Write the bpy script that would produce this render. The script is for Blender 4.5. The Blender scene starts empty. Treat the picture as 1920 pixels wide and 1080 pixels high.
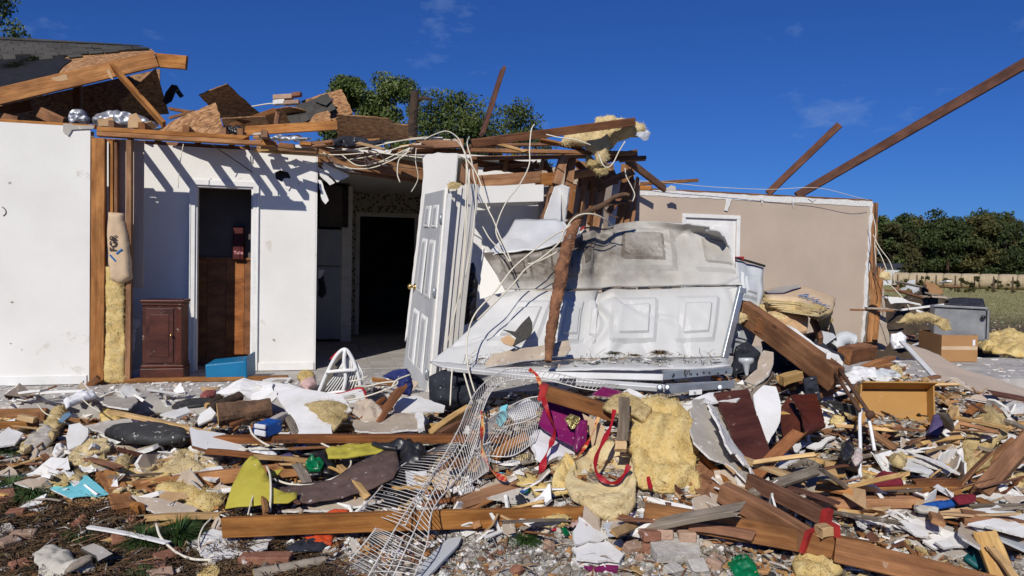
import bpy, bmesh, math, random
import numpy as np
from mathutils import Vector, Matrix, noise
from mathutils.geometry import delaunay_2d_cdt

S = bpy.context.scene
COL = S.collection
RND = random.Random(11)

# ------------------------------------------------------------------ camera
FPX = 1420.0                                   # focal length in photo pixels (1920 wide)
CAM = Vector((0,0,1.13))
PITCH, ROLL = math.radians(1.29), math.radians(1.0)
_f = Vector((0, math.cos(PITCH),-math.sin(PITCH)))
_u0 = Vector((0, math.sin(PITCH), math.cos(PITCH)))
_r0 = Vector((1,0,0))
_r = _r0 * math.cos(ROLL) + _u0 * math.sin(ROLL)
_u = -_r0 * math.sin(ROLL) + _u0 * math.cos(ROLL)
cam_data = bpy.data.cameras.new('camera')
cam = bpy.data.objects.new('camera', cam_data)
COL.objects.link(cam)
cam.matrix_world = Matrix(((_r.x, _u.x, -_f.x, CAM.x),(_r.y, _u.y, -_f.y, CAM.y),(_r.z, _u.z, -_f.z, CAM.z),(0,0,0,1)))
cam_data.sensor_width = 36
cam_data.lens = 36 * FPX / 1920
cam_data.clip_start, cam_data.clip_end = 0.05,3000
S.camera = cam

# ------------------------------------------------------------------ sky and sun
SUN_TRAVEL = Vector((0.27,1.0,-0.70)).normalized()
SUN_EL = math.asin(-SUN_TRAVEL.z)
to_sun = -SUN_TRAVEL
world = bpy.data.worlds.new('World'); S.world = world; world.use_nodes = True
wn, wl = world.node_tree.nodes, world.node_tree.links
wn.clear()
sky = wn.new('ShaderNodeTexSky'); sky.sky_type = 'NISHITA'; sky.sun_disc = False
sky.sun_elevation = SUN_EL
sky.sun_rotation = math.atan2(to_sun.x, to_sun.y)
sky.air_density = 1.0; sky.dust_density = 0.0; sky.ozone_density = 6.0; sky.altitude = 0
bg = wn.new('ShaderNodeBackground'); bg.inputs['Strength'].default_value = 0.070
out = wn.new('ShaderNodeOutputWorld')
tc = wn.new('ShaderNodeTexCoord'); mp = wn.new('ShaderNodeMapping'); mp.inputs['Scale'].default_value = (3.2,3.2,7.5); mp.inputs['Location'].default_value = (-.15,.2,1.25)
nz = wn.new('ShaderNodeTexNoise'); nz.inputs['Scale'].default_value = 1.7; nz.inputs['Detail'].default_value = 7; nz.inputs['Roughness'].default_value = 0.62
rp = wn.new('ShaderNodeValToRGB'); rp.color_ramp.elements[0].position = 0.58; rp.color_ramp.elements[0].color = (0,0,0,1)
rp.color_ramp.elements[1].position = 0.84; rp.color_ramp.elements[1].color = (0.75,0.75,0.75,1)
gm = wn.new('ShaderNodeMixRGB'); gm.blend_type = 'MULTIPLY'; gm.inputs['Fac'].default_value = 1.0; gm.inputs['Color2'].default_value = (.245,.485,.98,1)   # deep autumn blue
mx = wn.new('ShaderNodeMixRGB'); mx.inputs['Color2'].default_value = (3.4,5.0,8.5,1)
wl.new(tc.outputs['Generated'], mp.inputs['Vector']); wl.new(mp.outputs['Vector'], nz.inputs['Vector'])
wl.new(nz.outputs['Fac'], rp.inputs['Fac']); wl.new(rp.outputs['Color'], mx.inputs['Fac'])
wl.new(sky.outputs['Color'], gm.inputs['Color1']); wl.new(gm.outputs['Color'], mx.inputs['Color1']); wl.new(mx.outputs['Color'], bg.inputs['Color'])
wl.new(bg.outputs['Background'], out.inputs['Surface'])
sl = bpy.data.lights.new('sun', 'SUN'); sl.energy = 4.0; sl.angle = math.radians(0.5); sl.color = (1.0,0.95,0.87)
so = bpy.data.objects.new('sun', sl); COL.objects.link(so)
so.rotation_euler = SUN_TRAVEL.to_track_quat('-Z', 'Y').to_euler(); so.location = (-8,-20,20)
vs = S.view_settings
vs.view_transform = 'Standard'; vs.look = 'None'; vs.gamma = 1; vs.exposure = 0.0; vs.use_curve_mapping = False
S.render.engine = 'CYCLES'
S.cycles.use_denoising = True
S.cycles.max_bounces = 7; S.cycles.diffuse_bounces = 5; S.cycles.glossy_bounces = 3; S.cycles.transmission_bounces = 4
S.cycles.caustics_reflective = False; S.cycles.caustics_refractive = False

# ------------------------------------------------------------------ placing: photo pixel + depth -> point in the place
def ray(px, py):
 d = _f + _r * ((px - 960) / FPX) + _u * ((540 - py) / FPX)
 return d / d.y                              # per metre of depth Y
def at(px, py, Y):
 return CAM + ray(px, py) * Y
HA = math.radians(15)                           # the house is turned 15 degrees
HU = Vector((math.cos(HA), math.sin(HA),0)); HV = Vector((-math.sin(HA), math.cos(HA),0)); ZZ = Vector((0,0,1))
def onpl(px, py, p0, n):
 d = ray(px, py)
 return CAM + d * ((p0 - CAM).dot(n) / d.dot(n))
def onv(px, py, v): return onpl(px, py, HV * v, HV)
def onu(px, py, u): return onpl(px, py, HU * u, HU)
def onz(px, py, z): return onpl(px, py, Vector((0,0, z)), ZZ)
def uvz(u, v, z): return HU * u + HV * v + ZZ * z
def vof(x, y): return HV.x * x + HV.y * y
def smooth(a, b, x):
 t = min(1, max(0,(x - a) / (b - a))); return t * t * (3 - 2 * t)
SLAB_V = 6.85
MOUNDS = [(0.95,6.35,.36,1.45,.55),(0.65,4.95,.27,.95,.75),(2.7,5.7,.36,1.4,.9),(-1.2,5.5,.15,1.3,.7),
  (-3.0,5.1,.10,1.0,.8),(2.3,4.3,.14,1.2,.5),(4.3,6.0,.25,1.2,1.2),(2.9,6.2,.24,1.2,.5)]
def ground_z(x, y):
 v = vof(x, y)
 g = -0.17 - 0.075 * max(0, SLAB_V - v)
 g = max(g, -0.46)
 return g + 0.25 * smooth(25,75, y) if y > 20 else g
def heap_z(x, y, rough=True):
 v = vof(x, y)
 g = ground_z(x, y)
 for (mx_, my_, a, sx, sy) in MOUNDS:
  g += a * math.exp(-((x - mx_) / sx) ** 2 - ((y - my_) / sy) ** 2)
 if rough: g += 0.035 * noise.noise(Vector((x * 2.3, y * 2.3,0))) + 0.02 * noise.noise(Vector((x * 6, y * 6,3)))
 return g
def solid_z(x, y):
 g = heap_z(x, y, False)
 return max(g, 0.0) if vof(x, y) > SLAB_V else g
def onheap(px, py, lift=0.0):
 d = ray(px, py); Y = 2.8
 while Y < 30:
  p = CAM + d * Y
  if p.z <= solid_z(p.x, p.y) + lift: break
  Y += 0.02
 return CAM + d * Y
def P3(p):
 """(px,py,Y) | (px,py) on the heap | (px,py,'h',lift) | Vector"""
 if isinstance(p, Vector): return p
 if len(p) == 2: return onheap(*p)
 if p[2] == 'h': return onheap(p[0], p[1], p[3])
 if p[2] == 'z': return onz(p[0], p[1], p[3])
 if p[2] == 'v': return onv(p[0], p[1], p[3])
 return at(*p)

# ------------------------------------------------------------------ objects
def WM(o):
 m = o.matrix_basis.copy()
 if o.parent: m = WM(o.parent) @ o.matrix_parent_inverse @ m
 return m
def tag(o, label=None, cat=None, group=None, kind=None):
 if label: o['label'] = label
 if cat: o['category'] = cat
 if group: o['group'] = group
 if kind: o['kind'] = kind
 elif cat: o['kind'] = 'thing'
 return o
def adopt(o, parent):
 if parent is not None:
  o.parent = parent; o.matrix_parent_inverse = WM(parent).inverted()
 return o
def empty(name, loc, label=None, cat=None, group=None):
 o = bpy.data.objects.new(name, None); COL.objects.link(o); o.location = loc; o.empty_display_size = .1
 return tag(o, label, cat, group)
def mk(name, verts, faces, mats, parent=None, midx=None, sm=False, mat4=None, origin=None):
 """verts in world space unless mat4 is given (then local)"""
 me = bpy.data.meshes.new(name)
 if mat4 is None:
  if origin is None:
   c = Vector((0,0,0)); n = max(1, len(verts)); step = max(1, n // 200); k = 0
   zmin = 1e9
   for v in verts[::step]: c += Vector(v); k += 1; zmin = min(zmin, v[2])
   c /= k; c.z = zmin
  else: c = Vector(origin)
  verts = [(v[0] - c.x, v[1] - c.y, v[2] - c.z) for v in verts]
  mat4 = Matrix.Translation(c)
 me.from_pydata([tuple(v) for v in verts], [], faces)
 for m in (mats if isinstance(mats, (list, tuple)) else [mats]): me.materials.append(m)
 if midx is not None: me.polygons.foreach_set('material_index', midx)
 if sm: me.polygons.foreach_set('use_smooth', [True] * len(me.polygons))
 me.update()
 o = bpy.data.objects.new(name, me); COL.objects.link(o)
 o.matrix_basis = mat4
 return adopt(o, parent)
def copy_tree(o, parent=None):
 c = o.copy(); COL.objects.link(c); c.parent = parent
 if parent is not None: c.matrix_parent_inverse = o.matrix_parent_inverse.copy()
 for ch in [x for x in o.children]:
  copy_tree(ch, c)
 return c

# ------------------------------------------------------------------ shapes
def frame_x(d, roll=0.0):
 x = d.normalized(); up = ZZ if abs(x.z) < .97 else Vector((0,1,0))
 y = up.cross(x).normalized(); z = x.cross(y)
 if roll:
  c, s = math.cos(roll), math.sin(roll); y, z = y * c + z * s, z * c - y * s
 return x, y, z
def beam_mesh(L, w, h, seed=0, jag=(0,0), bow=0.0, n=6, ch=0.003, taper=1.0):
 r = random.Random(seed)
 a, b = w / 2, h / 2
 prof = [(-a + ch, -b),(a - ch, -b),(a, -b + ch),(a, b - ch),(a - ch, b),(-a + ch, b),(-a, b - ch),(-a, -b + ch)]
 vs_, fs = [], []
 for i in range(n + 1):
  t = i / n
  oy = bow * math.sin(math.pi * t) + r.uniform(-.0015,.0015)
  oz = bow * .5 * math.sin(math.pi * t * 1.3)
  k = 1 + (taper - 1) * t
  for (y, z) in prof:
   xo = 0
   if i == 0 and jag[0]: xo = r.uniform(0, jag[0])
   if i == n and jag[1]: xo = -r.uniform(0, jag[1])
   vs_.append((L * t + xo, y * k + oy, z * k + oz))
 for i in range(n):
  for j in range(8):
   k = (j + 1) % 8
   fs.append((i * 8 + j, i * 8 + k, (i + 1) * 8 + k, (i + 1) * 8 + j))
 fs.append(tuple(range(7,-1,-1))); fs.append(tuple(n * 8 + j for j in range(8)))
 return vs_, fs
_bs = [0]
def beam(name, label, cat, p1, p2, w, h, mat, roll=0.0, group=None, parent=None, jag=(0,0), bow=0.0, taper=1.0, n=6):
 p1, p2 = P3(p1), P3(p2); d = p2 - p1
 x, y, z = frame_x(d, roll); _bs[0] += 1
 v, f = beam_mesh(d.length, w, h, _bs[0], jag, bow, n, min(.004, w * .12, h * .12), taper)
 m = Matrix(((x.x, y.x, z.x, p1.x),(x.y, y.y, z.y, p1.y),(x.z, y.z, z.z, p1.z),(0,0,0,1)))
 o = mk(name, v, f, mat, parent, mat4=m)
 return tag(o, label, cat, group)
def obox(name, o0, a, b, c, mat, parent=None, ch=0.0, mats_idx=None):
 """box from corner o0 with edge vectors a, b, c; origin at the corner"""
 q = [o0, o0 + a, o0 + a + b, o0 + b]; q += [p + c for p in q]
 f = [(0,3,2,1),(4,5,6,7),(0,1,5,4),(1,2,6,5),(2,3,7,6),(3,0,4,7)]
 if a.cross(b).dot(c) < 0: f = [tuple(reversed(x)) for x in f]
 if ch > 0:
  bm = bmesh.new()
  vv = [bm.verts.new(p) for p in q]
  for x in f: bm.faces.new([vv[i] for i in x])
  bmesh.ops.bevel(bm, geom=list(bm.edges), offset=ch, segments=2, affect='EDGES', profile=.5)
  bm.verts.index_update()
  q = [v.co.copy() for v in bm.verts]; f = [tuple(v.index for v in x.verts) for x in bm.faces]; bm.free()
 return mk(name, q, f, mat, parent)
def catmull(pts, n=6):
 p = [pts[0] * 2 - pts[1]] + list(pts) + [pts[-1] * 2 - pts[-2]]
 o = []
 for i in range(1, len(p) - 2):
  for k in range(n):
   t = k / n
   o.append(0.5 * ((2 * p[i]) + (p[i + 1] - p[i - 1]) * t + (2 * p[i - 1] - 5 * p[i] + 4 * p[i + 1] - p[i + 2]) * t * t + (3 * p[i] - p[i - 1] - 3 * p[i + 1] + p[i + 2]) * t ** 3))
 o.append(pts[-1].copy()); return o
def tube_geo(pts, r, ns=6, radii=None):
 vs_, fs = [], []; n = len(pts); py = None
 for i, p in enumerate(pts):
  d = (pts[min(i + 1, n - 1)] - pts[max(i - 1,0)])
  if d.length < 1e-9: d = Vector((1,0,0))
  d.normalize()
  if py is None:
   py = (ZZ if abs(d.z) < .9 else Vector((1,0,0))).cross(d).normalized()
  y = (py - d * py.dot(d))
  y = y.normalized() if y.length > 1e-6 else py
  py = y; z = d.cross(y)
  rr = radii[i] if radii else r
  for k in range(ns):
   a = 2 * math.pi * k / ns
   vs_.append(p + (y * math.cos(a) + z * math.sin(a)) * rr)
 for i in range(n - 1):
  for k in range(ns):
   k2 = (k + 1) % ns
   fs.append((i * ns + k, i * ns + k2,(i + 1) * ns + k2,(i + 1) * ns + k))
 fs.append(tuple(range(ns - 1,-1,-1))); fs.append(tuple((n - 1) * ns + k for k in range(ns)))
 return vs_, fs
def wire(name, label, cat, pts, r, mat, group=None, parent=None, n=6, ns=6, straight=False, radii=None, rough=0.0):
 q = [P3(p) for p in pts]
 if not straight and len(q) > 2: q = catmull(q, n)
 if radii:
  m = len(q); rr = []
  for i in range(m):
   t = i / (m - 1) * (len(radii) - 1); k = min(int(t), len(radii) - 2)
   rr.append(radii[k] + (radii[k + 1] - radii[k]) * (t - k))
  radii = rr
 v, f = tube_geo(q, r, ns, radii)
 if rough:
  v = [p + (p - q[i // ns]) * (rough * (noise.noise(p * 9) + .7 * noise.noise(p * 28) + .5 * noise.noise(p * 60))) for i, p in enumerate(v)]
 return tag(mk(name, v, f, mat, parent, sm=not rough), label, cat, group)
def fitplane(pts):
 c = sum(pts, Vector()) / len(pts)
 a = np.array([list(p - c) for p in pts]); _, _, vt = np.linalg.svd(a)
 n = Vector(vt[2]); return c, n.normalized()
def plane_of(ref, px):
 if isinstance(ref, list):
  q = [P3(p) for p in ref]
  n = (q[1] - q[0]).cross(q[2] - q[0]).normalized(); return q[0], n
 k = ref[0]
 if k == 'Y': return Vector((0, ref[1], 0)), Vector((0,1,0))
 if k == 'v': return HV * ref[1], HV.copy()
 if k == 'u': return HU * ref[1], HU.copy()
 if k == 'z': return Vector((0,0, ref[1])), ZZ.copy()
 if k == 'heap':
  lift = ref[1]
  q = [onheap(p[0], p[1], lift) for p in px]
  c, n = fitplane(q)
  if n.z < 0: n = -n
  if n.z < .8:                        # keep it lying down
   n = (n * .3 + ZZ * .7).normalized()
  if len(ref) > 2: n = (n + Vector(ref[2])).normalized()
  return c, n
def jagged(pts2, jag, seg, r):
 o = []
 m = len(pts2)
 for i in range(m):
  a, b = pts2[i], pts2[(i + 1) % m]; d = b - a; L = d.length
  k = max(1, int(L / seg)); nn = Vector((-d.y, d.x)) / max(L, 1e-6)
  for j in range(k):
   t = j / k
   w = jag * (0.35 if j == 0 else 1)
   o.append(a + d * t + nn * r.uniform(-w, w))
 return o
def sheet(name, label, cat, px, ref, thick, mats, jag=0.0, seg=0.06, wave=0.0, freq=2.5, res=0.12, group=None, parent=None,
  puff=0.0, fuzz=0.0, fuzzf=9.0, curl=None, seed=None, sm=False, round_=0.10, holes=(), style=None):
 """polygon seen at the given photo pixels, lying in the plane ref, with thickness, torn edges, waves or puffed volume"""
 _bs[0] += 1; r = random.Random(seed if seed is not None else _bs[0])
 m0_ = mats[0] if isinstance(mats, (list, tuple)) else mats
 if puff and style is None and 'insulation' in m0_.name: style = 'fuzz'; puff *= .8
 p0, n = plane_of(ref, px)
 if n.dot(CAM - p0) < 0: n = -n
 w3 = [q if isinstance(q, Vector) else onpl(q[0], q[1], p0, n) for q in px]
 e1 = (w3[1] - w3[0]); e1 = (e1 - n * e1.dot(n)).normalized(); e2 = n.cross(e1)
 c0 = sum(w3, Vector()) / len(w3)
 p2 = [Vector(((w - c0).dot(e1),(w - c0).dot(e2))) for w in w3]
 area = sum(p2[i].x * p2[(i + 1) % len(p2)].y - p2[(i + 1) % len(p2)].x * p2[i].y for i in range(len(p2)))
 if area < 0: p2.reverse()
 ol = jagged(p2, jag, seg, r) if (jag > 0 or puff > 0 or wave > 0) else p2
 pts = list(ol); edges = [(i, (i + 1) % len(ol)) for i in range(len(ol))]
 for h in holes:
  hw = [q if isinstance(q, Vector) else onpl(q[0], q[1], p0, n) for q in h]
  h2 = jagged([Vector(((w - c0).dot(e1),(w - c0).dot(e2))) for w in hw], jag, seg, r)
  b = len(pts); pts += h2; edges += [(b + i, b + (i + 1) % len(h2)) for i in range(len(h2))]
 nb = len(pts)
 def inside(q, poly):
  c = False; j = len(poly) - 1
  for i in range(len(poly)):
   a, b = poly[i], poly[j]
   if (a.y > q.y) != (b.y > q.y) and q.x < (b.x - a.x) * (q.y - a.y) / (b.y - a.y) + a.x: c = not c
   j = i
  return c
 if puff: res = min(res, max(.010, math.sqrt(abs(area) * .5) / 15))
 if wave > 0 or puff > 0 or curl:
  xs = [p.x for p in ol]; ys = [p.y for p in ol]
  gx = min(xs) + res * .5
  while gx < max(xs):
   gy = min(ys) + res * .5
   while gy < max(ys):
    q = Vector((gx + r.uniform(-.2,.2) * res, gy + r.uniform(-.2,.2) * res))
    if inside(q, ol):
     pts.append(q)
    gy += res
   gx += res
 ov, oe, of, *_ = delaunay_2d_cdt(pts, edges, [], 1,1e-5, True)
 if len(of) == 0: ov, oe, of, *_ = delaunay_2d_cdt(pts, edges, [], 1,1e-4, True)
 # drop outside / hole triangles
 hp = []
 for h in holes:
  hw = [q if isinstance(q, Vector) else onpl(q[0], q[1], p0, n) for q in h]
  hp.append([Vector(((w - c0).dot(e1),(w - c0).dot(e2))) for w in hw])
 if True:
  of = [f for f in of if inside((ov[f[0]] + ov[f[1]] + ov[f[2]]) / 3, ol) and not any(inside((ov[f[0]] + ov[f[1]] + ov[f[2]]) / 3, h) for h in hp)]
 # orientation
 tris = []
 for f in of:
  f = list(f); a, b, c = ov[f[0]], ov[f[1]], ov[f[2]]
  if (b - a).cross(c - a) < 0: f.reverse()
  tris.append(tuple(f))
 ext = math.sqrt(abs(area) * .5)
 so_ = Vector((r.uniform(0,50), r.uniform(0,50),0))
 segs = [(ol[i], ol[(i + 1) % len(ol)]) for i in range(len(ol))]
 def edist(q):
  m = 9e9
  for a, b in segs:
   d = b - a; L2 = d.length_squared
   t = 0 if L2 == 0 else max(0, min(1,(q - a).dot(d) / L2))
   m = min(m, (q - a - d * t).length_squared)
  return math.sqrt(m)
 top, bot = [], []
 for q in ov:
  s = so_ + Vector((q.x, q.y, 0))
  hgt = 0
  if wave: hgt += wave * (noise.noise(s * freq) + .4 * noise.noise(s * freq * 2.7))
  if curl: hgt += curl[2] * max(0,(q.x * curl[0] + q.y * curl[1])) ** 2
  lo = hgt;
  if puff:
   ed = min(1.0, edist(q) / round_); k = math.sqrt(max(0,1 - (1 - ed) ** 2))
   if style == 'smooth': hgt += puff * k * (.85 + .3 * noise.noise(s * 3.1))
   elif style == 'fuzz':
    sd = Vector((s.x * 3.2 + .6 * s.y, s.y * 13 - 2 * s.x, 0)); hgt += puff * k * (.60 + 1.1 * noise.noise(s * 2.6) - .9 * max(0,.14 - abs(noise.noise(s * 2.9 + Vector((9,4,0))))) / .14 * .6) + puff * .35 * k * noise.noise(sd) + .012 * (noise.noise(sd * 2.6) + noise.turbulence(s * 24,3, False) - .3) * (.4 + .6 * k)
   else:
    kf = 1.5 / max(.05, ext); rd = 1 - abs(noise.noise(s * kf)) * 2.0; r2_ = 1 - abs(noise.noise(s * kf * 2.3 + Vector((7,3,0)))) * 2.2; r3_ = noise.noise(s * kf * 6)
    hgt += min(puff, .32 * ext) * k * (.10 + .62 * rd + .45 * r2_ + .12 * r3_) + fuzz * (noise.turbulence(s * fuzzf, 3, False) - .2) * (.3 + .7 * k)
  top.append(c0 + e1 * q.x + e2 * q.y + n * (hgt + thick * .5)); bot.append(c0 + e1 * q.x + e2 * q.y + n * (lo - thick * .5))
 N = len(ov)
 faces = [t for t in tris] + [tuple(N + i for i in reversed(t)) for t in tris]
 idx = [0] * len(tris) + [1] * len(tris)
 cnt = {}
 for t in tris:
  for i in range(3):
   a, b = t[i], t[(i + 1) % 3]; cnt[(a, b)] = 1
 for (a, b) in cnt:
  if (b, a) not in cnt:
   faces.append((a, N + a, N + b, b)); idx.append(2)
 ml = mats if isinstance(mats, (list, tuple)) else [mats]
 ml = list(ml) + [ml[-1]] * (3 - len(ml)) if len(ml) < 3 else ml
 # local frame follows the sheet, so grain and prints run along it
 m4 = Matrix(((e1.x, e2.x, n.x, c0.x),(e1.y, e2.y, n.y, c0.y),(e1.z, e2.z, n.z, c0.z),(0,0,0,1)))
 inv = m4.inverted()
 o = mk(name, [inv @ v for v in top + bot], faces, ml, parent, midx=idx, sm=sm or puff > 0, mat4=m4)
 if style == 'fuzz' and parent is None:          # loose fibres standing off the torn surface
  nf = int(max(120, min(2600, abs(area) * .5 * 9000))); fv, ff = [], []
  for _ in range(nf):
   t = tris[r.randrange(len(tris))]; a_, b_, c_ = top[t[0]], top[t[1]], top[t[2]]
   w1, w2 = r.random(), r.random()
   if w1 + w2 > 1: w1, w2 = 1 - w1,1 - w2
   p_ = a_ + (b_ - a_) * w1 + (c_ - a_) * w2; d_ = (n * r.uniform(.0,.35) + e1 * r.uniform(-1,1) + e2 * r.uniform(-1,1)).normalized()
   s_ = d_.cross(n + Vector((.1,.2,.3))).normalized() * r.uniform(.0008,.0026); L_ = r.uniform(.012,.05); k_ = len(fv)
   fv += [p_ - s_ - n * .003, p_ + s_ - n * .003, p_ + d_ * L_]; ff.append((k_, k_ + 1, k_ + 2))
  tag(mk('fibres', [inv @ v for v in fv], ff, ml[0], o, mat4=m4), kind='stuff')
 return tag(o, label, cat, group)
def lathe(name, prof, c, axis, mat, parent=None, ns=20, sm=True):
 x, y, z = frame_x(axis); v, f = [], []
 for (t, rr) in prof:
  for k in range(ns):
   a = 2 * math.pi * k / ns
   v.append(c + x * t + (y * math.cos(a) + z * math.sin(a)) * rr)
 for i in range(len(prof) - 1):
  for k in range(ns):
   k2 = (k + 1) % ns; f.append((i * ns + k, i * ns + k2,(i + 1) * ns + k2,(i + 1) * ns + k))
 f.append(tuple(range(ns - 1,-1,-1))); f.append(tuple((len(prof) - 1) * ns + k for k in range(ns)))
 return mk(name, v, f, mat, parent, sm=sm)
def patch(name, grid, nu, nv, mats, parent=None, thick=0.012, emboss=None, dent=0.0, dfreq=3.0, sm=True, seed=1, crease=0.0, fields=()):
 """smooth sheet through a grid of control points (rows x cols), with embossing and dents"""
 g = [[P3(p) for p in row] for row in grid]
 rows = [catmull(r_, nu) for r_ in g]
 cols = list(zip(*rows)); cols = [catmull(list(c_), nv) for c_ in cols]
 nc, nr = len(cols), len(cols[0])
 pos = [[cols[i][j] for i in range(nc)] for j in range(nr)]
 top, bot = [], []
 for j in range(nr):
  for i in range(nc):
   a = pos[j][min(i + 1, nc - 1)] - pos[j][max(i - 1,0)]; b = pos[min(j + 1, nr - 1)][i] - pos[max(j - 1,0)][i]
   n = a.cross(b); n = n.normalized() if n.length > 1e-9 else Vector((0,-1,0))
   if n.dot(CAM - pos[j][i]) < 0 and n.y > 0.2: n = -n
   h = 0
   if emboss: h += emboss(i / (nc - 1), j / (nr - 1))
   if dent: h += dent * noise.noise(pos[j][i] * dfreq + Vector((seed, 0,0))) + dent * .4 * noise.noise(pos[j][i] * dfreq * 3 + Vector((seed, 5,0)))
   if dent: h -= crease * max(0,.10 - abs(noise.noise(pos[j][i] * 2.1 + Vector((0, seed, 3))))) / .10
   top.append(pos[j][i] + n * h); bot.append(pos[j][i] + n * h - n * thick)
 f = []
 for j in range(nr - 1):
  for i in range(nc - 1):
   k = j * nc + i; f.append((k, k + 1, k + nc + 1, k + nc))
 N = len(top); f2 = [tuple(N + q for q in reversed(x)) for x in f]
 side = []
 for i in range(nc - 1):
  side.append((i + 1, i, N + i, N + i + 1)); k = (nr - 1) * nc + i; side.append((k, k + 1, N + k + 1, N + k))
 for j in range(nr - 1):
  k = j * nc; side.append((k, k + nc, N + k + nc, N + k)); k = j * nc + nc - 1; side.append((k + nc, k, N + k, N + k + nc))
 ml = mats if isinstance(mats, (list, tuple)) else [mats, mats]
 fs = f + f2 + side; ix = [0] * len(f) + [1] * (len(f2) + len(side))
 o = mk(name, top + bot, fs, ml, parent, midx=ix, sm=sm)
 def sm_(u, v):
  x, y = u * (nc - 1), v * (nr - 1); i, j = min(int(x), nc - 2), min(int(y), nr - 2); x -= i; y -= j; k = j * nc + i
  return (top[k] * (1 - x) + top[k + 1] * x) * (1 - y) + (top[k + nc] * (1 - x) + top[k + nc + 1] * x) * y
 for (a, b, c, d) in fields:                    # raised panels: bevelled rim, then the field
  for (ins_, h0, h1, nm) in ((0,-.004,.018, 'panel_rim'),(.17,.008,.034, 'panel')):
   pv, pf = [], []; A, B, C, D = a + (b - a) * ins_, b - (b - a) * ins_, c + (d - c) * ins_, d - (d - c) * ins_; m = 10
   nn = (sm_(B, C) - sm_(A, C)).cross(sm_(A, D) - sm_(A, C)).normalized()
   if nn.dot(CAM - sm_(A, C)) < 0: nn = -nn
   for j in range(m + 1):
    for i in range(m + 1):
     u, v = i / m, j / m; e = min(u, 1 - u, v, 1 - v); h = h0 if e < .001 else h1
     pv.append(sm_(A + (B - A) * u, C + (D - C) * v) + nn * h)
   for j in range(m):
    for i in range(m): k = j * (m + 1) + i; pf.append((k, k + 1, k + m + 2, k + m + 1))
   q = mk(nm, pv, pf, ml[2] if len(ml) > 2 and nm == 'panel' else ml[0], o)
 return o

# ------------------------------------------------------------------ materials
def nodes_of(name):
 m = bpy.data.materials.new(name); m.use_nodes = True
 nt = m.node_tree; b = nt.nodes.get('Principled BSDF'); return m, nt.nodes, nt.links, b
def pm(name, c1, c2=None, scale=6.0, rough=0.85, bump=0.0, bscale=None, detail=5, spec=0.3, metal=0.0, stretch=(1,1,1), lo=.35, hi=.65,
 dust=0.0, dustc=(.72,.70,.66), dscale=14, rand=0.0, dlo=None, trans=0.0):
 m, N, L, b = nodes_of(name)
 tc = N.new('ShaderNodeTexCoord'); mp = N.new('ShaderNodeMapping'); mp.inputs['Scale'].default_value = stretch
 oi = N.new('ShaderNodeObjectInfo'); sc_ = N.new('ShaderNodeVectorMath'); sc_.operation = 'ADD'
 ml = N.new('ShaderNodeMath'); ml.operation = 'MULTIPLY'; ml.inputs[1].default_value = 37.0
 L.new(oi.outputs['Random'], ml.inputs[0]); L.new(tc.outputs['Object'], mp.inputs['Vector'])
 L.new(mp.outputs['Vector'], sc_.inputs[0]); L.new(ml.outputs[0], sc_.inputs[1])
 nz = N.new('ShaderNodeTexNoise'); nz.inputs['Scale'].default_value = scale; nz.inputs['Detail'].default_value = detail; nz.inputs['Roughness'].default_value = .6
 L.new(sc_.outputs[0], nz.inputs['Vector'])
 rp = N.new('ShaderNodeValToRGB'); rp.color_ramp.elements[0].position = lo; rp.color_ramp.elements[1].position = hi
 rp.color_ramp.elements[0].color = (*c1,1); rp.color_ramp.elements[1].color = (*(c2 or c1),1)
 L.new(nz.outputs['Fac'], rp.inputs['Fac']); col = rp.outputs['Color']
 if rand:
  hs = N.new('ShaderNodeHueSaturation'); mr = N.new('ShaderNodeMapRange'); mr.inputs['To Min'].default_value = 1 - rand; mr.inputs['To Max'].default_value = 1 + rand
  L.new(oi.outputs['Random'], mr.inputs['Value']); L.new(mr.outputs['Result'], hs.inputs['Value']); L.new(col, hs.inputs['Color']); col = hs.outputs['Color']
 if dust:
  n2 = N.new('ShaderNodeTexNoise'); n2.inputs['Scale'].default_value = dscale; n2.inputs['Detail'].default_value = 6; n2.inputs['Roughness'].default_value = .7
  L.new(sc_.outputs[0] if stretch == (1,1,1) else tc.outputs['Object'], n2.inputs['Vector'])
  r2 = N.new('ShaderNodeValToRGB'); d0 = .66 - dust * .3; r2.color_ramp.elements[0].position = d0; r2.color_ramp.elements[1].position = min(.99, d0 + .06)
  r2.color_ramp.elements[0].color = (0,0,0,1); r2.color_ramp.elements[1].color = (.85,.85,.85,1)
  L.new(n2.outputs['Fac'], r2.inputs['Fac'])
  mx = N.new('ShaderNodeMixRGB'); mx.inputs['Color2'].default_value = (*dustc, 1); L.new(r2.outputs['Color'], mx.inputs['Fac']); L.new(col, mx.inputs['Color1']); col = mx.outputs['Color']
 L.new(col, b.inputs['Base Color'])
 b.inputs['Roughness'].default_value = rough; b.inputs['Metallic'].default_value = metal
 b.inputs['Specular IOR Level'].default_value = spec
 if trans: b.inputs['Subsurface Weight'].default_value = trans; b.inputs['Subsurface Radius'].default_value = (.03,.02,.01)
 if bump:
  n3 = N.new('ShaderNodeTexNoise'); n3.inputs['Scale'].default_value = bscale or scale * 4; n3.inputs['Detail'].default_value = 6; n3.inputs['Roughness'].default_value = .65
  L.new(sc_.outputs[0], n3.inputs['Vector'])
  bp = N.new('ShaderNodeBump'); bp.inputs['Strength'].default_value = bump; bp.inputs['Distance'].default_value = .02
  L.new(n3.outputs['Fac'], bp.inputs['Height']); L.new(bp.outputs['Normal'], b.inputs['Normal'])
 return m
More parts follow.
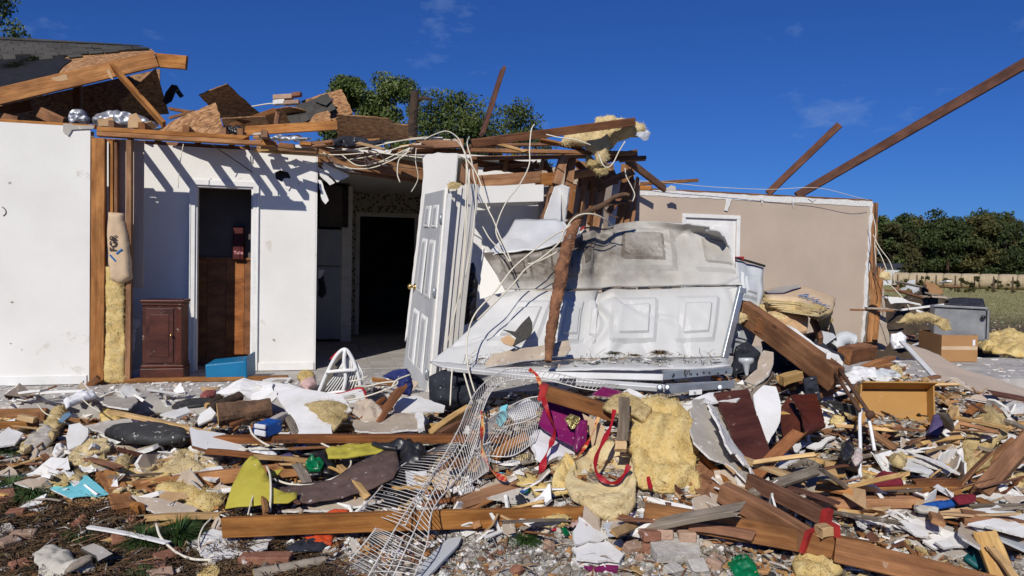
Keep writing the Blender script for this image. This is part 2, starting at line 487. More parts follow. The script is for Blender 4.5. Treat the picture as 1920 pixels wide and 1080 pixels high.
def wood(name, c1, c2, dust=0.0, rough=.75, rand=.18, spec=.25, knots=True):
 """lumber: grain along local X, ring bands, knots"""
 m, N, L, b = nodes_of(name)
 tc = N.new('ShaderNodeTexCoord'); oi = N.new('ShaderNodeObjectInfo'); ml = N.new('ShaderNodeMath'); ml.operation = 'MULTIPLY'; ml.inputs[1].default_value = 53
 L.new(oi.outputs['Random'], ml.inputs[0]); ad = N.new('ShaderNodeVectorMath'); ad.operation = 'ADD'; L.new(tc.outputs['Object'], ad.inputs[0]); L.new(ml.outputs[0], ad.inputs[1])
 def nzn(stretch, scale, det):
  mp = N.new('ShaderNodeMapping'); mp.inputs['Scale'].default_value = stretch; L.new(ad.outputs[0], mp.inputs['Vector'])
  n = N.new('ShaderNodeTexNoise'); n.inputs['Scale'].default_value = scale; n.inputs['Detail'].default_value = det; n.inputs['Roughness'].default_value = .6
  L.new(mp.outputs['Vector'], n.inputs['Vector']); return n
 g = nzn((.5,14,14),3.0,6); g2 = nzn((1.3,60,60),3.0,3); big = nzn((1,2,2),1.6,3)
 a = N.new('ShaderNodeMath'); a.operation = 'MULTIPLY_ADD'; a.inputs[1].default_value = .40; L.new(g2.outputs['Fac'], a.inputs[0])
 a2 = N.new('ShaderNodeMath'); a2.operation = 'MULTIPLY'; a2.inputs[1].default_value = .60; L.new(g.outputs['Fac'], a2.inputs[0]); L.new(a2.outputs[0], a.inputs[2])
 a3 = N.new('ShaderNodeMath'); a3.operation = 'MULTIPLY_ADD'; a3.inputs[1].default_value = .5; a3.inputs[2].default_value = -.25; L.new(big.outputs['Fac'], a3.inputs[0])
 a4 = N.new('ShaderNodeMath'); a4.operation = 'ADD'; L.new(a.outputs[0], a4.inputs[0]); L.new(a3.outputs[0], a4.inputs[1])
 rp = N.new('ShaderNodeValToRGB'); rp.color_ramp.elements[0].position = .36; rp.color_ramp.elements[1].position = .62
 rp.color_ramp.elements[0].color = (*c2,1); rp.color_ramp.elements[1].color = (*c1,1); L.new(a4.outputs[0], rp.inputs['Fac']); col = rp.outputs['Color']
 hs = N.new('ShaderNodeHueSaturation'); mr = N.new('ShaderNodeMapRange'); mr.inputs['To Min'].default_value = 1 - rand; mr.inputs['To Max'].default_value = 1 + rand
 L.new(oi.outputs['Random'], mr.inputs['Value']); L.new(mr.outputs['Result'], hs.inputs['Value']); L.new(col, hs.inputs['Color']); col = hs.outputs['Color']
 fr = N.new('ShaderNodeMath'); fr.operation = 'FRACT'; f7 = N.new('ShaderNodeMath'); f7.operation = 'MULTIPLY'; f7.inputs[1].default_value = 7.31; L.new(oi.outputs['Random'], f7.inputs[0]); L.new(f7.outputs[0], fr.inputs[0])
 m7 = N.new('ShaderNodeMapRange'); m7.inputs['To Min'].default_value = .84; m7.inputs['To Max'].default_value = 1.06; L.new(fr.outputs[0], m7.inputs['Value']); L.new(m7.outputs['Result'], hs.inputs['Saturation'])
 if knots:
  mp = N.new('ShaderNodeMapping'); mp.inputs['Scale'].default_value = (2.2,6,6); L.new(ad.outputs[0], mp.inputs['Vector'])
  vo = N.new('ShaderNodeTexVoronoi'); vo.inputs['Scale'].default_value = 1.0; L.new(mp.outputs['Vector'], vo.inputs['Vector'])
  r3 = N.new('ShaderNodeValToRGB'); r3.color_ramp.elements[0].position = .05; r3.color_ramp.elements[1].position = .12
  r3.color_ramp.elements[0].color = (.75,.75,.75,1); r3.color_ramp.elements[1].color = (0,0,0,1); L.new(vo.outputs['Distance'], r3.inputs['Fac'])
  mx = N.new('ShaderNodeMixRGB'); mx.inputs['Color2'].default_value = (c2[0] * .35, c2[1] * .3, c2[2] * .3,1); L.new(r3.outputs['Color'], mx.inputs['Fac']); L.new(col, mx.inputs['Color1']); col = mx.outputs['Color']
 n2 = N.new('ShaderNodeTexNoise'); n2.inputs['Scale'].default_value = 9; n2.inputs['Detail'].default_value = 8; n2.inputs['Roughness'].default_value = .75; L.new(ad.outputs[0], n2.inputs['Vector'])
 r2 = N.new('ShaderNodeValToRGB'); d0 = .70 - dust * .25; r2.color_ramp.elements[0].position = d0; r2.color_ramp.elements[1].position = d0 + .07
 r2.color_ramp.elements[0].color = (0,0,0,1); r2.color_ramp.elements[1].color = (.7,.7,.7,1); L.new(n2.outputs['Fac'], r2.inputs['Fac'])
 mx = N.new('ShaderNodeMixRGB'); mx.inputs['Color2'].default_value = (.62,.56,.48,1); L.new(r2.outputs['Color'], mx.inputs['Fac']); L.new(col, mx.inputs['Color1']); col = mx.outputs['Color']
 st = nzn((1.5,4,4),2.2,7); r4 = N.new('ShaderNodeValToRGB'); r4.color_ramp.elements[0].position = .38; r4.color_ramp.elements[1].position = .62
 r4.color_ramp.elements[0].color = (.50,.46,.43,1); r4.color_ramp.elements[1].color = (1.08,1.06,1.04,1); L.new(st.outputs['Fac'], r4.inputs['Fac'])
 m5 = N.new('ShaderNodeMixRGB'); m5.blend_type = 'MULTIPLY'; m5.inputs['Fac'].default_value = .8; L.new(col, m5.inputs['Color1']); L.new(r4.outputs['Color'], m5.inputs['Color2']); col = m5.outputs['Color']
 sk = nzn((3,60,60),1.6,2); r6 = N.new('ShaderNodeValToRGB'); r6.color_ramp.elements[0].position = .70; r6.color_ramp.elements[1].position = .74
 r6.color_ramp.elements[0].color = (0,0,0,1); r6.color_ramp.elements[1].color = (.75,.75,.75,1); L.new(sk.outputs['Fac'], r6.inputs['Fac'])
 m6 = N.new('ShaderNodeMixRGB'); m6.inputs['Color2'].default_value = (.03,.018,.01,1); L.new(r6.outputs['Color'], m6.inputs['Fac']); L.new(col, m6.inputs['Color1']); col = m6.outputs['Color']
 L.new(col, b.inputs['Base Color']); b.inputs['Roughness'].default_value = rough; b.inputs['Specular IOR Level'].default_value = spec
 bp = N.new('ShaderNodeBump'); bp.inputs['Strength'].default_value = .25; bp.inputs['Distance'].default_value = .004
 L.new(a.outputs[0], bp.inputs['Height']); L.new(bp.outputs['Normal'], b.inputs['Normal'])
 return m
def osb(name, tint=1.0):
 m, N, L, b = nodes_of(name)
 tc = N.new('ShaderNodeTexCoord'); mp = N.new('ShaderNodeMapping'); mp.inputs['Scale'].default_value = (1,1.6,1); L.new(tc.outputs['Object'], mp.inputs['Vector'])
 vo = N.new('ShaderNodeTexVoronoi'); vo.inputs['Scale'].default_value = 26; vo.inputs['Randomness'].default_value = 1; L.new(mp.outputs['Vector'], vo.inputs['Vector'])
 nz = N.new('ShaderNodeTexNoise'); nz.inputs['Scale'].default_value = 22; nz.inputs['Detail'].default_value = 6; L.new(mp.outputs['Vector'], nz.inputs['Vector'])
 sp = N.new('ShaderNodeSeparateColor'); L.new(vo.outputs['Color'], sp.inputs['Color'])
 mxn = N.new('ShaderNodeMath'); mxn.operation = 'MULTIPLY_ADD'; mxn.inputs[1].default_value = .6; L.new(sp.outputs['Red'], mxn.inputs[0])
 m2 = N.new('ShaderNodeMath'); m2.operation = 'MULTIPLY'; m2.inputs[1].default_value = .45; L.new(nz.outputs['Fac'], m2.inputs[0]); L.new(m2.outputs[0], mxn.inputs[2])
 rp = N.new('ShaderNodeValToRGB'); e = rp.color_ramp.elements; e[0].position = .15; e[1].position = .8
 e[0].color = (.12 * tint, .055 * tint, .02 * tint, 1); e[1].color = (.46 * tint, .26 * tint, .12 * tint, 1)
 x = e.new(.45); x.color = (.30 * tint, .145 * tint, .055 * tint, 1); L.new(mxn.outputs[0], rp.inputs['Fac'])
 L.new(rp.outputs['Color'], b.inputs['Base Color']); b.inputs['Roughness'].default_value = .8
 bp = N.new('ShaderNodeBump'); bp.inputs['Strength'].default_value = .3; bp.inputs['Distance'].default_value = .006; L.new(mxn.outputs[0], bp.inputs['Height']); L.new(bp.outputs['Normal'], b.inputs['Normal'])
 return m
W_OR = wood('lumber_orange', (.47,.225,.078),(.28,.115,.036), dust=.08, rand=.28)
W_RED = wood('lumber_red_brown', (.30,.125,.050),(.15,.055,.020), dust=.15, rand=.25)
W_DK = wood('lumber_dark', (.15,.062,.036),(.085,.033,.020), dust=.0)
W_PALE = wood('lumber_pale', (.66,.45,.20),(.48,.28,.10))
W_BRN = wood('lumber_brown', (.33,.155,.065),(.18,.075,.028), dust=.25)
W_OLD = wood('lumber_weathered', (.22,.17,.12),(.10,.075,.05), dust=.3, knots=False)
W_GREY = wood('lumber_grey', (.30,.26,.21),(.15,.12,.09), dust=.4, knots=False)
W_MAH = wood('mahogany_veneer', (.105,.027,.013),(.075,.018,.009), rough=.4, spec=.4, dust=.35, knots=False, rand=.1)
W_OAK = wood('oak_veneer', (.40,.175,.062),(.27,.105,.034), rough=.5, knots=False, dust=.08)
W_PANEL = wood('wainscot_panel', (.36,.14,.040),(.26,.09,.024), rough=.5, knots=False)
M_OSB = osb('strand_board', 1.0); M_OSBD = osb('strand_board_shaded', .72)  # second one is the same board with shade darkened into its colour
M_WALL = pm('white_wall_paint', (.80,.785,.745),(.71,.695,.65),1.6,.7,.12,50, dust=.10, dustc=(.60,.555,.48), dscale=2.6, lo=.3, hi=.75)
M_WALLD = pm('white_wall_paint_scuffed', (.82,.81,.78),(.62,.59,.53),2.2,.75,.08,40, lo=.52, hi=.86)
M_TAN = pm('tan_wall_paint', (.50,.405,.32),(.44,.355,.28),1.1,.8,.14,45, dust=.03, dscale=30)
M_GYP = pm('gypsum_core', (.80,.79,.76),(.66,.64,.60),25,.95,.6,60)
M_DW = pm('drywall_white_face', (.76,.75,.73),(.55,.53,.48),4.0,.85,.15,30, lo=.42, hi=.85, rand=.08)
M_DWP = pm('drywall_paper_back', (.50,.41,.31),(.38,.31,.24),5,.9,.2,30, dust=.22, dscale=18, rand=.12)
M_DWG = pm('drywall_grey_paper', (.47,.43,.38),(.36,.33,.29),5,.9,.15,30, dust=.2, dscale=18, rand=.12)
M_TRIM = pm('white_trim_paint', (.80,.795,.77),(.70,.69,.66),5,.45,.04,40, spec=.4)
M_CASE = pm('aged_white_casing', (.76,.735,.68),(.56,.51,.44),5,.6,.1,30, stretch=(.5,3,3), lo=.45, hi=.8)
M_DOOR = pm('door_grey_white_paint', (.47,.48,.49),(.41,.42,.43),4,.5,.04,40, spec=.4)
M_INS = pm('yellow_insulation', (.68,.47,.16),(.80,.645,.32),9,1.0,.8,70, stretch=(1,2.2,1), spec=.02, detail=8, lo=.3, hi=.7, rand=.06)
M_INSP = pm('pale_insulation', (.68,.51,.25),(.80,.67,.40),8,1.0,.8,65, stretch=(1,2.2,1), spec=.02, detail=8, lo=.3, hi=.72)
M_INSD = pm('dirty_insulation', (.44,.33,.15),(.64,.50,.26),9,1.0,.8,65, spec=.02, detail=8, rand=.1)
M_KRAFT = pm('kraft_paper', (.50,.33,.18),(.43,.275,.14),6,.8,.3,14, rand=.08)
M_KRAFTP = pm('pale_kraft_paper', (.62,.47,.31),(.53,.385,.245),6,.8,.3,14)
M_CARD = pm('cardboard', (.415,.225,.095),(.37,.195,.08),3,.85,.05,60)
M_FOIL = pm('foil', (.50,.51,.53),(.36,.37,.39),5,.48,.35,6, metal=.75)
M_GALV = pm('galvanised_steel', (.55,.59,.62),(.42,.455,.49),9,.42,.06,40, metal=.75)
M_METW = pm('white_metal_skin', (.60,.61,.61),(.47,.465,.45),3,.42,.04,30, spec=.5)
M_ALU = pm('brushed_grey_metal', (.42,.43,.44),(.30,.31,.32),5,.38,.05,40, metal=.8)
M_BLK = pm('black_plastic', (.012,.012,.014),(.022,.022,.025),5,.35,.2,8, spec=.5)
M_BLKD = pm('dusty_black_rubber', (.02,.02,.021),(.05,.05,.05),6,.6,.15,20, dust=.16, dscale=25)
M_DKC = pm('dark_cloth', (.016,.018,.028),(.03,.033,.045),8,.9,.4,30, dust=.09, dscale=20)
M_NAVY = pm('navy_cloth', (.012,.02,.10),(.025,.035,.16),7,.8,.4,22, dust=.09, dscale=20)
M_BLUE = pm('blue_plastic', (.006,.165,.335),(.005,.14,.29),4,.4,.03,20, spec=.4, dust=.02)
M_BLUE2 = pm('bright_blue', (.015,.085,.33),(.012,.055,.22),6,.5,.1,20, dust=.09, dscale=20)
M_TEAL = pm('turquoise_card', (.16,.52,.60),(.20,.60,.66),5,.7,.1,20)
M_DTEAL = pm('dark_teal', (.005,.11,.12),(.003,.06,.07),6,.5,.3,10)
M_GREEN = pm('green_plastic', (.0,.16,.055),(.0,.10,.035),6,.35,.4,10, spec=.5, dust=.09, dscale=20)
M_RED = pm('red_paint', (.42,.03,.025),(.27,.02,.018),14,.7,.1,30)
M_REDC = pm('red_ribbon', (.42,.012,.02),(.26,.007,.012),8,.5,.1,20, spec=.4)
M_RIBG = pm('red_gold_ribbon', (.42,.02,.012),(.62,.36,.12),26,.45,.1,30, lo=.48, hi=.58, spec=.5)
M_MAG = pm('magenta_plastic', (.20,.008,.095),(.15,.006,.075),5,.38,.05,20, spec=.5, dust=.05, dscale=30)
M_YEL = pm('yellow_fabric', (.47,.41,.06),(.37,.31,.04),5,.9,.25,70, dust=.04, dscale=22)
M_BRNF = pm('brown_fabric', (.13,.085,.072),(.085,.055,.047),14,.95,.3,90, dust=.09, dscale=20)
M_PUR = pm('purple_cloth', (.10,.075,.17),(.06,.045,.11),8,.8,.3,20, dust=.09, dscale=20)
M_PINK = pm('pink_cloth', (.62,.42,.38),(.52,.35,.32),8,.85,.3,20, dust=.09, dscale=20)
M_GREYC = pm('grey_cloth', (.33,.28,.22),(.26,.22,.175),9,.95,.3,60)
M_PAPER = pm('white_paper', (.80,.80,.80),(.70,.70,.71),6,.7,.15,14, rand=.05)
M_CREAM = pm('cream_cloth', (.58,.55,.47),(.42,.39,.33),6,.9,.4,14, dust=.09, dscale=20)
M_BARK = pm('tree_bark', (.17,.095,.055),(.07,.042,.028),9,.95,1.0,16, stretch=(1,1,1), rand=.15)
M_BARKR = pm('red_branch_bark', (.34,.16,.08),(.13,.06,.034),14,.95,1.0,40, dust=.05, dustc=(.4,.33,.25))
M_BARKD = pm('dark_bark', (.075,.048,.032),(.035,.024,.018),9,.95,1.0,16)
M_CUT = pm('fresh_cut_wood', (.62,.40,.16),(.50,.30,.11),10,.85,.4,40)
M_BRICK = pm('brick_red', (.31,.145,.09),(.22,.095,.06),12,.95,.5,50, dust=.2, dscale=16, rand=.2)
M_BRICKP = pm('brick_pale', (.44,.30,.215),(.34,.225,.16),12,.95,.5,50, dust=.25, dscale=16, rand=.15)
M_MORT = pm('mortar', (.55,.52,.47),(.40,.375,.34),14,.95,.7,40)
M_CONC = pm('concrete', (.36,.345,.32),(.27,.255,.235),5,.95,.3,40)
M_SHIN = pm('asphalt_shingle', (.085,.080,.070),(.05,.047,.042),60,.95,.5,160, rand=.22)
M_FELT = pm('roof_felt', (.010,.010,.012),(.018,.018,.02),10,.7,.4,14)
M_WIRE = pm('cream_wire_jacket', (.72,.67,.55),(.64,.59,.47),6,.5)
M_WIRED = pm('dark_wire_jacket', (.10,.06,.055),(.06,.04,.04),6,.6)
M_WSH = pm('white_coated_wire', (.70,.68,.64),(.52,.49,.45),20,.4, spec=.5)
M_RUST = pm('rusty_brown_metal', (.12,.06,.035),(.07,.035,.022),14,.7,.3,40)
M_GOLD = pm('brass', (.75,.52,.20),(.70,.47,.16),6,.25, metal=1.0)
M_GLASSY = pm('gold_tinsel', (.70,.62,.30),(.40,.34,.14),60,.25,.6,60, metal=.7)
M_NEEDLE = pm('pine_needles', (.045,.095,.022),(.03,.065,.016),20,.6, rand=.2)
M_STRAW = pm('pine_straw', (.16,.105,.05),(.085,.052,.026),9,.95)
M_LEAF = pm('tree_leaves', (.105,.135,.036),(.055,.082,.018),.9,.55, rand=.2, trans=0)
M_LEAFO = pm('oak_leaves_far', (.062,.086,.024),(.034,.050,.013),.35,.7, rand=.35)
M_LEAFY = pm('olive_leaves_far', (.095,.085,.026),(.052,.054,.015),.35,.7, rand=.3)
M_HAY = pm('hay', (.46,.37,.245),(.36,.285,.18),4,1.0,.5,20, rand=.06)
M_POST = pm('fence_post_wood', (.11,.075,.05),(.06,.04,.028),6,.95)
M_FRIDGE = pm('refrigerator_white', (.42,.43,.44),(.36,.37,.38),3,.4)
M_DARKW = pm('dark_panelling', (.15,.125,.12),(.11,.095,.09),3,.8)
M_TILE = pm('floor_tile', (.50,.47,.43),(.40,.37,.335),3,.6,.05,30, dust=.12)
M_VINYL = pm('vinyl_siding_grey', (.56,.585,.60),(.48,.505,.52),3,.55)
M_CLEAR = pm('clear_plastic', (.55,.58,.60),(.42,.45,.48),12,.15,.5,14, spec=.8)
M_MAR = pm('dull_maroon_cloth', (.20,.018,.03),(.12,.01,.018),9,.85,.4,20, dust=.12, dscale=18)

# ------------------------------------------------------------------ ground, slab, heap
def ground_mat(name, near):
 m, N, L, b = nodes_of(name)
 g = N.new('ShaderNodeNewGeometry')
 def nz(sc, det=6, rough=.65):
  n = N.new('ShaderNodeTexNoise'); n.inputs['Scale'].default_value = sc; n.inputs['Detail'].default_value = det; n.inputs['Roughness'].default_value = rough
  L.new(g.outputs['Position'], n.inputs['Vector']); return n
 def ramp(src, a, b_, ca, cb):
  r = N.new('ShaderNodeValToRGB'); r.color_ramp.elements[0].position = a; r.color_ramp.elements[1].position = b_
  r.color_ramp.elements[0].color = (*ca, 1); r.color_ramp.elements[1].color = (*cb, 1); L.new(src, r.inputs['Fac']); return r.outputs['Color']
 def mix(f, a, b_):
  x = N.new('ShaderNodeMixRGB'); L.new(f, x.inputs['Fac']); L.new(a, x.inputs['Color1']); L.new(b_, x.inputs['Color2']); return x.outputs['Color']
 if near:
  vo = N.new('ShaderNodeTexVoronoi'); vo.inputs['Scale'].default_value = 15; L.new(g.outputs['Position'], vo.inputs['Vector'])
  sp_ = N.new('ShaderNodeSeparateColor'); L.new(vo.outputs['Color'], sp_.inputs['Color'])
  pr = N.new('ShaderNodeValToRGB'); pr.color_ramp.interpolation = 'CONSTANT'; el = pr.color_ramp.elements
  el[0].position = 0; el[0].color = (.12,.09,.065,1); el[1].position = .85; el[1].color = (.58,.56,.52,1)
  for q_, c_ in ((.22,(.26,.20,.145)),(.42,(.36,.28,.20)),(.58,(.42,.39,.35)),(.72,(.20,.165,.13))):
   e_ = el.new(q_); e_.color = (*c_, 1)
  L.new(sp_.outputs['Red'], pr.inputs['Fac'])
  base = mix(nz(7).outputs['Fac'], pr.outputs['Color'], ramp(nz(5).outputs['Fac'], .35,.65,(.15,.125,.10),(.32,.28,.23)))
  crumbs = ramp(nz(34,4,.7).outputs['Fac'], .50,.57,(0,0,0),(1,1,1))
  wh = ramp(nz(11).outputs['Fac'], .3,.7,(.50,.47,.42),(.72,.70,.66))
  col = mix(crumbs, base, wh)
  # brown pine straw ground towards the left front
  sx = N.new('ShaderNodeSeparateXYZ'); L.new(g.outputs['Position'], sx.inputs[0])
  mr = N.new('ShaderNodeMapRange'); mr.inputs['From Min'].default_value = -.9; mr.inputs['From Max'].default_value = -1.7; L.new(sx.outputs['X'], mr.inputs['Value'])
  my = N.new('ShaderNodeMapRange'); my.inputs['From Min'].default_value = 4.9; my.inputs['From Max'].default_value = 4.3; L.new(sx.outputs['Y'], my.inputs['Value'])
  mm = N.new('ShaderNodeMath'); mm.operation = 'MULTIPLY'; L.new(mr.outputs[0], mm.inputs[0]); L.new(my.outputs[0], mm.inputs[1])
  straw = ramp(nz(16).outputs['Fac'], .35,.7,(.045,.030,.017),(.16,.105,.05))
  col = mix(mm.outputs[0], col, straw)
 else:
  a = ramp(nz(.8).outputs['Fac'], .35,.65,(.085,.066,.045),(.15,.12,.08))
  f = ramp(nz(.35).outputs['Fac'], .35,.65,(.36,.32,.15),(.28,.27,.105))
  sx = N.new('ShaderNodeSeparateXYZ'); L.new(g.outputs['Position'], sx.inputs[0])
  mr = N.new('ShaderNodeMapRange'); mr.inputs['From Min'].default_value = 24; mr.inputs['From Max'].default_value = 34; L.new(sx.outputs['Y'], mr.inputs['Value'])
  col = mix(mr.outputs[0], a, f)
 L.new(col, b.inputs['Base Color']); b.inputs['Roughness'].default_value = .95; b.inputs['Specular IOR Level'].default_value = .15
 bp = N.new('ShaderNodeBump'); bp.inputs['Strength'].default_value = .9; bp.inputs['Distance'].default_value = .03
 L.new(nz(30,8,.75).outputs['Fac'], bp.inputs['Height']); L.new(bp.outputs['Normal'], b.inputs['Normal'])
 return m
def gridmesh(name, x0, x1, y0, y1, nx, ny, zf, mat):
 v = []; f = []
 for j in range(ny + 1):
  for i in range(nx + 1):
   x = x0 + (x1 - x0) * i / nx; y = y0 + (y1 - y0) * j / ny; v.append((x, y, zf(x, y)))
 for j in range(ny):
  for i in range(nx):
   k = j * (nx + 1) + i; f.append((k, k + 1, k + nx + 2, k + nx + 1))
 return mk(name, v, f, mat, sm=True, origin=(0,0,0))
M_HEAP = ground_mat('rubble_dust', True)
M_FIELD = ground_mat('field_soil_and_grass', False)
def far_z(x, y):
 if y < 16: return -.50 if y > 1 else -.50
 return -.50 + .75 * smooth(16,75, y)
def far_sheet():
 ys = [-60,-20,0,4,8,12,16,19,22,26,30,36,42,50,58,66,75,90,130,250,600,1500]
 xs = [-1500,-500,-200,-100,-60,-30,-15,-5,0,5,10,15,20,30,45,60,80,110,200,500,1500]
 v = [(x, y, far_z(x, y)) for y in ys for x in xs]; n = len(xs)
 f = [(j * n + i, j * n + i + 1,(j + 1) * n + i + 1,(j + 1) * n + i) for j in range(len(ys) - 1) for i in range(n - 1)]
 return tag(mk('ground', v, f, M_FIELD, sm=True, origin=(0,0,0)), 'bare soil and dry grass field around the house', kind='structure')
far_sheet()
def hz(x, y):
 e = smooth(-8,-7, x) * smooth(8.5,7.5, x) * smooth(1.2,2.2, y) * smooth(10.2,9.4, y)
 z = heap_z(x, y)
 if vof(x, y) > SLAB_V + .05: z = z if z > .0 else -.2
 return -.55 * (1 - e) + z * e
heap = gridmesh('rubble', -8,8.5,1.2,10.2,190,110, hz, M_HEAP)
tag(heap, 'low heap of dust, crumbs and crushed rubble under the debris', 'rubble', kind='stuff')
# concrete slab of the house
def UP(px, v, py=480): return onv(px, py, v).dot(HU)
obox_s = obox('concrete_slab', uvz(-9, SLAB_V, -.6), HU * 16.2, HV * 11, ZZ * .598, pm('slab_concrete', (.50,.475,.44),(.34,.32,.295),2.2,.9,.3,40, dust=.30, dscale=9))
obox('apron', uvz(7.2, SLAB_V, -.6), HU * 3.6, HV * 1.9, ZZ * .597, obox_s.data.materials[0], obox_s)
tag(obox_s, 'pale concrete house slab littered with plaster dust', kind='structure')

# ------------------------------------------------------------------ left front wall (v = 7.85)
VA, VB, VC, VD = 7.85,8.60,8.05,10.70
H = 2.40
uA = UP(171, VA)
wa = empty('exterior_wall', uvz(uA, VA, 0), 'smooth white painted wall ending in bare orange corner studs', 'wall')
obox('drywall', uvz(-7.5, VA, .002), HU * (uA + 7.5 - .012), HV * .013, ZZ * (H - .004), M_WALL, wa)
obox('baseboard', uvz(-7.5, VA - .014,.004), HU * (uA + 7.5 - .03), HV * .0135, ZZ * .085, M_TRIM, wa, ch=.004)
obox('drywall', uvz(-7.5, VA + .105,.002), HU * (uA + 7.5 - .01), HV * .013, ZZ * (H - .03), M_DWP, wa)
for k, x in enumerate((-6.9,-6.5,-6.1,-5.7,-5.3,-4.9,-4.5,-4.1)):
 if x < uA - .1: beam('stud', None, None, uvz(x, VA + .058,.04), uvz(x, VA + .058, H - .08),.038,.088, W_OR, parent=wa)
def vstud(par, u, v, z0, z1, w, d, mat, name='stud', lean=0.0, leanv=0.0):
 """vertical stud: w along the wall, d across it"""
 p1, p2 = uvz(u, v, z0), uvz(u + lean, v + leanv, z1)
 dd = p2 - p1; x = dd.normalized(); y = (HU - x * HU.dot(x)).normalized(); z = x.cross(y)
 _bs[0] += 1; vv, ff = beam_mesh(dd.length, w, d, _bs[0], (0,0),.004)
 m = Matrix(((x.x, y.x, z.x, p1.x),(x.y, y.y, z.y, p1.y),(x.z, y.z, z.z, p1.z),(0,0,0,1)))
 return mk(name, vv, ff, mat, par, mat4=m)
vstud(wa, UP(183, VA), VA + .03,-.02, H - .10,.115,.09, W_OR)
vstud(wa, UP(204, VA), VA + .09,0, H - .10,.038,.088, W_OR)
vstud(wa, UP(212.5, VA), VA + .10,0, H - .10,.032,.080, W_BRN)
vstud(wa, UP(240, VA), VA + .045,0.0, H - .10,.045,.088, W_OR)
obox('back_panel', uvz(UP(206, VA), VA + .15,.9), HU * .26, HV * .012, ZZ * 1.42, M_TAN, wa)
beam('top_plate', None, None, uvz(UP(180, VA), VA + .045, H - .057), uvz(UP(492, VA), VA + .045, H - .057),.088,.042, W_OR, parent=wa, jag=(0,.06))
beam('top_plate', None, None, uvz(UP(180, VA), VA + .048, H - .013), uvz(UP(470, VA), VA + .048, H - .013),.089,.042, W_OR, parent=wa, jag=(0,.10))
beam('top_plate', None, None, uvz(-7.4, VA + .06, H + .012), uvz(UP(176, VA), VA + .06, H + .012),.088,.028, W_OR, parent=wa)
beam('bottom_plate', None, None, uvz(UP(190, VA), VA + .045,.022), uvz(UP(545, VA), VA + .045,.022),.09,.04, W_OR, parent=wa, jag=(0,.05))
beam('broken_block', None, None, (160,728,6.98),(185,708,7.0),.06,.05, W_BRN, parent=wa, roll=.3)
# small black scratch mark on the drywall
wire('scratch_mark', None, None, [(4,388, 'v', VA - .003),(10,393, 'v', VA - .003),(11,400, 'v', VA - .003),(6,405, 'v', VA - .003)], .004, M_BLKD, parent=wa)
# torn drywall tape at the corner
sheet('torn_drywall', None, None, [(118,232),(176,236),(176,241),(135,243),(128,255),(118,247)], ('v', VA - .012),.006, [M_DWG, M_DW, M_GYP], jag=.006, seg=.03, parent=wa)
# insulation in the stud bay
b1 = sheet('insulation_batt', 'narrow yellow insulation batt filling the stud bay of the white wall', 'insulation', [(199,500),(236,500),(234,585),(236,716),(197,716),(200,600)], ('v', VA + .06),.10, M_INS, jag=.006, puff=.06, fuzz=.02, res=.04, round_=.05)
kb = sheet('insulation_pack', 'kraft faced insulation roll hanging between the corner studs', 'insulation', [(204,398),(232,400),(243,455),(249,522),(226,534),(206,524),(201,440)], ('v', VA + .01),.03, M_KRAFTP, jag=.004, puff=.07, res=.04, round_=.05, style='smooth', wave=.012)
def text_on(parent, txt, p, ex, n, size, mat, name='lettering', bold=False):
 """flat printed lettering at world point p, running along ex, facing n"""
 cu = bpy.data.curves.new(name, 'FONT'); cu.body = txt; cu.size = size; cu.extrude = .0006; cu.align_x = 'CENTER'; cu.align_y = 'CENTER'
 if bold: cu.offset = size * .018
 cu.materials.append(mat)
 tmp = bpy.data.objects.new('tmp', cu); me = bpy.data.meshes.new_from_object(tmp); bpy.data.objects.remove(tmp)
 o = bpy.data.objects.new(name, me); COL.objects.link(o)
 ex = ex.normalized(); n = (n - ex * n.dot(ex)).normalized(); ey = n.cross(ex)
 o.matrix_basis = Matrix(((ex.x, ey.x, n.x, p.x),(ex.y, ey.y, n.y, p.y),(ex.z, ey.z, n.z, p.z),(0,0,0,1)))
 return adopt(o, parent)
def text_px(parent, txt, px, py, size, off, mat, dirpx=(1,0), bold=False, name='lettering'):
 m4 = WM(parent); n = m4.col[2].to_3d().normalized(); p0 = m4.translation + n * off
 a = onpl(px, py, p0, n); b = onpl(px + dirpx[0] * 10, py + dirpx[1] * 10, p0, n)
 return text_on(parent, txt, a, b - a, n, size, mat, name, bold)
M_INKB = pm('blue_print', (.01,.13,.36),(.01,.13,.36),5,.7)
M_INKK = pm('dark_print', (.05,.035,.03),(.05,.035,.03),5,.8)
text_px(kb, 'FGR', 213,456,.085,.085, M_INKK, (0,-1), True)
for k, (a, b) in enumerate((((206,478),(217,490)),((218,476),(229,467)))):
 beam('print_stroke', None, None, onv(a[0], a[1], VA - .075), onv(b[0], b[1], VA - .075),.004,.016, M_INKB, parent=kb)
# ------------------------------------------------------------------ white interior wall with doorway (v = 8.60)
wb = empty('interior_wall', uvz(UP(480, VB), VB, 0), 'white interior wall with cased doorway and a punched hole', 'wall')
uB0, uB1 = UP(150, VB), UP(591, VB)
d0, d1 = UP(366, VB), UP(474, VB); dz = onv(420,349, VB).z
sheet('drywall', None, None, [uvz(uB0, VB, .003), uvz(d0, VB, .003), uvz(d0, VB, dz), uvz(d1, VB, dz), uvz(d1, VB, .003), uvz(uB1, VB, .003), uvz(uB1, VB, H - .03), uvz(uB0, VB, H - .02)],
 ('v', VB),.014, [M_WALL, M_DWP, M_GYP], parent=wb, holes=[[(516,323),(526,319),(540,323),(545,332),(541,338),(528,341),(517,335)]])
sheet('torn_flap', None, None, [(530,336),(541,334),(546,346),(541,357),(534,350)], ('v', VB - .02),.008, [M_WALL, M_DWP, M_GYP], jag=.006, seg=.03, parent=wb)
obox('drywall', uvz(uB0, VB + .10,.003), HU * (d0 - uB0), HV * .013, ZZ * (H - .05), M_DARKW, wb)
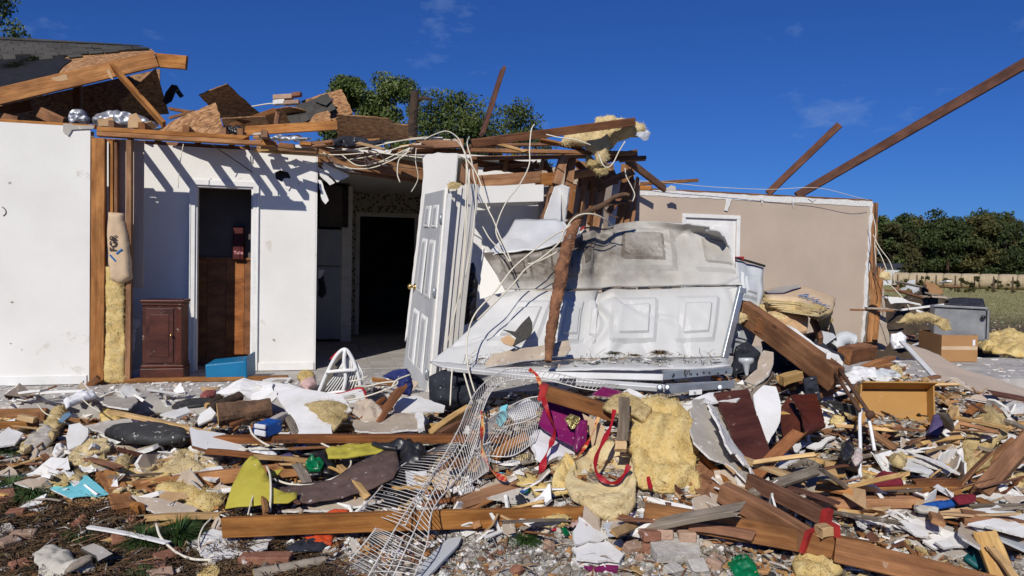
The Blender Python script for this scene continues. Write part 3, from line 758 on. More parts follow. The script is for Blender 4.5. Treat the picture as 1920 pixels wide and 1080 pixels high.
obox('drywall', uvz(d1, VB + .10,.003), HU * (uB1 - d1), HV * .013, ZZ * (H - .05), M_DARKW, wb)
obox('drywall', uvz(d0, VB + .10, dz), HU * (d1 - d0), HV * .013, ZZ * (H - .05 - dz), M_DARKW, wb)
cw = .058
for u_ in (d0 - cw, d1):
 obox('door_casing', uvz(u_, VB - .028,.004), HU * cw, HV * .02, ZZ * (dz - .002), M_TRIM, wb, ch=.005)
 obox('door_casing', uvz(u_ + (.0 if u_ < d0 else .043), VB - .036,.006), HU * .015, HV * .0075, ZZ * (dz + .045), M_TRIM, wb, ch=.003)
obox('door_casing', uvz(d0 - cw, VB - .0285, dz), HU * (d1 - d0 + 2 * cw), HV * .02, ZZ * cw, M_TRIM, wb, ch=.005)
for u_ in (d0, d1 - .018):
 obox('door_jamb', uvz(u_ + (.001 if u_ == d0 else -.001), VB - .006,.005), HU * .018, HV * .118, ZZ * (dz - .02), M_TRIM, wb)
obox('door_jamb', uvz(d0 + .002, VB - .006, dz - .019), HU * (d1 - d0 - .004), HV * .118, ZZ * .0185, M_TRIM, wb)
obox('baseboard', uvz(d1 + cw + .002, VB - .022,.004), HU * (uB1 - d1 - cw - .004), HV * .0145, ZZ * .085, M_TRIM, wb, ch=.004)
obox('end_cap', uvz(uB1 + .002, VB - .004,.003), HU * .013, HV * .125, ZZ * (H - .06), M_WALL, wb)
beam('top_plate', None, None, uvz(uB0, VB + .055, H - .004), uvz(uB1, VB + .055, H - .004),.09,.04, W_BRN, parent=wb)
# short ceiling joists from the front plate to this wall: they throw the slanting shadows
for k, (px, ww) in enumerate(((205,.05),(262,.06),(345,.06),(415,.055),(447,.05),(492,.06))):
 beam('ceiling_joist', 'short ceiling joist spanning above the porch behind the top plate', 'joist', uvz(UP(px, VA), VA + .04, H + .045), uvz(UP(px, VA) + .01, VB + .09, H + .055), ww, .07, W_BRN, group='porch ceiling joists')
# little bathroom behind the doorway
br = empty('bathroom', uvz(UP(420,10.4),10.4,0), 'dim bathroom behind the cased doorway with wood wainscot and dark walls', 'room')
rb0, rb1, rv = UP(318,9.18), uB1 + .02,9.18
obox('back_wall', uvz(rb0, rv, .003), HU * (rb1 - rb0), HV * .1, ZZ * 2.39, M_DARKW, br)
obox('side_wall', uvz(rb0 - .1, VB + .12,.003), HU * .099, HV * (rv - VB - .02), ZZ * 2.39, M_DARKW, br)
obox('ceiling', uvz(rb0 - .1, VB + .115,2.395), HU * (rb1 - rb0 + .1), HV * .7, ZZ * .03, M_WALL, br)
wz = onv(440,488, rv - .02).z
nP = 8
for k in range(nP):
 a = rb0 + (rb1 - rb0) * k / nP
 obox('wainscot_panel', uvz(a + .002, rv - .016,.08), HU * ((rb1 - rb0) / nP - .004), HV * .015, ZZ * (wz - .08), W_PANEL, br)
obox('cap_rail', uvz(rb0, rv - .035, wz), HU * (rb1 - rb0), HV * .034, ZZ * .03, W_PANEL, br, ch=.006)
obox('wainscot_base', uvz(rb0, rv - .03,.004), HU * (rb1 - rb0), HV * .029, ZZ * .08, W_PANEL, br)
# red hanging box with pink label on the back wall
rbx = onv(437,487, rv - .03)
rh = obox('hanging_bag', rbx, HU * .12,-HV * .05, ZZ * .38, pm('dark_red_bag', (.09,.012,.012),(.06,.008,.008),6,.6), ch=.012)
tag(rh, 'dark red hanging pouch with pink label in the dim bathroom', 'pouch')
text_on(rh, 'Tulle', onv(447,474, rv - .085), HU, -HV, .05, pm('pink_print', (.8,.35,.38),(.8,.35,.38),5,.6), bold=True)
tl = empty('toilet', onz(372,660,0), 'white toilet bowl edge just inside the bathroom doorway', 'toilet')
tp = onz(338,684,0)
lathe('bowl', [(.0,.12),(.06,.11),(.2,.13),(.32,.19),(.37,.20),(.39,.19)], tp, ZZ, M_TRIM, tl)
lathe('seat', [(.392,.20),(.41,.205),(.42,.19)], tp, ZZ, M_TRIM, tl)

# ------------------------------------------------------------------ kitchen behind the opening
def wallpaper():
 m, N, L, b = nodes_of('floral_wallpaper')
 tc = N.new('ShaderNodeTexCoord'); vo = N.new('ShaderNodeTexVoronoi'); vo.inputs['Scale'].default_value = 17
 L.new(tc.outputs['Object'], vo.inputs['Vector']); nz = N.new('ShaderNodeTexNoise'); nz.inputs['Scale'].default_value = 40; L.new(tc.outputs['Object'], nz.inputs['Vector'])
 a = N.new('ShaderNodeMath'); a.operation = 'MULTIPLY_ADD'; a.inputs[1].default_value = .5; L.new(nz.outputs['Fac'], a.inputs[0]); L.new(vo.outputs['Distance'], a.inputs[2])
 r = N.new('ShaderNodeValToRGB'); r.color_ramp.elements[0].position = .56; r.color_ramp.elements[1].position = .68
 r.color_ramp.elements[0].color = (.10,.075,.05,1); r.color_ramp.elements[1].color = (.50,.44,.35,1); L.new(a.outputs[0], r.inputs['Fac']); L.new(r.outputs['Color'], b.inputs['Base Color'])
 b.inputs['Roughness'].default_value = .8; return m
kt = empty('kitchen', uvz(UP(720,13.2),13.2,0), 'dark kitchen seen through the wide opening with floral wallpaper', 'room')
VK = 13.2
k0, k1 = UP(530, VK), UP(830, VK)
wp = wallpaper()
o0, o1 = UP(674, VK), UP(776, VK); oz = onv(720,407, VK).z
sheet('wallpaper_wall', None, None, [uvz(k0, VK, .003), uvz(o0, VK, .003), uvz(o0, VK, oz), uvz(o1, VK, oz), uvz(o1, VK, .003), uvz(k1, VK, .003), uvz(k1, VK, 2.43), uvz(k0, VK, 2.43)], ('v', VK),.05, wp, parent=kt)
for u_ in (o0 - .07, o1): obox('door_casing', uvz(u_, VK - .05,.003), HU * .07, HV * .02, ZZ * oz, M_CASE, kt)
obox('door_casing', uvz(o0 - .07, VK - .0505, oz), HU * (o1 - o0 + .14), HV * .02, ZZ * .07, M_CASE, kt)
obox('column', uvz(UP(640,11.9),11.9,.003), HU * .16, HV * 1.2, ZZ * 2.385, M_CASE, kt)
obox('ceiling', uvz(uB1 - .4, VB + .06,2.432), HU * 3.0, HV * 8.2, ZZ * .04, M_WALL, kt)
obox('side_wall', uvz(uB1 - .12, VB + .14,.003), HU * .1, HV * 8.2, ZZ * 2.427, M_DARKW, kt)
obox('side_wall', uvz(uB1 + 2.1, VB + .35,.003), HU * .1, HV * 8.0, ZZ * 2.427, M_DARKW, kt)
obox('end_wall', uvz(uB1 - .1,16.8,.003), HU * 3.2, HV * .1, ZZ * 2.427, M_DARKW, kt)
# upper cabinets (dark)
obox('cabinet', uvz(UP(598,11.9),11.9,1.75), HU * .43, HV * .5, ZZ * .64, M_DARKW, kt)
# tiled kitchen floor: separate tiles
tu0, tv0, ts = uB1 + .03, VB + .02,.305
tile_me = None
for i in range(8):
 for j in range(14):
  if tile_me is None:
   t = obox('floor_tile', uvz(tu0 + i * ts + .003, tv0 + j * ts + .003,.0), HU * (ts - .006), HV * (ts - .006), ZZ * .008, M_TILE, kt)
   tile_me = t
  else:
   c = tile_me.copy(); COL.objects.link(c); c.location = tile_me.location + HU * (i * ts) + HV * (j * ts); c.location.z += RND.uniform(-.0015,.0015)
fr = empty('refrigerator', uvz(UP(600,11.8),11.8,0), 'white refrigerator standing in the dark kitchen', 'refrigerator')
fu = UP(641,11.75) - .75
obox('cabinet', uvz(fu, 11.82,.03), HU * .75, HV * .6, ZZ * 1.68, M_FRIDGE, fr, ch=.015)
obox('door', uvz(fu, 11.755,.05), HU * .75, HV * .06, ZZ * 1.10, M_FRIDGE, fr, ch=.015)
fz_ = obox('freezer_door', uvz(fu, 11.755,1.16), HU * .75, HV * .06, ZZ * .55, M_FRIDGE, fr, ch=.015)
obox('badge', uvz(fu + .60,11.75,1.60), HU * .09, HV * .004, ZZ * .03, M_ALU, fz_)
# clothing hung at the fridge edge
sheet('cloth', 'dark patterned cloth hanging beside the refrigerator', 'cloth', [(597,505),(608,520),(612,550),(604,560),(597,555)], ('v', 10.9),.02, M_DKC, puff=.05, jag=.01, res=.05, wave=.02)
sheet('paper_bag', 'small white paper hanging above the dark cloth in the kitchen', 'paper', [(597,506),(609,506),(602,521),(597,522)], ('v', 10.85),.004, M_PAPER, jag=.004)
# header over the opening, ragged
hd = beam('header_board', 'ragged orange header board over the dark kitchen opening', 'board', onv(590,292, VB + .02), onv(800,322, VB + .25),.05,.20, W_OR, bow=.01, jag=(.05,0))
beam('header_board', 'second header board set behind the ragged orange one', 'board', onv(592,300, VB + .09), onv(800,332, VB + .32),.04,.18, W_BRN)
for k, q in enumerate(([(596,300),(612,303),(655,330),(632,342),(606,318)], [(596,312),(606,320),(628,343),(618,347),(600,330)], [(596,337),(602,338),(616,376),(610,383),(604,375)], [(604,305),(650,312),(668,322),(640,322)])):
 sheet('torn_ceiling_strip', ['wide torn white ceiling strip drooping from the kitchen header', 'short torn ceiling strip below the wide one at the kitchen opening', 'long thin white strip dangling at the wall edge of the kitchen opening', 'grey torn ceiling paper tucked under the kitchen header'][k],
  'drywall', q, ('v', VB + .02 - .01 * k),.012, [M_DW if k < 3 else M_DWG, M_DWG, M_GYP], jag=.008, seg=.04)

# ------------------------------------------------------------------ centre: twisted door and broken framing
dr = empty('panel_door', at(797,736,7.0), 'grey six-panel door hanging open on three hinges', 'door')
hb, ht = at(796,738,7.05), at(832,356,7.10)
fb, ft = at(756,690,7.72), at(797,364,7.78)
dn = (fb - hb).cross(ht - hb).normalized()
if dn.dot(CAM - hb) < 0: dn = -dn
def dq(s, t):                                    # s: 0 hinge .. 1 free edge, t: 0 bottom .. 1 top
 return (hb * (1 - s) + fb * s) * (1 - t) + (ht * (1 - s) + ft * s) * t
def dslab(name, s0, s1, t0, t1, h0, h1, mat, par, inset=0.0):
 q = [dq(s0, t0), dq(s1, t0), dq(s1, t1), dq(s0, t1)]
 c = sum(q, Vector()) / 4
 lo = [p + dn * h0 for p in q]; hi = [p + (c - p) * inset + dn * h1 for p in q]
 v = lo + hi; f = [(3,2,1,0),(4,5,6,7),(0,1,5,4),(1,2,6,5),(2,3,7,6),(3,0,4,7)]
 return mk(name, v, f, mat, par)
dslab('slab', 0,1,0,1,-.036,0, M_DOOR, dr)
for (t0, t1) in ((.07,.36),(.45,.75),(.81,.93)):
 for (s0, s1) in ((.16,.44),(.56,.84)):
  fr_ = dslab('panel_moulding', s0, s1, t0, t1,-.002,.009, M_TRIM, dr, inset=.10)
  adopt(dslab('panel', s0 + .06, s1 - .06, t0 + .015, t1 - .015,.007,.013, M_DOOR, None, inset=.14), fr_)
for t in (.10,.50,.86):
 hg = dslab('hinge', -.07,.04, t - .022, t + .022,.0,.006, M_GALV, dr)
 wire('hinge_pin', None, None, [dq(-.015, t - .025) + dn * .008, dq(-.015, t + .025) + dn * .008], .006, M_GALV, parent=hg, straight=True)
kp = dq(.93,.47)
kn = lathe('knob', [(0,.03),(.008,.03),(.012,.012),(.035,.012),(.042,.026),(.06,.03),(.072,.02),(.075,.004)], kp, dn, M_GOLD, dr)
lathe('rosette', [(-.002,.034),(.006,.034),(.009,.02)], kp, dn, M_GOLD, kn)
dslab('edge_strip', -.17,-.02,.0,.98,-.05,-.012, M_TRIM, dr)
# door jamb and casing boards, splayed
cas = empty('door_casing', at(825,735,7.1), 'splayed bundle of tall white casing boards beside the open door', 'casing')
for k in range(5):
 x0, x1 = 845 + 11.5 * k, 812 + 10.5 * k
 beam('casing_board', None, None, (x1,742 - 14 * k, 7.02 + .05 * k),(x0,350 - k, 7.12 + .05 * k),.02,.098, M_CASE, parent=cas, roll=math.pi / 2 + .5 + .10 * (k - 2), bow=.008)
sheet('jamb_backing', None, None, [(836,350),(897,346),(866,600),(850,738),(804,742)], [(836,350,7.25),(897,346,7.38),(804,742,7.12)], .02, [M_CASE, M_CASE, M_CASE], parent=cas)
beam('door_jamb', None, None, (806,735,6.99),(838,352,7.08),.03,.05, M_CASE, parent=cas)
sheet('torn_drywall', 'grey shaded drywall sheet above the open panel door', 'drywall', [(793,292),(822,286),(859,288),(853,350),(806,366),(790,455),(768,620),(760,640),(783,440),(795,330)],
 [(793,292,7.95),(859,288,7.45),(768,620,7.85)], .013, [M_WALL, M_DWP, M_GYP], jag=.006, seg=.08)
sheet('moss_tuft', 'small tuft of dry grass stuck on top of the casing boards', 'grass', [(838,345),(850,340),(866,346),(858,354),(842,354)], ('Y', 7.02),.01, M_INSD, puff=.03, jag=.012, fuzz=.03, res=.02)

fw = empty('wall_framing', uvz(UP(1000, VC), VC, 0), 'broken stud wall framing with leaning plates and shaded white soffit', 'wall')
def fb_(name, a, b, w, h, mat, roll=0.0, **k): return beam(name, None, None, a, b, w, h, mat, parent=fw, roll=roll, **k)
V = lambda px, py, dv=0.0: onv(px, py, VC + dv)
fb_('top_plate', V(882,297), V(1107,293),.09,.04, W_OR, jag=(0,.04))
fb_('top_plate', V(882,282,.01), V(1196,288,.02),.09,.042, W_OR, jag=(0,.08))
fb_('top_plate', V(880,274,.05), V(1130,268,.06),.09,.03, W_BRN)
fb_('cross_board', V(884,304,.12), V(1010,326,.16),.04,.07, W_BRN)
fb_('stud', V(868,352), V(873,302),.04,.085, W_BRN, roll=1.57)
fb_('stud', V(888,352,.03), V(889,303,.03),.04,.085, W_OR, roll=1.57)
fb_('header', V(896,340,-.02), V(1012,332,-.02),.04,.125, W_OR)
fb_('header', V(1004,337,.0), V(1048,335,.02),.04,.14, W_OR)
fb_('cripple_stud', V(946,322,.04), V(949,299,.04),.038,.05, W_OR, roll=1.57)
fb_('cripple_stud', V(1012,322,.03), V(1019,298,.03),.04,.05, W_OR, roll=1.2)
fb_('post', V(1042,346,-.02), V(1058,292,-.02),.09,.10, W_OR, roll=1.57)
fb_('post', V(1066,348,.03), V(1072,295,.03),.03,.10, W_BRN, roll=1.57)
fb_('stud', V(1018,412,.05), V(1036,345,.05),.05,.09, W_BRN, roll=1.57)
fb_('stud', V(1064,418,.02), V(1074,345,.02),.035,.09, W_BRN, roll=1.57)
for k, (a, b) in enumerate((((1116,425),(1136,315)),((1146,425),(1158,330)),((1160,425),(1172,308)),((1172,428),(1184,306)))):
 fb_('stud', V(a[0], a[1], .55 + .05 * k), V(b[0], b[1], .55 + .05 * k),.045 if k != 1 else .02,.09, W_OR if k != 1 else M_GYP, roll=1.57)
fb_('burnt_plate', V(1120,301,.2), V(1198,287,.2),.10,.09, W_BRN, jag=(0,.06))
for q, nm in (([(1040,350),(1052,346),(1050,415),(1018,415)], 0),([(1053,346),(1068,352),(1060,412),(1040,415)], 1)):
 sheet('white_casing', None, None, q, [(q[0][0], q[0][1], 8.15),(q[1][0], q[1][1], 8.2 - .12 * nm),(q[2][0], q[2][1], 8.15 + .1 * nm)], .02, [M_TRIM, M_TRIM, M_GYP], jag=.004, parent=fw)
# splintered lumber packed into the framing
rr = random.Random(23)
for k, (a, b, dv, w_, h_, m_) in enumerate((((905,318),(1000,306),.10,.04,.05, W_BRN),((1070,330),(1135,318),.30,.05,.09, W_OR),((1076,300),(1120,345),.35,.04,.07, W_BRN),((1085,420),(1100,310),.45,.05,.09, W_OR),((1130,345),(1195,318),.30,.04,.08, W_BRN),((1140,400),(1190,330),.40,.04,.07, W_RED),((900,262),(990,285),-.02,.06,.03, W_PALE),((1010,262),(1100,280),.0,.06,.03, W_OR),
  ((935,300),(1040,318),.14,.05,.04, W_RED),((975,345),(1010,300),.10,.03,.05, W_BRN),((1160,300),(1215,296),.1,.05,.05, W_BRN),((1185,420),(1196,330),.6,.04,.09, W_OR),((1105,425),(1112,330),.5,.03,.09, W_BRN),((1020,300),(1045,345),.12,.03,.06, W_BRN))):
 fb_('splintered_stud', V(a[0], a[1], dv), V(b[0], b[1], dv), w_, h_, m_, roll=rr.uniform(-.6,.6), jag=(.04,.09), bow=.006)
sheet('sheathing_scrap', None, None, [(1078,302),(1150,306),(1160,345),(1120,360),(1085,350)], ('v', VC + .5),.012, [M_OSBD, M_OSBD, M_OSB], jag=.02, parent=fw)
# soffit box
s0, s1 = V(893,349,-.05), V(1019,346,-.05)
obox('soffit', V(893,381,-.05), s1 - s0, HV * .55, ZZ * ((s0 - V(893,381,-.05)).z), M_WALL, fw)
for px0, px1, dv, mt in ((868,1010,.75, M_WALL),(1008,1130,.62, M_TAN)):
 a, b = UP(px0, VC + dv), UP(px1, VC + dv)
 obox('back_drywall', uvz(a, VC + dv, .002), HU * (b - a), HV * .013, ZZ * (H - .02), mt, fw)
fb_('brace', V(1176,300,.3), V(1246,354,1.0),.04,.09, W_BRN)
a0 = UP(1185, VC + .8)
obox('return_wall', uvz(a0 - .02, VC + .78,.002), HU * .1, HV * (VD - VC - .8), ZZ * 2.3, M_TAN, fw)
# white lit wall fragment and black object in the recess
sheet('torn_drywall', 'white sunlit triangle of drywall in the recess left of the garage door', 'drywall', [(904,462),(948,520),(946,548),(900,560)], [(904,462,7.3),(948,520,7.2),(900,560,7.2)], .013, [M_WALL, M_DWP, M_GYP], jag=.01)
sheet('black_bag', 'limp black bag slumped in the recess beside the casing boards', 'bag', [(872,500),(888,492),(897,530),(893,600),(868,610)], ('Y', 7.5),.05, M_BLK, puff=.1, wave=.02, res=.05, jag=.01)
# ------------------------------------------------------------------ right tan garage wall (v = 10.70)
wd = empty('garage_wall', uvz(UP(1400, VD), VD, 0), 'tan garage wall with white top strip and torn studs at its free end', 'wall')
uD0, uD1 = UP(1150, VD), UP(1634, VD)
dd0, dd1 = UP(1283, VD), UP(1379, VD); ddz = onv(1330,410, VD).z
sheet('drywall', None, None, [uvz(uD0, VD, .003), uvz(dd0, VD, .003), uvz(dd0, VD, ddz), uvz(dd1, VD, ddz), uvz(dd1, VD, .003), onv(1619,652, VD), onv(1625,560, VD), onv(1629,480, VD), uvz(uD1 - .03, VD, 2.32), uvz(uD0, VD, 2.335)],
 ('v', VD),.014, [M_TAN, M_DWP, M_GYP], parent=wd)
sheet('top_strip', None, None, [uvz(uD0, VD - .012,2.322), uvz(uD1 - .015, VD - .012,2.308), uvz(uD1 - .02, VD - .012,2.40), uvz(uD0, VD - .012,2.41)], ('v', VD - .012),.008, [M_GYP, M_DWG, M_GYP], jag=.008, seg=.1, parent=wd)
for q in ([(1362,372),(1372,374),(1364,396),(1358,394)], [(1425,372),(1432,372),(1429,384)], [(1484,374),(1487,374),(1488,390)], [(1515,372),(1530,373),(1524,379)]):
 sheet('torn_tape', None, None, q, ('v', VD - .03),.006, [M_GYP, M_DWG, M_GYP], jag=.004, seg=.05, parent=wd)
sheet('edge_paper', None, None, [(1631,380),(1637,382),(1631,470),(1626,560),(1619,655),(1614,655),(1620,560),(1627,450)], ('v', VD - .015),.012, [M_GYP, M_DWP, M_GYP], jag=.02, seg=.08, parent=wd)
beam('top_plate', None, None, uvz(uD0, VD + .06,2.42), uvz(uD1, VD + .06,2.41),.09,.04, W_BRN, parent=wd)
for (x, w_, mt, l0) in ((uD1 + .02,.045, W_OR, 0),(uD1 + .10,.04, W_BRN, 1.0),(UP(1500, VD),.04, W_OR, 0),(UP(1400, VD),.04, W_OR, 0),(UP(1250, VD),.04, W_OR, 0)):
 vstud(wd, x, VD + .06,.0 if not l0 else 1.0,2.38, w_, .088, mt)
for a, b, w_, mt in (((1628,655),(1640,510),.09, W_OR),((1638,655),(1652,498),.10, W_OR),((1618,655),(1630,540),.05, W_GREY)):
 beam('broken_stud', None, None, onv(a[0], a[1], VD - .02), onv(b[0], b[1], VD + .05),.04, w_, mt, parent=wd, roll=1.57, jag=(0,.15))
obox('back_sheathing', uvz(uD0, VD + .107,.003), HU * (uD1 - uD0 - .02), HV * .012, ZZ * 2.36, M_OSBD, wd)
sheet('wall_fragment', None, None, [(1650,500),(1656,520),(1660,600),(1668,640),(1658,658),(1644,655)], ('v', VD + .03),.014, [M_DWP, M_TAN, M_GYP], jag=.02, parent=wd)
gd = obox('door', uvz(dd0 + .002, VD + .01,.005), HU * (dd1 - dd0 - .004), HV * .04, ZZ * (ddz - .007), M_TRIM, wd)
gd['label'] = 'white closed door set in the tan wall'
for s in (.14,.56):
 for (z0, z1) in ((.2,.75),(.95,1.45),(1.6,1.9)):
  obox('panel', uvz(dd0 + (dd1 - dd0) * s, VD + .002, z0), HU * (dd1 - dd0) * .30, HV * .01, ZZ * (z1 - z0), M_TRIM, gd, ch=.004)
for u_ in (dd0 - .06, dd1): obox('casing', uvz(u_, VD - .03,.004), HU * .06, HV * .02, ZZ * ddz, M_TRIM, gd, ch=.005)
obox('casing', uvz(dd0 - .06, VD - .0305, ddz + .005), HU * (dd1 - dd0 + .12), HV * .02, ZZ * .06, M_TRIM, gd, ch=.005)

# scuffs on the white walls
rr = random.Random(14)
for k in range(6):
 par, vv_, x_, y_ = (wa, VA - .0025, rr.uniform(5,165), rr.uniform(250,700)) if k < 4 else (wb, VB - .011, rr.uniform(492,585), rr.uniform(300,690))
 s_ = rr.uniform(.8,3.5); q_ = [(x_ + s_ * math.cos(a) * rr.uniform(.5,1.4), y_ + s_ * math.sin(a) * rr.uniform(.3,1.2)) for a in (0,1.2,2.4,3.7,5)]
 sheet('scuff', None, None, q_, ('v', vv_),.002, [M_DWG if k % 3 else M_GREYC], parent=par)

# ------------------------------------------------------------------ collapsed roof, left
rf = empty('roof_section', at(150,235,8.6), 'torn off roof corner with dark shingles, felt and orange edge rafter', 'roof')
E0, E1 = at(-40,199,7.9), at(293,100,8.5)            # eave/rafter line
R0, R1 = at(-60,71,10.9), at(284,92,9.05)            # ridge line
nR = (E1 - E0).cross(R0 - E0).normalized()
if nR.z < 0: nR = -nR
def rp_(s, t, h=0.0):                                     # s along, t up the slope
 a = E0 + (E1 - E0) * s; b = R0 + (R1 - R0) * s
 return a + (b - a) * t + nR * h
def quad(name, s0, s1, t0, t1, h0, h1, mat, par, jit=0.0, r=RND):
 q = [(s0, t0),(s1, t0),(s1, t1),(s0, t1)]
 q = [(a + r.uniform(-jit, jit) * .3, b + r.uniform(-jit, jit)) for a, b in q]
 lo = [rp_(a, b, h0) for a, b in q]; hi = [rp_(a, b, h1) for a, b in q]
 f = [(3,2,1,0),(4,5,6,7),(0,1,5,4),(1,2,6,5),(2,3,7,6),(3,0,4,7)]
 return mk(name, lo + hi, f, mat, par)
nd = 14
dv_ = [rp_(-.05 + 1.05 * i / nd, j / nd, h_) for h_ in (0,-.014) for j in range(nd + 1) for i in range(nd + 1)]; df_ = []
for j in range(nd):
 for i in range(nd):
  k = j * (nd + 1) + i; df_.append((k, k + 1, k + nd + 2, k + nd + 1)); k += (nd + 1) ** 2; df_.append((k + nd + 1, k + nd + 2, k + 1, k))
mk('roof_deck', dv_, df_, M_OSB, rf)
# felt with ragged lower edge
ol = [(-.05,.04),(.1,.06),(.2,.03),(.32,.10),(.42,.08),(.47,.22),(.50,.30),(.56,.42),(.52,.52),(.60,.62),(.98,.66),(.98,.99),(-.05,.99)]
def in_ol(q):
 c = False; j = len(ol) - 1
 for i in range(len(ol)):
  a, b = ol[i], ol[j]
  if (a[1] > q.y) != (b[1] > q.y) and q.x < (b[0] - a[0]) * (q.y - a[1]) / (b[1] - a[1]) + a[0]: c = not c
  j = i
 return c
ov, oe, of, *_ = delaunay_2d_cdt([Vector(p) for p in ol] + [Vector((i * .07 + .013, j * .09 + .05)) for i in range(14) for j in range(10) if in_ol(Vector((i * .07 + .013, j * .09 + .05)))], [(i, (i + 1) % len(ol)) for i in range(len(ol))], [], 1,1e-5, True)
tri = [t for t in of if in_ol((ov[t[0]] + ov[t[1]] + ov[t[2]]) / 3)]
mk('roof_felt', [rp_(p.x, p.y, .006) for p in ov] + [rp_(p.x, p.y, .011) for p in ov], [tuple(t) for t in tri] + [tuple(len(ov) + i for i in t) for t in tri], M_FELT, rf)
# shingles, piece by piece, in courses from below upwards
rr = random.Random(5)
for row in range(8):
 t0 = .40 + row * .076
 lim0 = -.05
 n = 13
 for k in range(n):
  s0 = lim0 + k * (1.04 / n) + (.04 if row % 2 else 0); s1 = s0 + 1.04 / n - .004
  edge = .50 + .07 * math.sin(9 * s0) + .05 * math.sin(31 * s0)       # lower limit of what is left
  if t0 < edge or s1 > .99 or rr.random() < .04: continue
  quad('shingle', s0, s1, t0, min(t0 + .10,1.0),.013,.022 + .006 * rr.random(), M_SHIN, rf, .008, rr)
for k in range(11):                                        # ridge caps
 quad('ridge_cap', .0 + k * .09 - .02,.0 + k * .09 + .068,.955,1.01,.032,.042, M_SHIN, rf, .006, rr)
beam('edge_rafter', None, None, at(-40,190,7.86), at(293,111,8.46),.045,.17, W_OR, parent=rf, n=10)
beam('edge_rafter', None, None, at(-60,224,8.3), at(60,198,8.4),.04,.12, W_BRN, parent=rf)
beam('ridge_board', None, None, at(293,113,8.50), at(350,118,8.46),.045,.15, W_OR, parent=rf)
sheet('underside_panel', None, None, [(225,190),(292,128),(317,213),(232,218)], [(225,190,8.9),(292,128,8.62),(317,213,9.3)], .012, M_OSBD, parent=rf)
sheet('underside_panel', None, None, [(-30,205),(210,150),(300,130),(300,232),(-30,232)], [(0,205,9.9),(210,150,9.9),(300,232,9.8)], .012, M_OSBD, parent=rf)  # added back panel that blocks light behind the attic, in the shade-toned board
for q in ([(95,146),(125,140),(128,150),(105,152)], [(200,133),(205,128),(212,150),(206,146)]):
 sheet('torn_paper', None, None, q, ('Y', 7.82),.006, [M_KRAFT, M_KRAFT, M_KRAFT], jag=.01, seg=.04, parent=rf)
beam('brace', 'orange two-by-four brace leaning from the rafter down to the wall top', 'brace', (208,122,8.30),(308,234,8.0),.04,.088, W_OR, roll=.6, jag=(.05,0))
beam('attic_stud', 'upright brown stud in the dark attic under the torn roof', 'stud', (146,160,8.75),(146,225,8.75),.09,.05, W_BRN)
beam('attic_block', 'slanting brown attic board left of the foil bundles', 'board', (66,206,8.2),(120,232,8.0),.04,.12, W_BRN)
beam('attic_board', 'low brown board end at the far edge of the white wall top', 'board', (-30,212,8.1),(35,228,7.95),.04,.10, W_BRN)
# foil-faced bundles
sheet('foil_bundle', 'small silver foil insulation bundle on the wall top', 'insulation', [(131,218),(140,206),(155,206),(166,220),(163,234),(133,236)], ('Y', 7.85),.05, M_FOIL, puff=.1, wave=.03, jag=.01, res=.03, seg=.03)
sheet('foil_bundle', 'long crumpled silver foil insulation bundle beside the brace', 'insulation', [(176,232),(182,214),(205,207),(235,209),(270,219),(297,234),(290,242),(180,240)], ('Y', 7.95),.05, M_FOIL, puff=.14, wave=.05, freq=6, jag=.012, res=.03, seg=.04, fuzz=.02)
sheet('kraft_flap', 'brown kraft paper flap lying over the long foil bundle', 'paper', [(183,224),(210,219),(216,234),(185,237)], ('Y', 7.78),.006, M_KRAFT, wave=.02, jag=.008, res=.05)
sheet('kraft_flap', 'torn upright brown paper scrap between foil and brace', 'paper', [(243,216),(256,212),(266,226),(272,240),(240,240)], ('Y', 7.78),.006, M_KRAFT, wave=.03, jag=.01, res=.05)
# sheathing scraps along the wall top
def osbs(label, q, ref, mats, **k): return sheet('sheathing_sheet', label, 'sheathing', q, ref, .012, mats, jag=k.pop('jag', .008), **k)
osbs('pale triangular strand board scrap standing on the top plate', [(298,246),(330,224),(404,193),(413,215),(420,252),(360,254)], [(298,246,7.75),(404,193,8.0),(420,252,7.7)], M_OSB)
osbs('dark strand board sheet with shade in its colour, tilted against the sky', [(373,178),(400,167),(425,157),(497,222),(440,232),(415,222)], [(373,178,8.9),(425,157,8.7),(497,222,9.6)], M_OSBD)
osbs('low shade-toned strand board lying under the tilted dark sheet', [(415,222),(497,218),(510,245),(425,248)], [(415,222,8.6),(497,218,8.6),(425,248,9.1)], M_OSBD)
osbs('sunlit strand board roof piece with shingles clinging to it', [(565,190),(600,178),(641,168),(662,212),(640,226),(575,236)], [(565,190,9.4),(641,168,9.6),(640,226,9.0)], M_OSB)
osbs('broken strand board edge hanging below the shingled piece', [(590,215),(615,208),(622,228),(575,238)], [(590,215,8.9),(615,208,8.9),(575,238,8.7)], M_OSB, jag=.02)
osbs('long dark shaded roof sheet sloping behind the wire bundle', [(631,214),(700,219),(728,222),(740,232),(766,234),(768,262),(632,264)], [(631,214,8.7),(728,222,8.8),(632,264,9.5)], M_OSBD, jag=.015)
sh = empty('shingle_patch', at(570,215,9.0), 'loose patch of grey asphalt shingles on the wrecked roof', 'shingles')
rr = random.Random(8)
for i in range(5):
 for j in range(3):
  x, y = 533 + i * 16 + j * 5,208 - i * 6.5 + j * 9
  sheet('shingle', None, None, [(x + rr.uniform(-1,1), y),(x + 17, y - 7 + rr.uniform(-1,1)),(x + 23, y + 4),(x + 6, y + 12)], [(540,210,9.12 - .01 * j),(600,185,9.25 - .01 * j),(570,232,8.85 - .01 * j)], .006, M_SHIN, jag=.003, parent=sh)
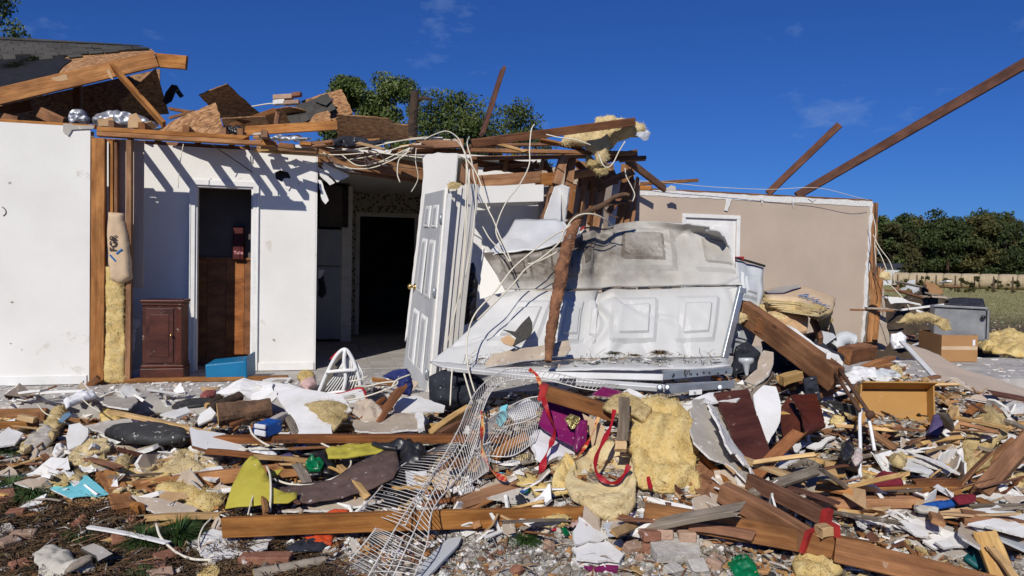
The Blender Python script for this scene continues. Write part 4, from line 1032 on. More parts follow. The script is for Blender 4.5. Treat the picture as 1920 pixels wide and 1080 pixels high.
sheet('shingle_scrap', 'dark square shingle scrap over the pale roof piece', 'shingle', [(590,190),(605,180),(626,186),(612,198)], [(590,190,9.15),(605,180,9.25),(612,198,9.0)], .008, M_SHIN, jag=.006)
# brick clump on the roof
bc = empty('chimney_brick_clump', at(535,205,9.2), 'clump of pale bricks lying on the wrecked roof', 'bricks')
for (x, y, w_, h_, m_) in ((511,186,36,9, M_BRICKP),(511,196,22,9, M_GYP),(547,181,16,8, M_BRICK),(530,196,30,8, M_BRICKP)):
 p = at(x, y, 9.25); obox('brick', p, at(x + w_, y - 2,9.25) - p, Vector((0,.09,0)), at(x, y - h_, 9.25) - p, m_, bc, ch=.008)
osbs('shade-toned roof board propped under the pale brick clump', [(500,208),(545,200),(572,206),(580,242),(492,246)], [(500,208,9.0),(572,206,9.0),(492,246,9.4)], M_OSBD, jag=.02)
rr = random.Random(44)
for k in range(34):
 x_, y_ = rr.uniform(185,790), rr.uniform(-6,6); y_ += 246 + (x_ - 185) * .052; p_ = at(x_, y_, rr.uniform(7.75,8.6)); a_ = rr.uniform(-.5,.5)
 beam('roof_scrap', 'small splintered scrap lying along the broken wall top', 'scrap', p_, p_ + Vector((math.cos(a_), rr.uniform(-.3,.3), math.sin(a_) * .5)) * rr.uniform(.08,.38), rr.uniform(.02,.09), rr.uniform(.01,.04), rr.choice([W_OR, W_BRN, W_PALE, M_OSB, W_RED, M_DWG, M_KRAFT, M_BLKD]), group='scraps along the wall top', jag=(.04,.05), roll=rr.uniform(-.8,.8))
beam('roof_board', 'sunlit board lying lengthwise across the collapsed roof', 'board', (455,246,8.35),(634,235,8.35),.05,.10, W_OR, jag=(.05,.03))
beam('roof_board', 'thin dark board crossing below the tilted dark sheet', 'board', (318,204,8.7),(372,213,8.6),.05,.035, W_BRN, jag=(.02,.02))
beam('roof_board', 'thin orange lath beneath the dark board against the sky', 'board', (316,222,8.4),(366,208,8.5),.04,.03, W_OR, jag=(.02,.02))
beam('roof_board', 'rough brown board slanting under the shingled roof piece', 'board', (425,240,8.6),(520,205,8.9),.05,.06, W_BRN, jag=(.05,.05))
beam('roof_board', 'short upright splintered post among the roof scraps', 'board', (518,236,8.5),(522,208,8.5),.05,.05, W_RED, jag=(.02,.05))
wire('roof_wire', 'thin pale wire stretched between the roof scraps', 'wire', [(470,200,9.3),(500,195,9.3),(513,194,9.3)], .008, M_WIRE)
sheet('felt_flap', 'black roofing felt flap curling up behind the brace', 'felt', [(305,190),(309,172),(322,158),(332,160),(346,180),(338,184),(330,173),(322,190),(312,196)], ('Y', 8.9),.008, M_FELT, jag=.012, wave=.05, res=.05)
sheet('black_sheeting', 'crumpled black plastic sheeting on the top plate', 'sheeting', [(418,250),(425,236),(450,236),(462,250),(455,256),(425,256)], ('Y', 8.0),.02, M_BLK, puff=.08, wave=.04, jag=.015, res=.03, seg=.03)
sheet('foil_scrap', 'wrinkled silver foil strip lying on the top plate middle', 'foil', [(490,262),(520,253),(560,255),(578,264),(540,266)], ('Y', 7.95),.01, M_FOIL, puff=.04, wave=.04, freq=8, jag=.012, res=.03, seg=.03)
sheet('dark_rag', 'dark rag bundle lying below the shaded roof sheet', 'cloth', [(600,268),(640,255),(700,262),(740,268),(700,276),(620,276)], ('Y', 8.3),.02, M_DKC, puff=.08, wave=.05, jag=.02, res=.05, seg=.04)
for k, (a, b, w_, h_, m_) in enumerate((((478,268,7.75),(522,270,7.75),.09,.05, W_OR),((520,272,7.8),(556,276,7.8),.09,.05, W_BRN),((470,282,7.85),(620,292,8.3),.05,.03, W_PALE),((480,276,7.8),(600,282,8.2),.03,.03, W_PALE),((390,256,7.7),(470,262,7.8),.07,.03, W_BRN),((560,268,8.3),(700,278,8.4),.06,.04, W_OR))):
 beam('splintered_board', ['short orange block on the broken end of the top plate', 'brown block beside the orange block on the plate end', 'long pale splintered lath trailing from the plate towards the header', 'thin pale lath above the trailing splintered lath', 'flat brown board lying on the top plate', 'orange board under the dark rag on the roof edge'][k], 'board', a, b, w_, h_, m_, jag=(.05,.08))
# rotten log-like board over the header with wires
beam('ragged_beam', 'ragged brown beam end jutting from the wire bundle', 'beam', (775,274,8.25),(872,268,8.2),.08,.09, W_BRN, jag=(.1,.03), bow=.01)
beam('ragged_beam', 'thin brown beam below the ragged one over the kitchen opening', 'beam', (730,285,8.45),(880,284,8.3),.05,.05, W_BRN, jag=(.1,.03))
# long loose pieces against the sky
beam('leaning_plank', 'red brown plank standing nearly upright against the sky', 'plank', (904,252,9.2),(944,127,9.4),.04,.14, W_DK, roll=1.2, jag=(0,.02))
beam('loose_rafter', 'long brown rafter lying across the insulation on the framing', 'rafter', (884,269,7.95),(1190,228,8.2),.06,.085, W_RED, roll=.25)
beam('tilted_rafter', 'very long brown rafter rising far above the tan wall', 'rafter', (1494,367,13.0),(1990,80,13.2),.06,.13, W_DK, roll=-.4, n=14, taper=1.5)
beam('tilted_rafter', 'shorter brown rafter sticking up behind the tan wall', 'rafter', (1440,363,12.9),(1574,234,12.9),.05,.115, W_DK, roll=-.4)
beam('lath', 'thin orange lath lying beyond the tan wall top', 'lath', (1185,346,11.6),(1308,338,12.0),.06,.05, W_OR)
beam('lath', 'short orange block resting at the near end of the tan wall top', 'lath', (1190,352,11.4),(1222,353,11.3),.05,.07, W_OR)
sheet('tarp_scrap', 'small grey scrap on the tan wall top', 'scrap', [(1248,354),(1258,348),(1266,350),(1268,358),(1250,359)], ('Y', 11.4),.02, M_DWG, jag=.02)
# insulation on the framing
bi = sheet('insulation_heap', 'big torn yellow insulation heap crowning the broken framing', 'insulation', [(1050,268),(1058,250),(1085,246),(1112,235),(1118,220),(1140,216),(1165,222),(1190,228),(1208,234),(1210,248),(1195,258),(1170,262),(1150,275),(1140,285),(1142,300),(1130,312),(1118,305),(1108,285),(1085,272),(1065,275)],
  ('Y', 8.45),.04, M_INSP, puff=.20, fuzz=.13, fuzzf=6, wave=.05, jag=.02, res=.035, seg=.05, round_=.14)
sheet('foil_backing', None, None, [(1190,252),(1212,243),(1220,250),(1213,264),(1200,258)], ('Y', 8.30),.004, M_FOIL, wave=.03, jag=.015, seg=.03, res=.03, parent=bi)
sheet('insulation_drape', 'dirty insulation drape hanging under the framing end', 'insulation', [(1100,290),(1122,300),(1140,312),(1138,328),(1118,326),(1100,312)], ('Y', 8.5),.03, M_INSD, puff=.08, fuzz=.06, wave=.03, jag=.02, res=.04, seg=.04)

# ------------------------------------------------------------------ loose electric cables
WG = 'loose cream cables'
wires = [
('cream cable arching over the wire bundle to the casing top', [(795,262,8.1),(815,252,8.0),(838,246,7.9),(858,258,7.5),(868,278,7.3),(874,296,7.2),(874,350,7.05),(872,420,7.0),(866,520,6.95),(850,600,6.9),(840,640,6.9)]),
('cream cable hanging straight down the middle of the casing', [(852,260,7.6),(866,275,7.25),(874,300,7.1),(878,340,7.0),(876,400,6.97),(871,480,6.93),(862,560,6.9)]),
('cream cable looping over the beam end and down the casing edge', [(880,256,7.9),(876,270,7.4),(884,300,7.2),(888,330,7.05),(893,365,7.0),(885,450,6.95),(872,520,6.9)]),
('long cream cable from the casing down to the leaning branch', [(874,296,7.2),(892,322,7.0),(903,350,6.9),(912,385,6.8),(925,412,6.7),(936,440,6.5),(950,470,6.3),(958,490,6.2)]),
('tall cream cable standing up against the sky by the rafter', [(1002,233,7.6),(996,245,7.6),(993,280,7.5),(992,310,7.4),(975,345,7.2),(950,378,7.0),(935,410,6.8),(930,435,6.6),(940,460,6.4)]),
('cream cable lying along the insulation heap edge', [(1024,252,8.0),(1050,258,7.95),(1080,262,7.9),(1108,272,7.9)]),
('cream cable hooked in a loop below the insulation heap', [(1172,265,7.95),(1160,285,7.95),(1150,305,7.9),(1140,314,7.9),(1130,308,7.9),(1122,288,7.95)]),
('short cream cable dropping beside the burnt plate', [(1172,315,8.3),(1174,330,8.3),(1184,350,8.3),(1190,365,8.3),(1186,378,8.3)]),
('cream cable running flat across the wire bundle', [(560,290,8.2),(640,290,8.2),(700,286,8.2),(740,290,8.1),(800,296,8.0),(850,292,7.8),(872,296,7.4)]),
('cream cable sagging in front of the orange header', [(606,285,8.3),(630,306,8.25),(660,316,8.2),(700,314,8.15),(740,298,8.1),(775,280,8.1)]),
('cream cable sagging beside the other one at the header', [(640,290,8.3),(670,310,8.2),(705,306,8.15),(745,288,8.1),(790,268,8.1)]),
('cream cable drooping from the bundle with a bent tip', [(772,272,8.1),(760,290,8.0),(748,300,8.0),(745,325,8.0),(750,342,8.0)]),
('thin cream cable drooping beside the bent one', [(781,272,8.1),(779,300,8.0),(784,330,8.0),(780,345,8.0),(771,360,8.0)]),
('upper cream cable stretched into the wire bundle', [(660,275,8.4),(720,268,8.3),(770,262,8.2),(800,260,8.1),(840,262,8.0),(856,264,7.9)]),
('second upper cream cable stretched into the wire bundle', [(600,284,8.4),(680,278,8.3),(740,266,8.2),(788,258,8.1),(830,258,8.0)]),
('third cream cable fanning out of the wire bundle', [(650,300,8.3),(700,292,8.2),(750,276,8.15),(785,270,8.1)]),
('cream cable fanning low out of the wire bundle', [(690,308,8.25),(730,300,8.15),(760,284,8.1),(790,270,8.05)]),
('cream cable pair hanging from the top plate over the doorway', [(471,275,7.75),(470,292,7.72),(471,308,7.70)]),
('second short cable beside the one over the doorway', [(475,274,7.75),(475,290,7.72),(474,308,7.70)]),
('thin cream cable dangling left of the doorway top', [(344,270,7.62),(340,290,7.6),(336,320,7.6),(334,352,7.6)]),
('long thin cable strung along the tan wall top', [(1178,338,11.4),(1250,342,11.5),(1330,350,11.7),(1440,355,11.9),(1530,352,12.0),(1600,368,12.2),(1632,376,12.4)]),
('cream cable bundle strand over the crumpled door left', [(1075,425,6.3),(1040,440,6.15),(1000,470,6.05),(960,505,6.0),(930,545,5.95),(890,590,5.9),(875,640,5.8),(878,690,5.7),(890,735,5.6)]),
('cream cable draped down the crumpled door to the branch', [(1090,412,6.3),(1060,430,6.2),(1048,455,6.1),(1020,480,6.0),(985,505,5.98),(960,535,5.95),(925,570,5.92),(895,600,5.9)]),
('cream cable loop over the branch top', [(1150,425,6.6),(1135,412,6.4),(1115,402,6.3),(1090,402,6.25),(1070,415,6.25),(1050,450,6.2)]),
('cream cable strand crossing the dirty door panel', [(1095,430,6.3),(1070,455,6.2),(1045,472,6.15),(1010,490,6.1),(990,495,6.05)]),
('cream cable from the rafter end to the crumpled door corner', [(905,425,6.9),(920,450,6.6),(945,475,6.3),(955,490,6.1)]),
('cream cable standing under the crumpled door corner', [(848,690,5.75),(846,720,5.7),(844,760,5.65)]),
('cream cables spilling from the broken wall end upper', [(1637,440,12.3),(1650,465,12.2),(1668,490,12.1),(1676,515,12.0),(1678,535,12.0)]),
('cream cables spilling from the broken wall end lower', [(1638,455,12.3),(1652,480,12.2),(1662,505,12.1),(1664,512,12.0)]),
('stiff cream cable reaching from the wall end to the dirt', [(1660,525,12.0),(1685,550,11.8),(1706,577,11.6)]),
('long cream cable hanging in front of the corner studs', [(1636,400,12.3),(1642,430,12.25),(1640,460,12.2),(1643,500,12.2)]),
]
for (lab, pts) in wires:
 thin = 'thin' in lab
 wire('cable', lab, 'cable', pts, .0042 if thin else .0064, M_WIRE, group=WG)
rr = random.Random(3)
for k in range(7):
 a = [(rr.uniform(665,690), rr.uniform(284,296),8.15)]
 for j in range(4): a.append((a[-1][0] + rr.uniform(-8,16), a[-1][1] + rr.uniform(-6,9),8.12))
 wire('tangled_wire', 'dark tangled thin wire on the orange header', 'wire', a, .006, M_WIRED, group='dark wire tangle on the header')
for k, pts in enumerate(([(596,292,8.3),(660,300,8.25),(740,312,8.2),(792,318,8.2)], [(600,300,8.32),(640,318,8.3),(680,326,8.3)], [(395,270,7.7),(440,300,8.0),(486,332,8.2)])):
 wire('black_cable', ['black cable running across the orange header face', 'black cable curling under the header corner', 'thin dark cable slanting across the white wall top'][k], 'cable', pts, .005, M_WIRED)

# ------------------------------------------------------------------ crumpled sectional garage door
def door_mat(nm='dirty_white_door_skin', add=0.0):
 m, N, L, b = nodes_of(nm)
 g = N.new('ShaderNodeNewGeometry'); sx = N.new('ShaderNodeSeparateXYZ'); L.new(g.outputs['Position'], sx.inputs[0])
 def nz(sc, det=6):
  n = N.new('ShaderNodeTexNoise'); n.inputs['Scale'].default_value = sc; n.inputs['Detail'].default_value = det; n.inputs['Roughness'].default_value = .7
  L.new(g.outputs['Position'], n.inputs['Vector']); return n.outputs['Fac']
 # mud splash: strongest on the upper section, fading with height on the sheet
 mr = N.new('ShaderNodeMapRange'); mr.inputs['From Min'].default_value = .84; mr.inputs['From Max'].default_value = 1.10; L.new(sx.outputs['Z'], mr.inputs['Value'])
 mx = N.new('ShaderNodeMapRange'); mx.inputs['From Min'].default_value = 2.6; mx.inputs['From Max'].default_value = .5; L.new(sx.outputs['X'], mx.inputs['Value'])
 a = N.new('ShaderNodeMath'); a.operation = 'MULTIPLY'; L.new(mr.outputs[0], a.inputs[0]); L.new(mx.outputs[0], a.inputs[1])
 n1 = nz(3.2); n2 = nz(11)
 s = N.new('ShaderNodeMath'); s.operation = 'MULTIPLY_ADD'; s.inputs[1].default_value = .5; L.new(n2, s.inputs[0]); L.new(n1, s.inputs[2])
 c = N.new('ShaderNodeMath'); c.operation = 'MULTIPLY'; L.new(a.outputs[0], c.inputs[0]); L.new(s.outputs[0], c.inputs[1])
 r = N.new('ShaderNodeValToRGB'); e = r.color_ramp.elements; e[0].position = .12; e[0].color = (.53,.53,.515,1); e[1].position = .80; e[1].color = (.13,.105,.08,1)
 x = e.new(.42); x.color = (.40,.38,.335,1); ca = N.new('ShaderNodeMath'); ca.operation = 'ADD'; ca.inputs[1].default_value = add; L.new(c.outputs[0], ca.inputs[0]); L.new(ca.outputs[0], r.inputs['Fac'])
 n3 = nz(26); r3 = N.new('ShaderNodeValToRGB'); r3.color_ramp.elements[0].position = .62; r3.color_ramp.elements[1].position = .72; r3.color_ramp.elements[1].color = (.5,.5,.5,1); r3.color_ramp.elements[0].color = (0,0,0,1); L.new(n3, r3.inputs['Fac'])
 mm = N.new('ShaderNodeMixRGB'); mm.inputs['Color2'].default_value = (.40,.37,.32,1); L.new(r3.outputs['Color'], mm.inputs['Fac']); L.new(r.outputs['Color'], mm.inputs['Color1'])
 L.new(mm.outputs['Color'], b.inputs['Base Color']); b.inputs['Roughness'].default_value = .5; b.inputs['Specular IOR Level'].default_value = .4
 return m
M_GD = door_mat(); M_GDM = door_mat('muddy_door_panel', .16)
def panels(cols, y0=.16, y1=.84, dep=.032, cx=.5):
 def f(u, v):
  h = -.05 * math.exp(-((u - cx + .03 * math.sin(9 * v)) / .022) ** 2) * (.4 + .6 * math.sin(3 * v + 1)) + .02 * math.exp(-((u - cx - .05) / .03) ** 2)
  for (a, b) in cols:
   if a < u < b and y0 < v < y1:
    d = min((u - a) / .022,(b - u) / .022,(v - y0) / .07,(y1 - v) / .07)
    # a groove, then the raised field
    if d < 1: h -= dep * (1 - abs(d * 2 - 1))
    elif d < 2.0: h += dep * .55 * (d - 1)
    else: h += dep * .55
  return h
 return f
gdo = empty('garage_door_wreck', at(1100,700,6.2), 'crumpled white sectional garage door with mud stained raised panels', 'garage door')
up = [  # top lip row, crease row, ... bottom row
[(905,474,6.62),(965,470,6.66),(1040,452,6.66),(1090,438,6.70),(1130,428,6.74),(1200,414,6.72),(1280,420,6.60),(1342,431,6.42),(1357,442,6.36)],
[(912,486,6.55),(968,480,6.55),(1042,466,6.55),(1090,455,6.62),(1132,440,6.68),(1205,434,6.68),(1285,440,6.66),(1350,450,6.60),(1366,462,6.55)],
[(928,510,6.5),(975,506,6.5),(1045,497,6.5),(1095,488,6.42),(1125,480,6.58),(1210,476,6.58),(1290,480,6.55),(1362,488,6.52),(1378,498,6.48)],
[(946,541,6.4),(985,541,6.4),(1048,541,6.38),(1095,541,6.36),(1128,540,6.42),(1212,537,6.44),(1295,535,6.44),(1372,534,6.42),(1390,535,6.40)],
]
patch('upper_section', up, 18,20, [M_GD, M_METW, M_GDM], gdo, emboss=panels([], cx=.49), fields=[(.05,.17,.28,.88),(.20,.34,.28,.88),(.36,.47,.26,.86),(.525,.72,.24,.86),(.76,.955,.26,.86)], dent=.012, dfreq=4, crease=.016)
lo = [
[(950,546,6.36),(1000,545,6.35),(1065,546,6.34),(1110,545,6.34),(1130,544,6.40),(1215,542,6.42),(1300,540,6.42),(1388,538,6.40)],
[(912,585,6.30),(975,585,6.28),(1055,582,6.26),(1100,584,6.30),(1130,582,6.30),(1215,580,6.32),(1300,578,6.32),(1382,575,6.32)],
[(868,628,6.20),(945,630,6.18),(1045,628,6.18),(1095,628,6.24),(1125,628,6.20),(1212,626,6.22),(1295,626,6.22),(1374,622,6.24)],
[(808,678,6.05),(900,684,6.02),(1030,676,6.06),(1090,672,6.10),(1125,672,6.12),(1210,670,6.14),(1290,670,6.14),(1362,668,6.16)],
]
patch('lower_section', lo, 20,22, [M_GD, M_METW], gdo, emboss=panels([], cx=.565), fields=[(.10,.24,.14,.80),(.28,.40,.14,.80),(.43,.545,.14,.80),(.60,.75,.12,.80),(.80,.945,.12,.80)], dent=.012, dfreq=3.5, seed=4, crease=.016)
fl = [[(806,680,6.04),(900,686,6.0),(1030,680,6.02),(1140,676,6.05),(1250,674,6.08),(1365,672,6.12)],
 [(830,690,5.86),(905,697,5.80),(1030,697,5.78),(1140,695,5.76),(1250,694,5.78),(1368,690,5.85)]]
patch('bottom_section', fl, 8,6, [M_METW, M_METW], gdo, dent=.012, dfreq=6, seed=8)
bk = [[(966,413,6.95),(1020,411,6.95),(1062,412,6.9),(1085,420,6.8)], [(948,440,6.75),(1010,440,6.75),(1060,436,6.7),(1090,430,6.65)], [(908,478,6.6),(965,472,6.55),(1040,455,6.5),(1088,440,6.48)]]
patch('folded_top_flap', bk, 8,6, [M_METW, M_METW], gdo, dent=.02, seed=3, crease=.03)
rl = [[(1352,438,6.24),(1372,470,6.45),(1386,510,6.5)], [(1340,445,6.75),(1360,480,6.85),(1384,520,6.85)]]
patch('curled_edge', [[(1380,487,6.6),(1404,493,6.68),(1432,502,6.72)], [(1384,540,6.5),(1408,545,6.56),(1432,552,6.62)], [(1372,610,6.45),(1394,614,6.50),(1418,624,6.55)], [(1350,665,6.35),(1375,668,6.5),(1400,675,6.6)]], 5,6, [M_VINYL, M_METW], gdo, dent=.012, crease=.02, fields=[(.15,.85,.12,.42),(.15,.85,.55,.85)])
wire('weather_strip', None, None, [(1380,484,6.57),(1404,490,6.65),(1434,499,6.69)], .011, M_BLK, parent=gdo)
wire('seam', None, None, [(1060,544,6.33),(1130,543,6.40),(1215,540,6.42),(1300,537.5,6.42),(1392,536,6.39)], .006, M_BLKD, parent=gdo)
sheet('red_tag', None, None, [(1378,481),(1395,481),(1395,487),(1378,487)], ('Y', 6.6),.006, M_RED, parent=gdo)
sheet('red_tag', None, None, [(1090,425),(1098,424),(1094,430),(1085,434)], ('Y', 6.3),.006, M_RED, parent=gdo)
wire('black_strap', None, None, [(1090,432,6.3),(1100,427,6.35),(1130,430,6.4),(1150,427,6.4)], .008, M_BLK, parent=gdo)
# end stile and hinges at the right edge
beam('end_stile', None, None, (1390,540,6.36),(1358,672,6.12),.035,.06, M_GALV, parent=gdo, roll=.4)
for t in (.08,.5,.93):
 p = at(1390 + (1358 - 1390) * t, 540 + 132 * t, 6.33 - .2 * t)
 obox('hinge', p, Vector((.06,.02,0)), Vector((0,.015,0)), Vector((0,0,.045)), M_GALV, gdo, ch=.003)
# rails and struts under the door
ra = empty('door_track', at(1200,730,5.8), 'stack of pale metal rails and galvanised strut under the crumpled door', 'rails')
beam('rail', None, None, (840,690,5.82),(1050,712,5.68),.05,.035, M_METW, parent=ra, roll=.3)
beam('rail', None, None, (1000,703,5.70),(1242,708,5.64),.04,.05, M_METW, parent=ra, roll=-.3)
beam('rail', None, None, (1080,716,5.60),(1246,728,5.52),.05,.04, M_METW, parent=ra, roll=.4)
beam('rail', None, None, (1100,722,5.66),(1248,735,5.60),.03,.02, M_GALV, parent=ra)
beam('strut', None, None, (1243,706,5.62),(1372,694,5.75),.02,.05, M_GALV, parent=ra)
beam('strut', None, None, (1243,697,5.64),(1368,690,5.76),.05,.012, M_GALV, parent=ra)
beam('strut', None, None, (1247,732,5.55),(1376,720,5.66),.02,.055, M_GALV, parent=ra)
beam('strut', None, None, (1250,722,5.57),(1366,716,5.68),.05,.012, M_GALV, parent=ra)
rr = random.Random(2)
for k in range(9):
 x = 1256 + k * 12.5 + rr.uniform(-6,6); p = at(x, 705 - (x - 1243) * .07 + rr.uniform(-2,2),5.60 + .13 * (x - 1243) / 129)
 lathe('bolt', [(0,.007),(.006,.007),(.009,.003)], p, Vector((0,-1,0)), M_BLKD, ra, ns=8)
text_on(ra, 'E/I', at(1288,698,5.645), Vector((1,.1,.02)), Vector((0,-1,0)),.05, M_INKK)
lb = obox('label_sticker', at(1292,741,5.563), at(1316,739,5.585) - at(1292,741,5.563), Vector((0,-.002,0)), ZZ * .036, M_PAPER, ra)
text_on(ra, 'W', at(1303,736,5.553), Vector((1,.15,.02)), Vector((0,-1,0)),.022, M_INKK)
for x in (1238,1252,1350): lathe('roller', [(0,.012),(.03,.012),(.03,.022),(.045,.022),(.045,.008)], at(x, 727,5.5), Vector((-.3,-1,.2)), M_GALV, ra, ns=12)
# black void cloth / bags under the door: dark bag left, dark appliance right
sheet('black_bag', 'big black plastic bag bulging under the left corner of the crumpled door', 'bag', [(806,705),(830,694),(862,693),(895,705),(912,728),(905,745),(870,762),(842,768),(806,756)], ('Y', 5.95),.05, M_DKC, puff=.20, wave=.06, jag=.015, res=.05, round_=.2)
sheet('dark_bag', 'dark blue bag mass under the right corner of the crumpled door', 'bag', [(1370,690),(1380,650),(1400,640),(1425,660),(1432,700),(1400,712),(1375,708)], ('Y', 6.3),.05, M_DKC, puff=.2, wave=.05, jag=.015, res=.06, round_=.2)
lathe('plastic_funnel', [(0,.06),(.03,.06),(.05,.03),(.13,.012),(.14,.01)], at(1399,672,6.0), Vector((0,-.2,-1)), M_CLEAR)
tag(bpy.data.objects['plastic_funnel'], 'small clear plastic funnel hanging in the dark gap by the door corner', 'funnel')
# ------------------------------------------------------------------ branch leaning on the door
tb = empty('fallen_branch', at(1028,676,5.75), 'reddish bark branch leaning upright on the crumpled garage door', 'branch')
wire('main_limb', None, None, [(1028,678,5.62),(1031,640,5.70),(1038,590,5.80),(1048,540,5.92),(1055,500,6.02),(1065,455,6.15),(1080,420,6.28),(1088,408,6.35)], .05, M_BARKR, parent=tb, n=14, ns=18, radii=[.024,.036,.042,.047,.050,.048,.044,.034], rough=.30)
wire('side_limb', None, None, [(1062,420,6.35),(1085,405,6.3),(1110,392,6.3),(1140,383,6.3),(1185,377,6.35)], .03, M_BARK, parent=tb, n=10, ns=12, radii=[.014,.024,.026,.020,.010], rough=.35)
wire('side_limb', None, None, [(1120,389,6.3),(1140,378,6.28),(1155,368,6.25),(1172,364,6.25),(1180,366,6.25)], .02, M_BARK, parent=tb, ns=8, radii=[.02,.018,.018,.015,.012])
wire('twig', None, None, [(1085,404,6.3),(1070,412,6.3),(1060,418,6.3)], .012, M_BARK, parent=tb, ns=6)
wire('twig', None, None, [(1130,386,6.3),(1136,396,6.3),(1148,405,6.3),(1160,408,6.3)], .006, M_BARK, parent=tb, ns=6)
sheet('red_strip', None, None, [(1050,500),(1056,498),(1053,530),(1049,545)], ('Y', 6.0),.006, M_RED, parent=tb)
# stuff lying on the bottom of the door
sheet('cardboard_scrap', 'brown cardboard strip lying along the bottom of the crumpled door', 'cardboard', [(908,690),(925,665),(1000,652),(1066,640),(1070,655),(1060,668),(1000,676),(935,686)], [(908,690,5.85),(1066,640,5.92),(1000,676,5.82)], .012, [M_DWP, M_DWP, M_DW], jag=.008, wave=.01, res=.1)
sheet('felt_scrap', 'dark grey felt scrap sticking up on the crumpled door', 'felt', [(943,618),(966,622),(992,594),(998,606),(994,632),(962,650),(968,634)], [(943,618,5.95),(992,594,6.0),(962,650,5.85)], .01, M_SHIN, jag=.01, wave=.03, res=.05)
sheet('kraft_scrap', 'small torn kraft paper beside the dark felt scrap', 'paper', [(938,636),(955,628),(970,640),(960,650),(944,644)], [(938,636,5.92),(955,628,5.95),(960,650,5.85)], .006, M_KRAFT, jag=.01, wave=.02, res=.05)

# ------------------------------------------------------------------ things by the doorway
cb = empty('wooden_cabinet', at(292,712,7.6), 'dark mahogany cabinet dusted with plaster beside the doorway', 'cabinet')
c0 = onz(262,716,0); cx = HU * .40; cz_ = ZZ
obox('body', c0 + HU * .02, cx * .9, HV * .35, ZZ * .76, W_MAH, cb, ch=.006)
obox('top', c0 - HV * .03 + ZZ * .762, cx * 1.0, HV * .40, ZZ * .03, W_MAH, cb, ch=.01)
obox('top_moulding', c0 - HV * .015 + ZZ * .735 + HU * .01, cx * .95, HV * .38, ZZ * .025, W_MAH, cb, ch=.008)
obox('base', c0 - HV * .03 + HU * .005, cx * .98, HV * .40, ZZ * .13, W_MAH, cb, ch=.008)
obox('base_moulding', c0 - HV * .02 + ZZ * .132 + HU * .01, cx * .95, HV * .38, ZZ * .03, W_MAH, cb, ch=.008)
cdo = obox('door', c0 - HV * .012 + ZZ * .18 + HU * .05, cx * .62, HV * .012, ZZ * .53, W_MAH, cb, ch=.004)
obox('door_panel', c0 - HV * .018 + ZZ * .24 + HU * .09, cx * .42, HV * .008, ZZ * .41, W_MAH, cdo, ch=.004)
lathe('door_knob', [(0,.008),(.012,.006),(.018,.013),(.026,.008)], c0 - HV * .02 + ZZ * .45 + HU * .28,-HV, M_GOLD, cdo, ns=10)
obox('corner_post', c0 - HV * .02 + ZZ * .165 + HU * .325, HU * .05, HV * .03, ZZ * .56, W_MAH, cb, ch=.006)
bb = empty('blue_bin', onz(385,716,.0), 'blue plastic bin tipped on its side in the doorway', 'bin')
B0 = at(386,716,7.35); ax = at(462,708,7.45) - B0; up_ = at(384,684,7.36) - B0; dp = Vector((.0,.24,.03))
bbd = obox('body', B0, ax, dp, up_ * 1.0, M_BLUE, bb, ch=.012)
obox('rim', at(459,714,7.41), at(463,713,7.42) - at(459,714,7.41), dp * 1.08, at(458,671,7.42) - at(459,714,7.41), M_BLUE, bbd, ch=.006)
for k, q in enumerate(([(245,596),(262,598),(268,606),(246,622)], [(246,700),(262,690),(300,706),(296,716),(244,716)], [(248,610),(256,600),(255,650),(248,665)])):
 sheet('drywall_flake', ['torn white drywall corner sticking out by the cabinet top', 'heap of broken drywall chips at the cabinet foot', 'tall white drywall sliver between stud and cabinet'][k], 'drywall', q, ('v', VA + .2),.012, [M_DW, M_DWP, M_GYP], jag=.015, seg=.03)

# ------------------------------------------------------------------ slab in front: beams at its edge
beam('edge_form', 'orange form board along the slab edge by the pine cone', 'board', (-20,781, 'v', SLAB_V - .03),(92,779, 'v', SLAB_V - .03),.04,.115, W_OR, jag=(0,.05))
beam('edge_form', 'lower orange board below the slab edge form', 'board', (-20,797,5.55),(70,796,5.6),.05,.05, W_OR, jag=(0,.03))
beam('stake', 'small brown stake nailed against the slab edge', 'stake', (69,802,5.55),(69,775,5.58),.03,.03, W_BRN)
beam('block', 'pale wood block lying between the edge boards', 'block', (36,782,5.5),(66,788,5.5),.05,.04, W_PALE)
pc = empty('pine_cone', onz(22,740,.0), 'brown pine cone lying on the pale slab', 'pine cone')
pcc = onz(22,741,.035)
rr = random.Random(4)
v, f = [], []
for k in range(70):
 t = k / 70; a = k * 2.4; r0 = .045 * math.sin(math.pi * (.12 + .8 * t)); c = pcc + Vector((-.06 + .12 * t, 0,0))
 d = Vector((0, math.cos(a), math.sin(a))); b = len(v)
 e = Vector((1,0,0)); s = d.cross(e)
 v += [c + d * r0 * .4 + s * .008, c + d * r0 * .4 - s * .008, c + d * r0 + e * .012 - s * .009, c + d * (r0 + .004) + e * .016, c + d * r0 + e * .012 + s * .009]
 f += [(b, b + 1, b + 2, b + 3, b + 4)]
mk('scales', v, f, M_BARK, pc); lathe('core', [(-.06,.008),(-.02,.026),(.03,.024),(.06,.006)], pcc, Vector((1,0,0)), M_BARKD, pc, ns=8)

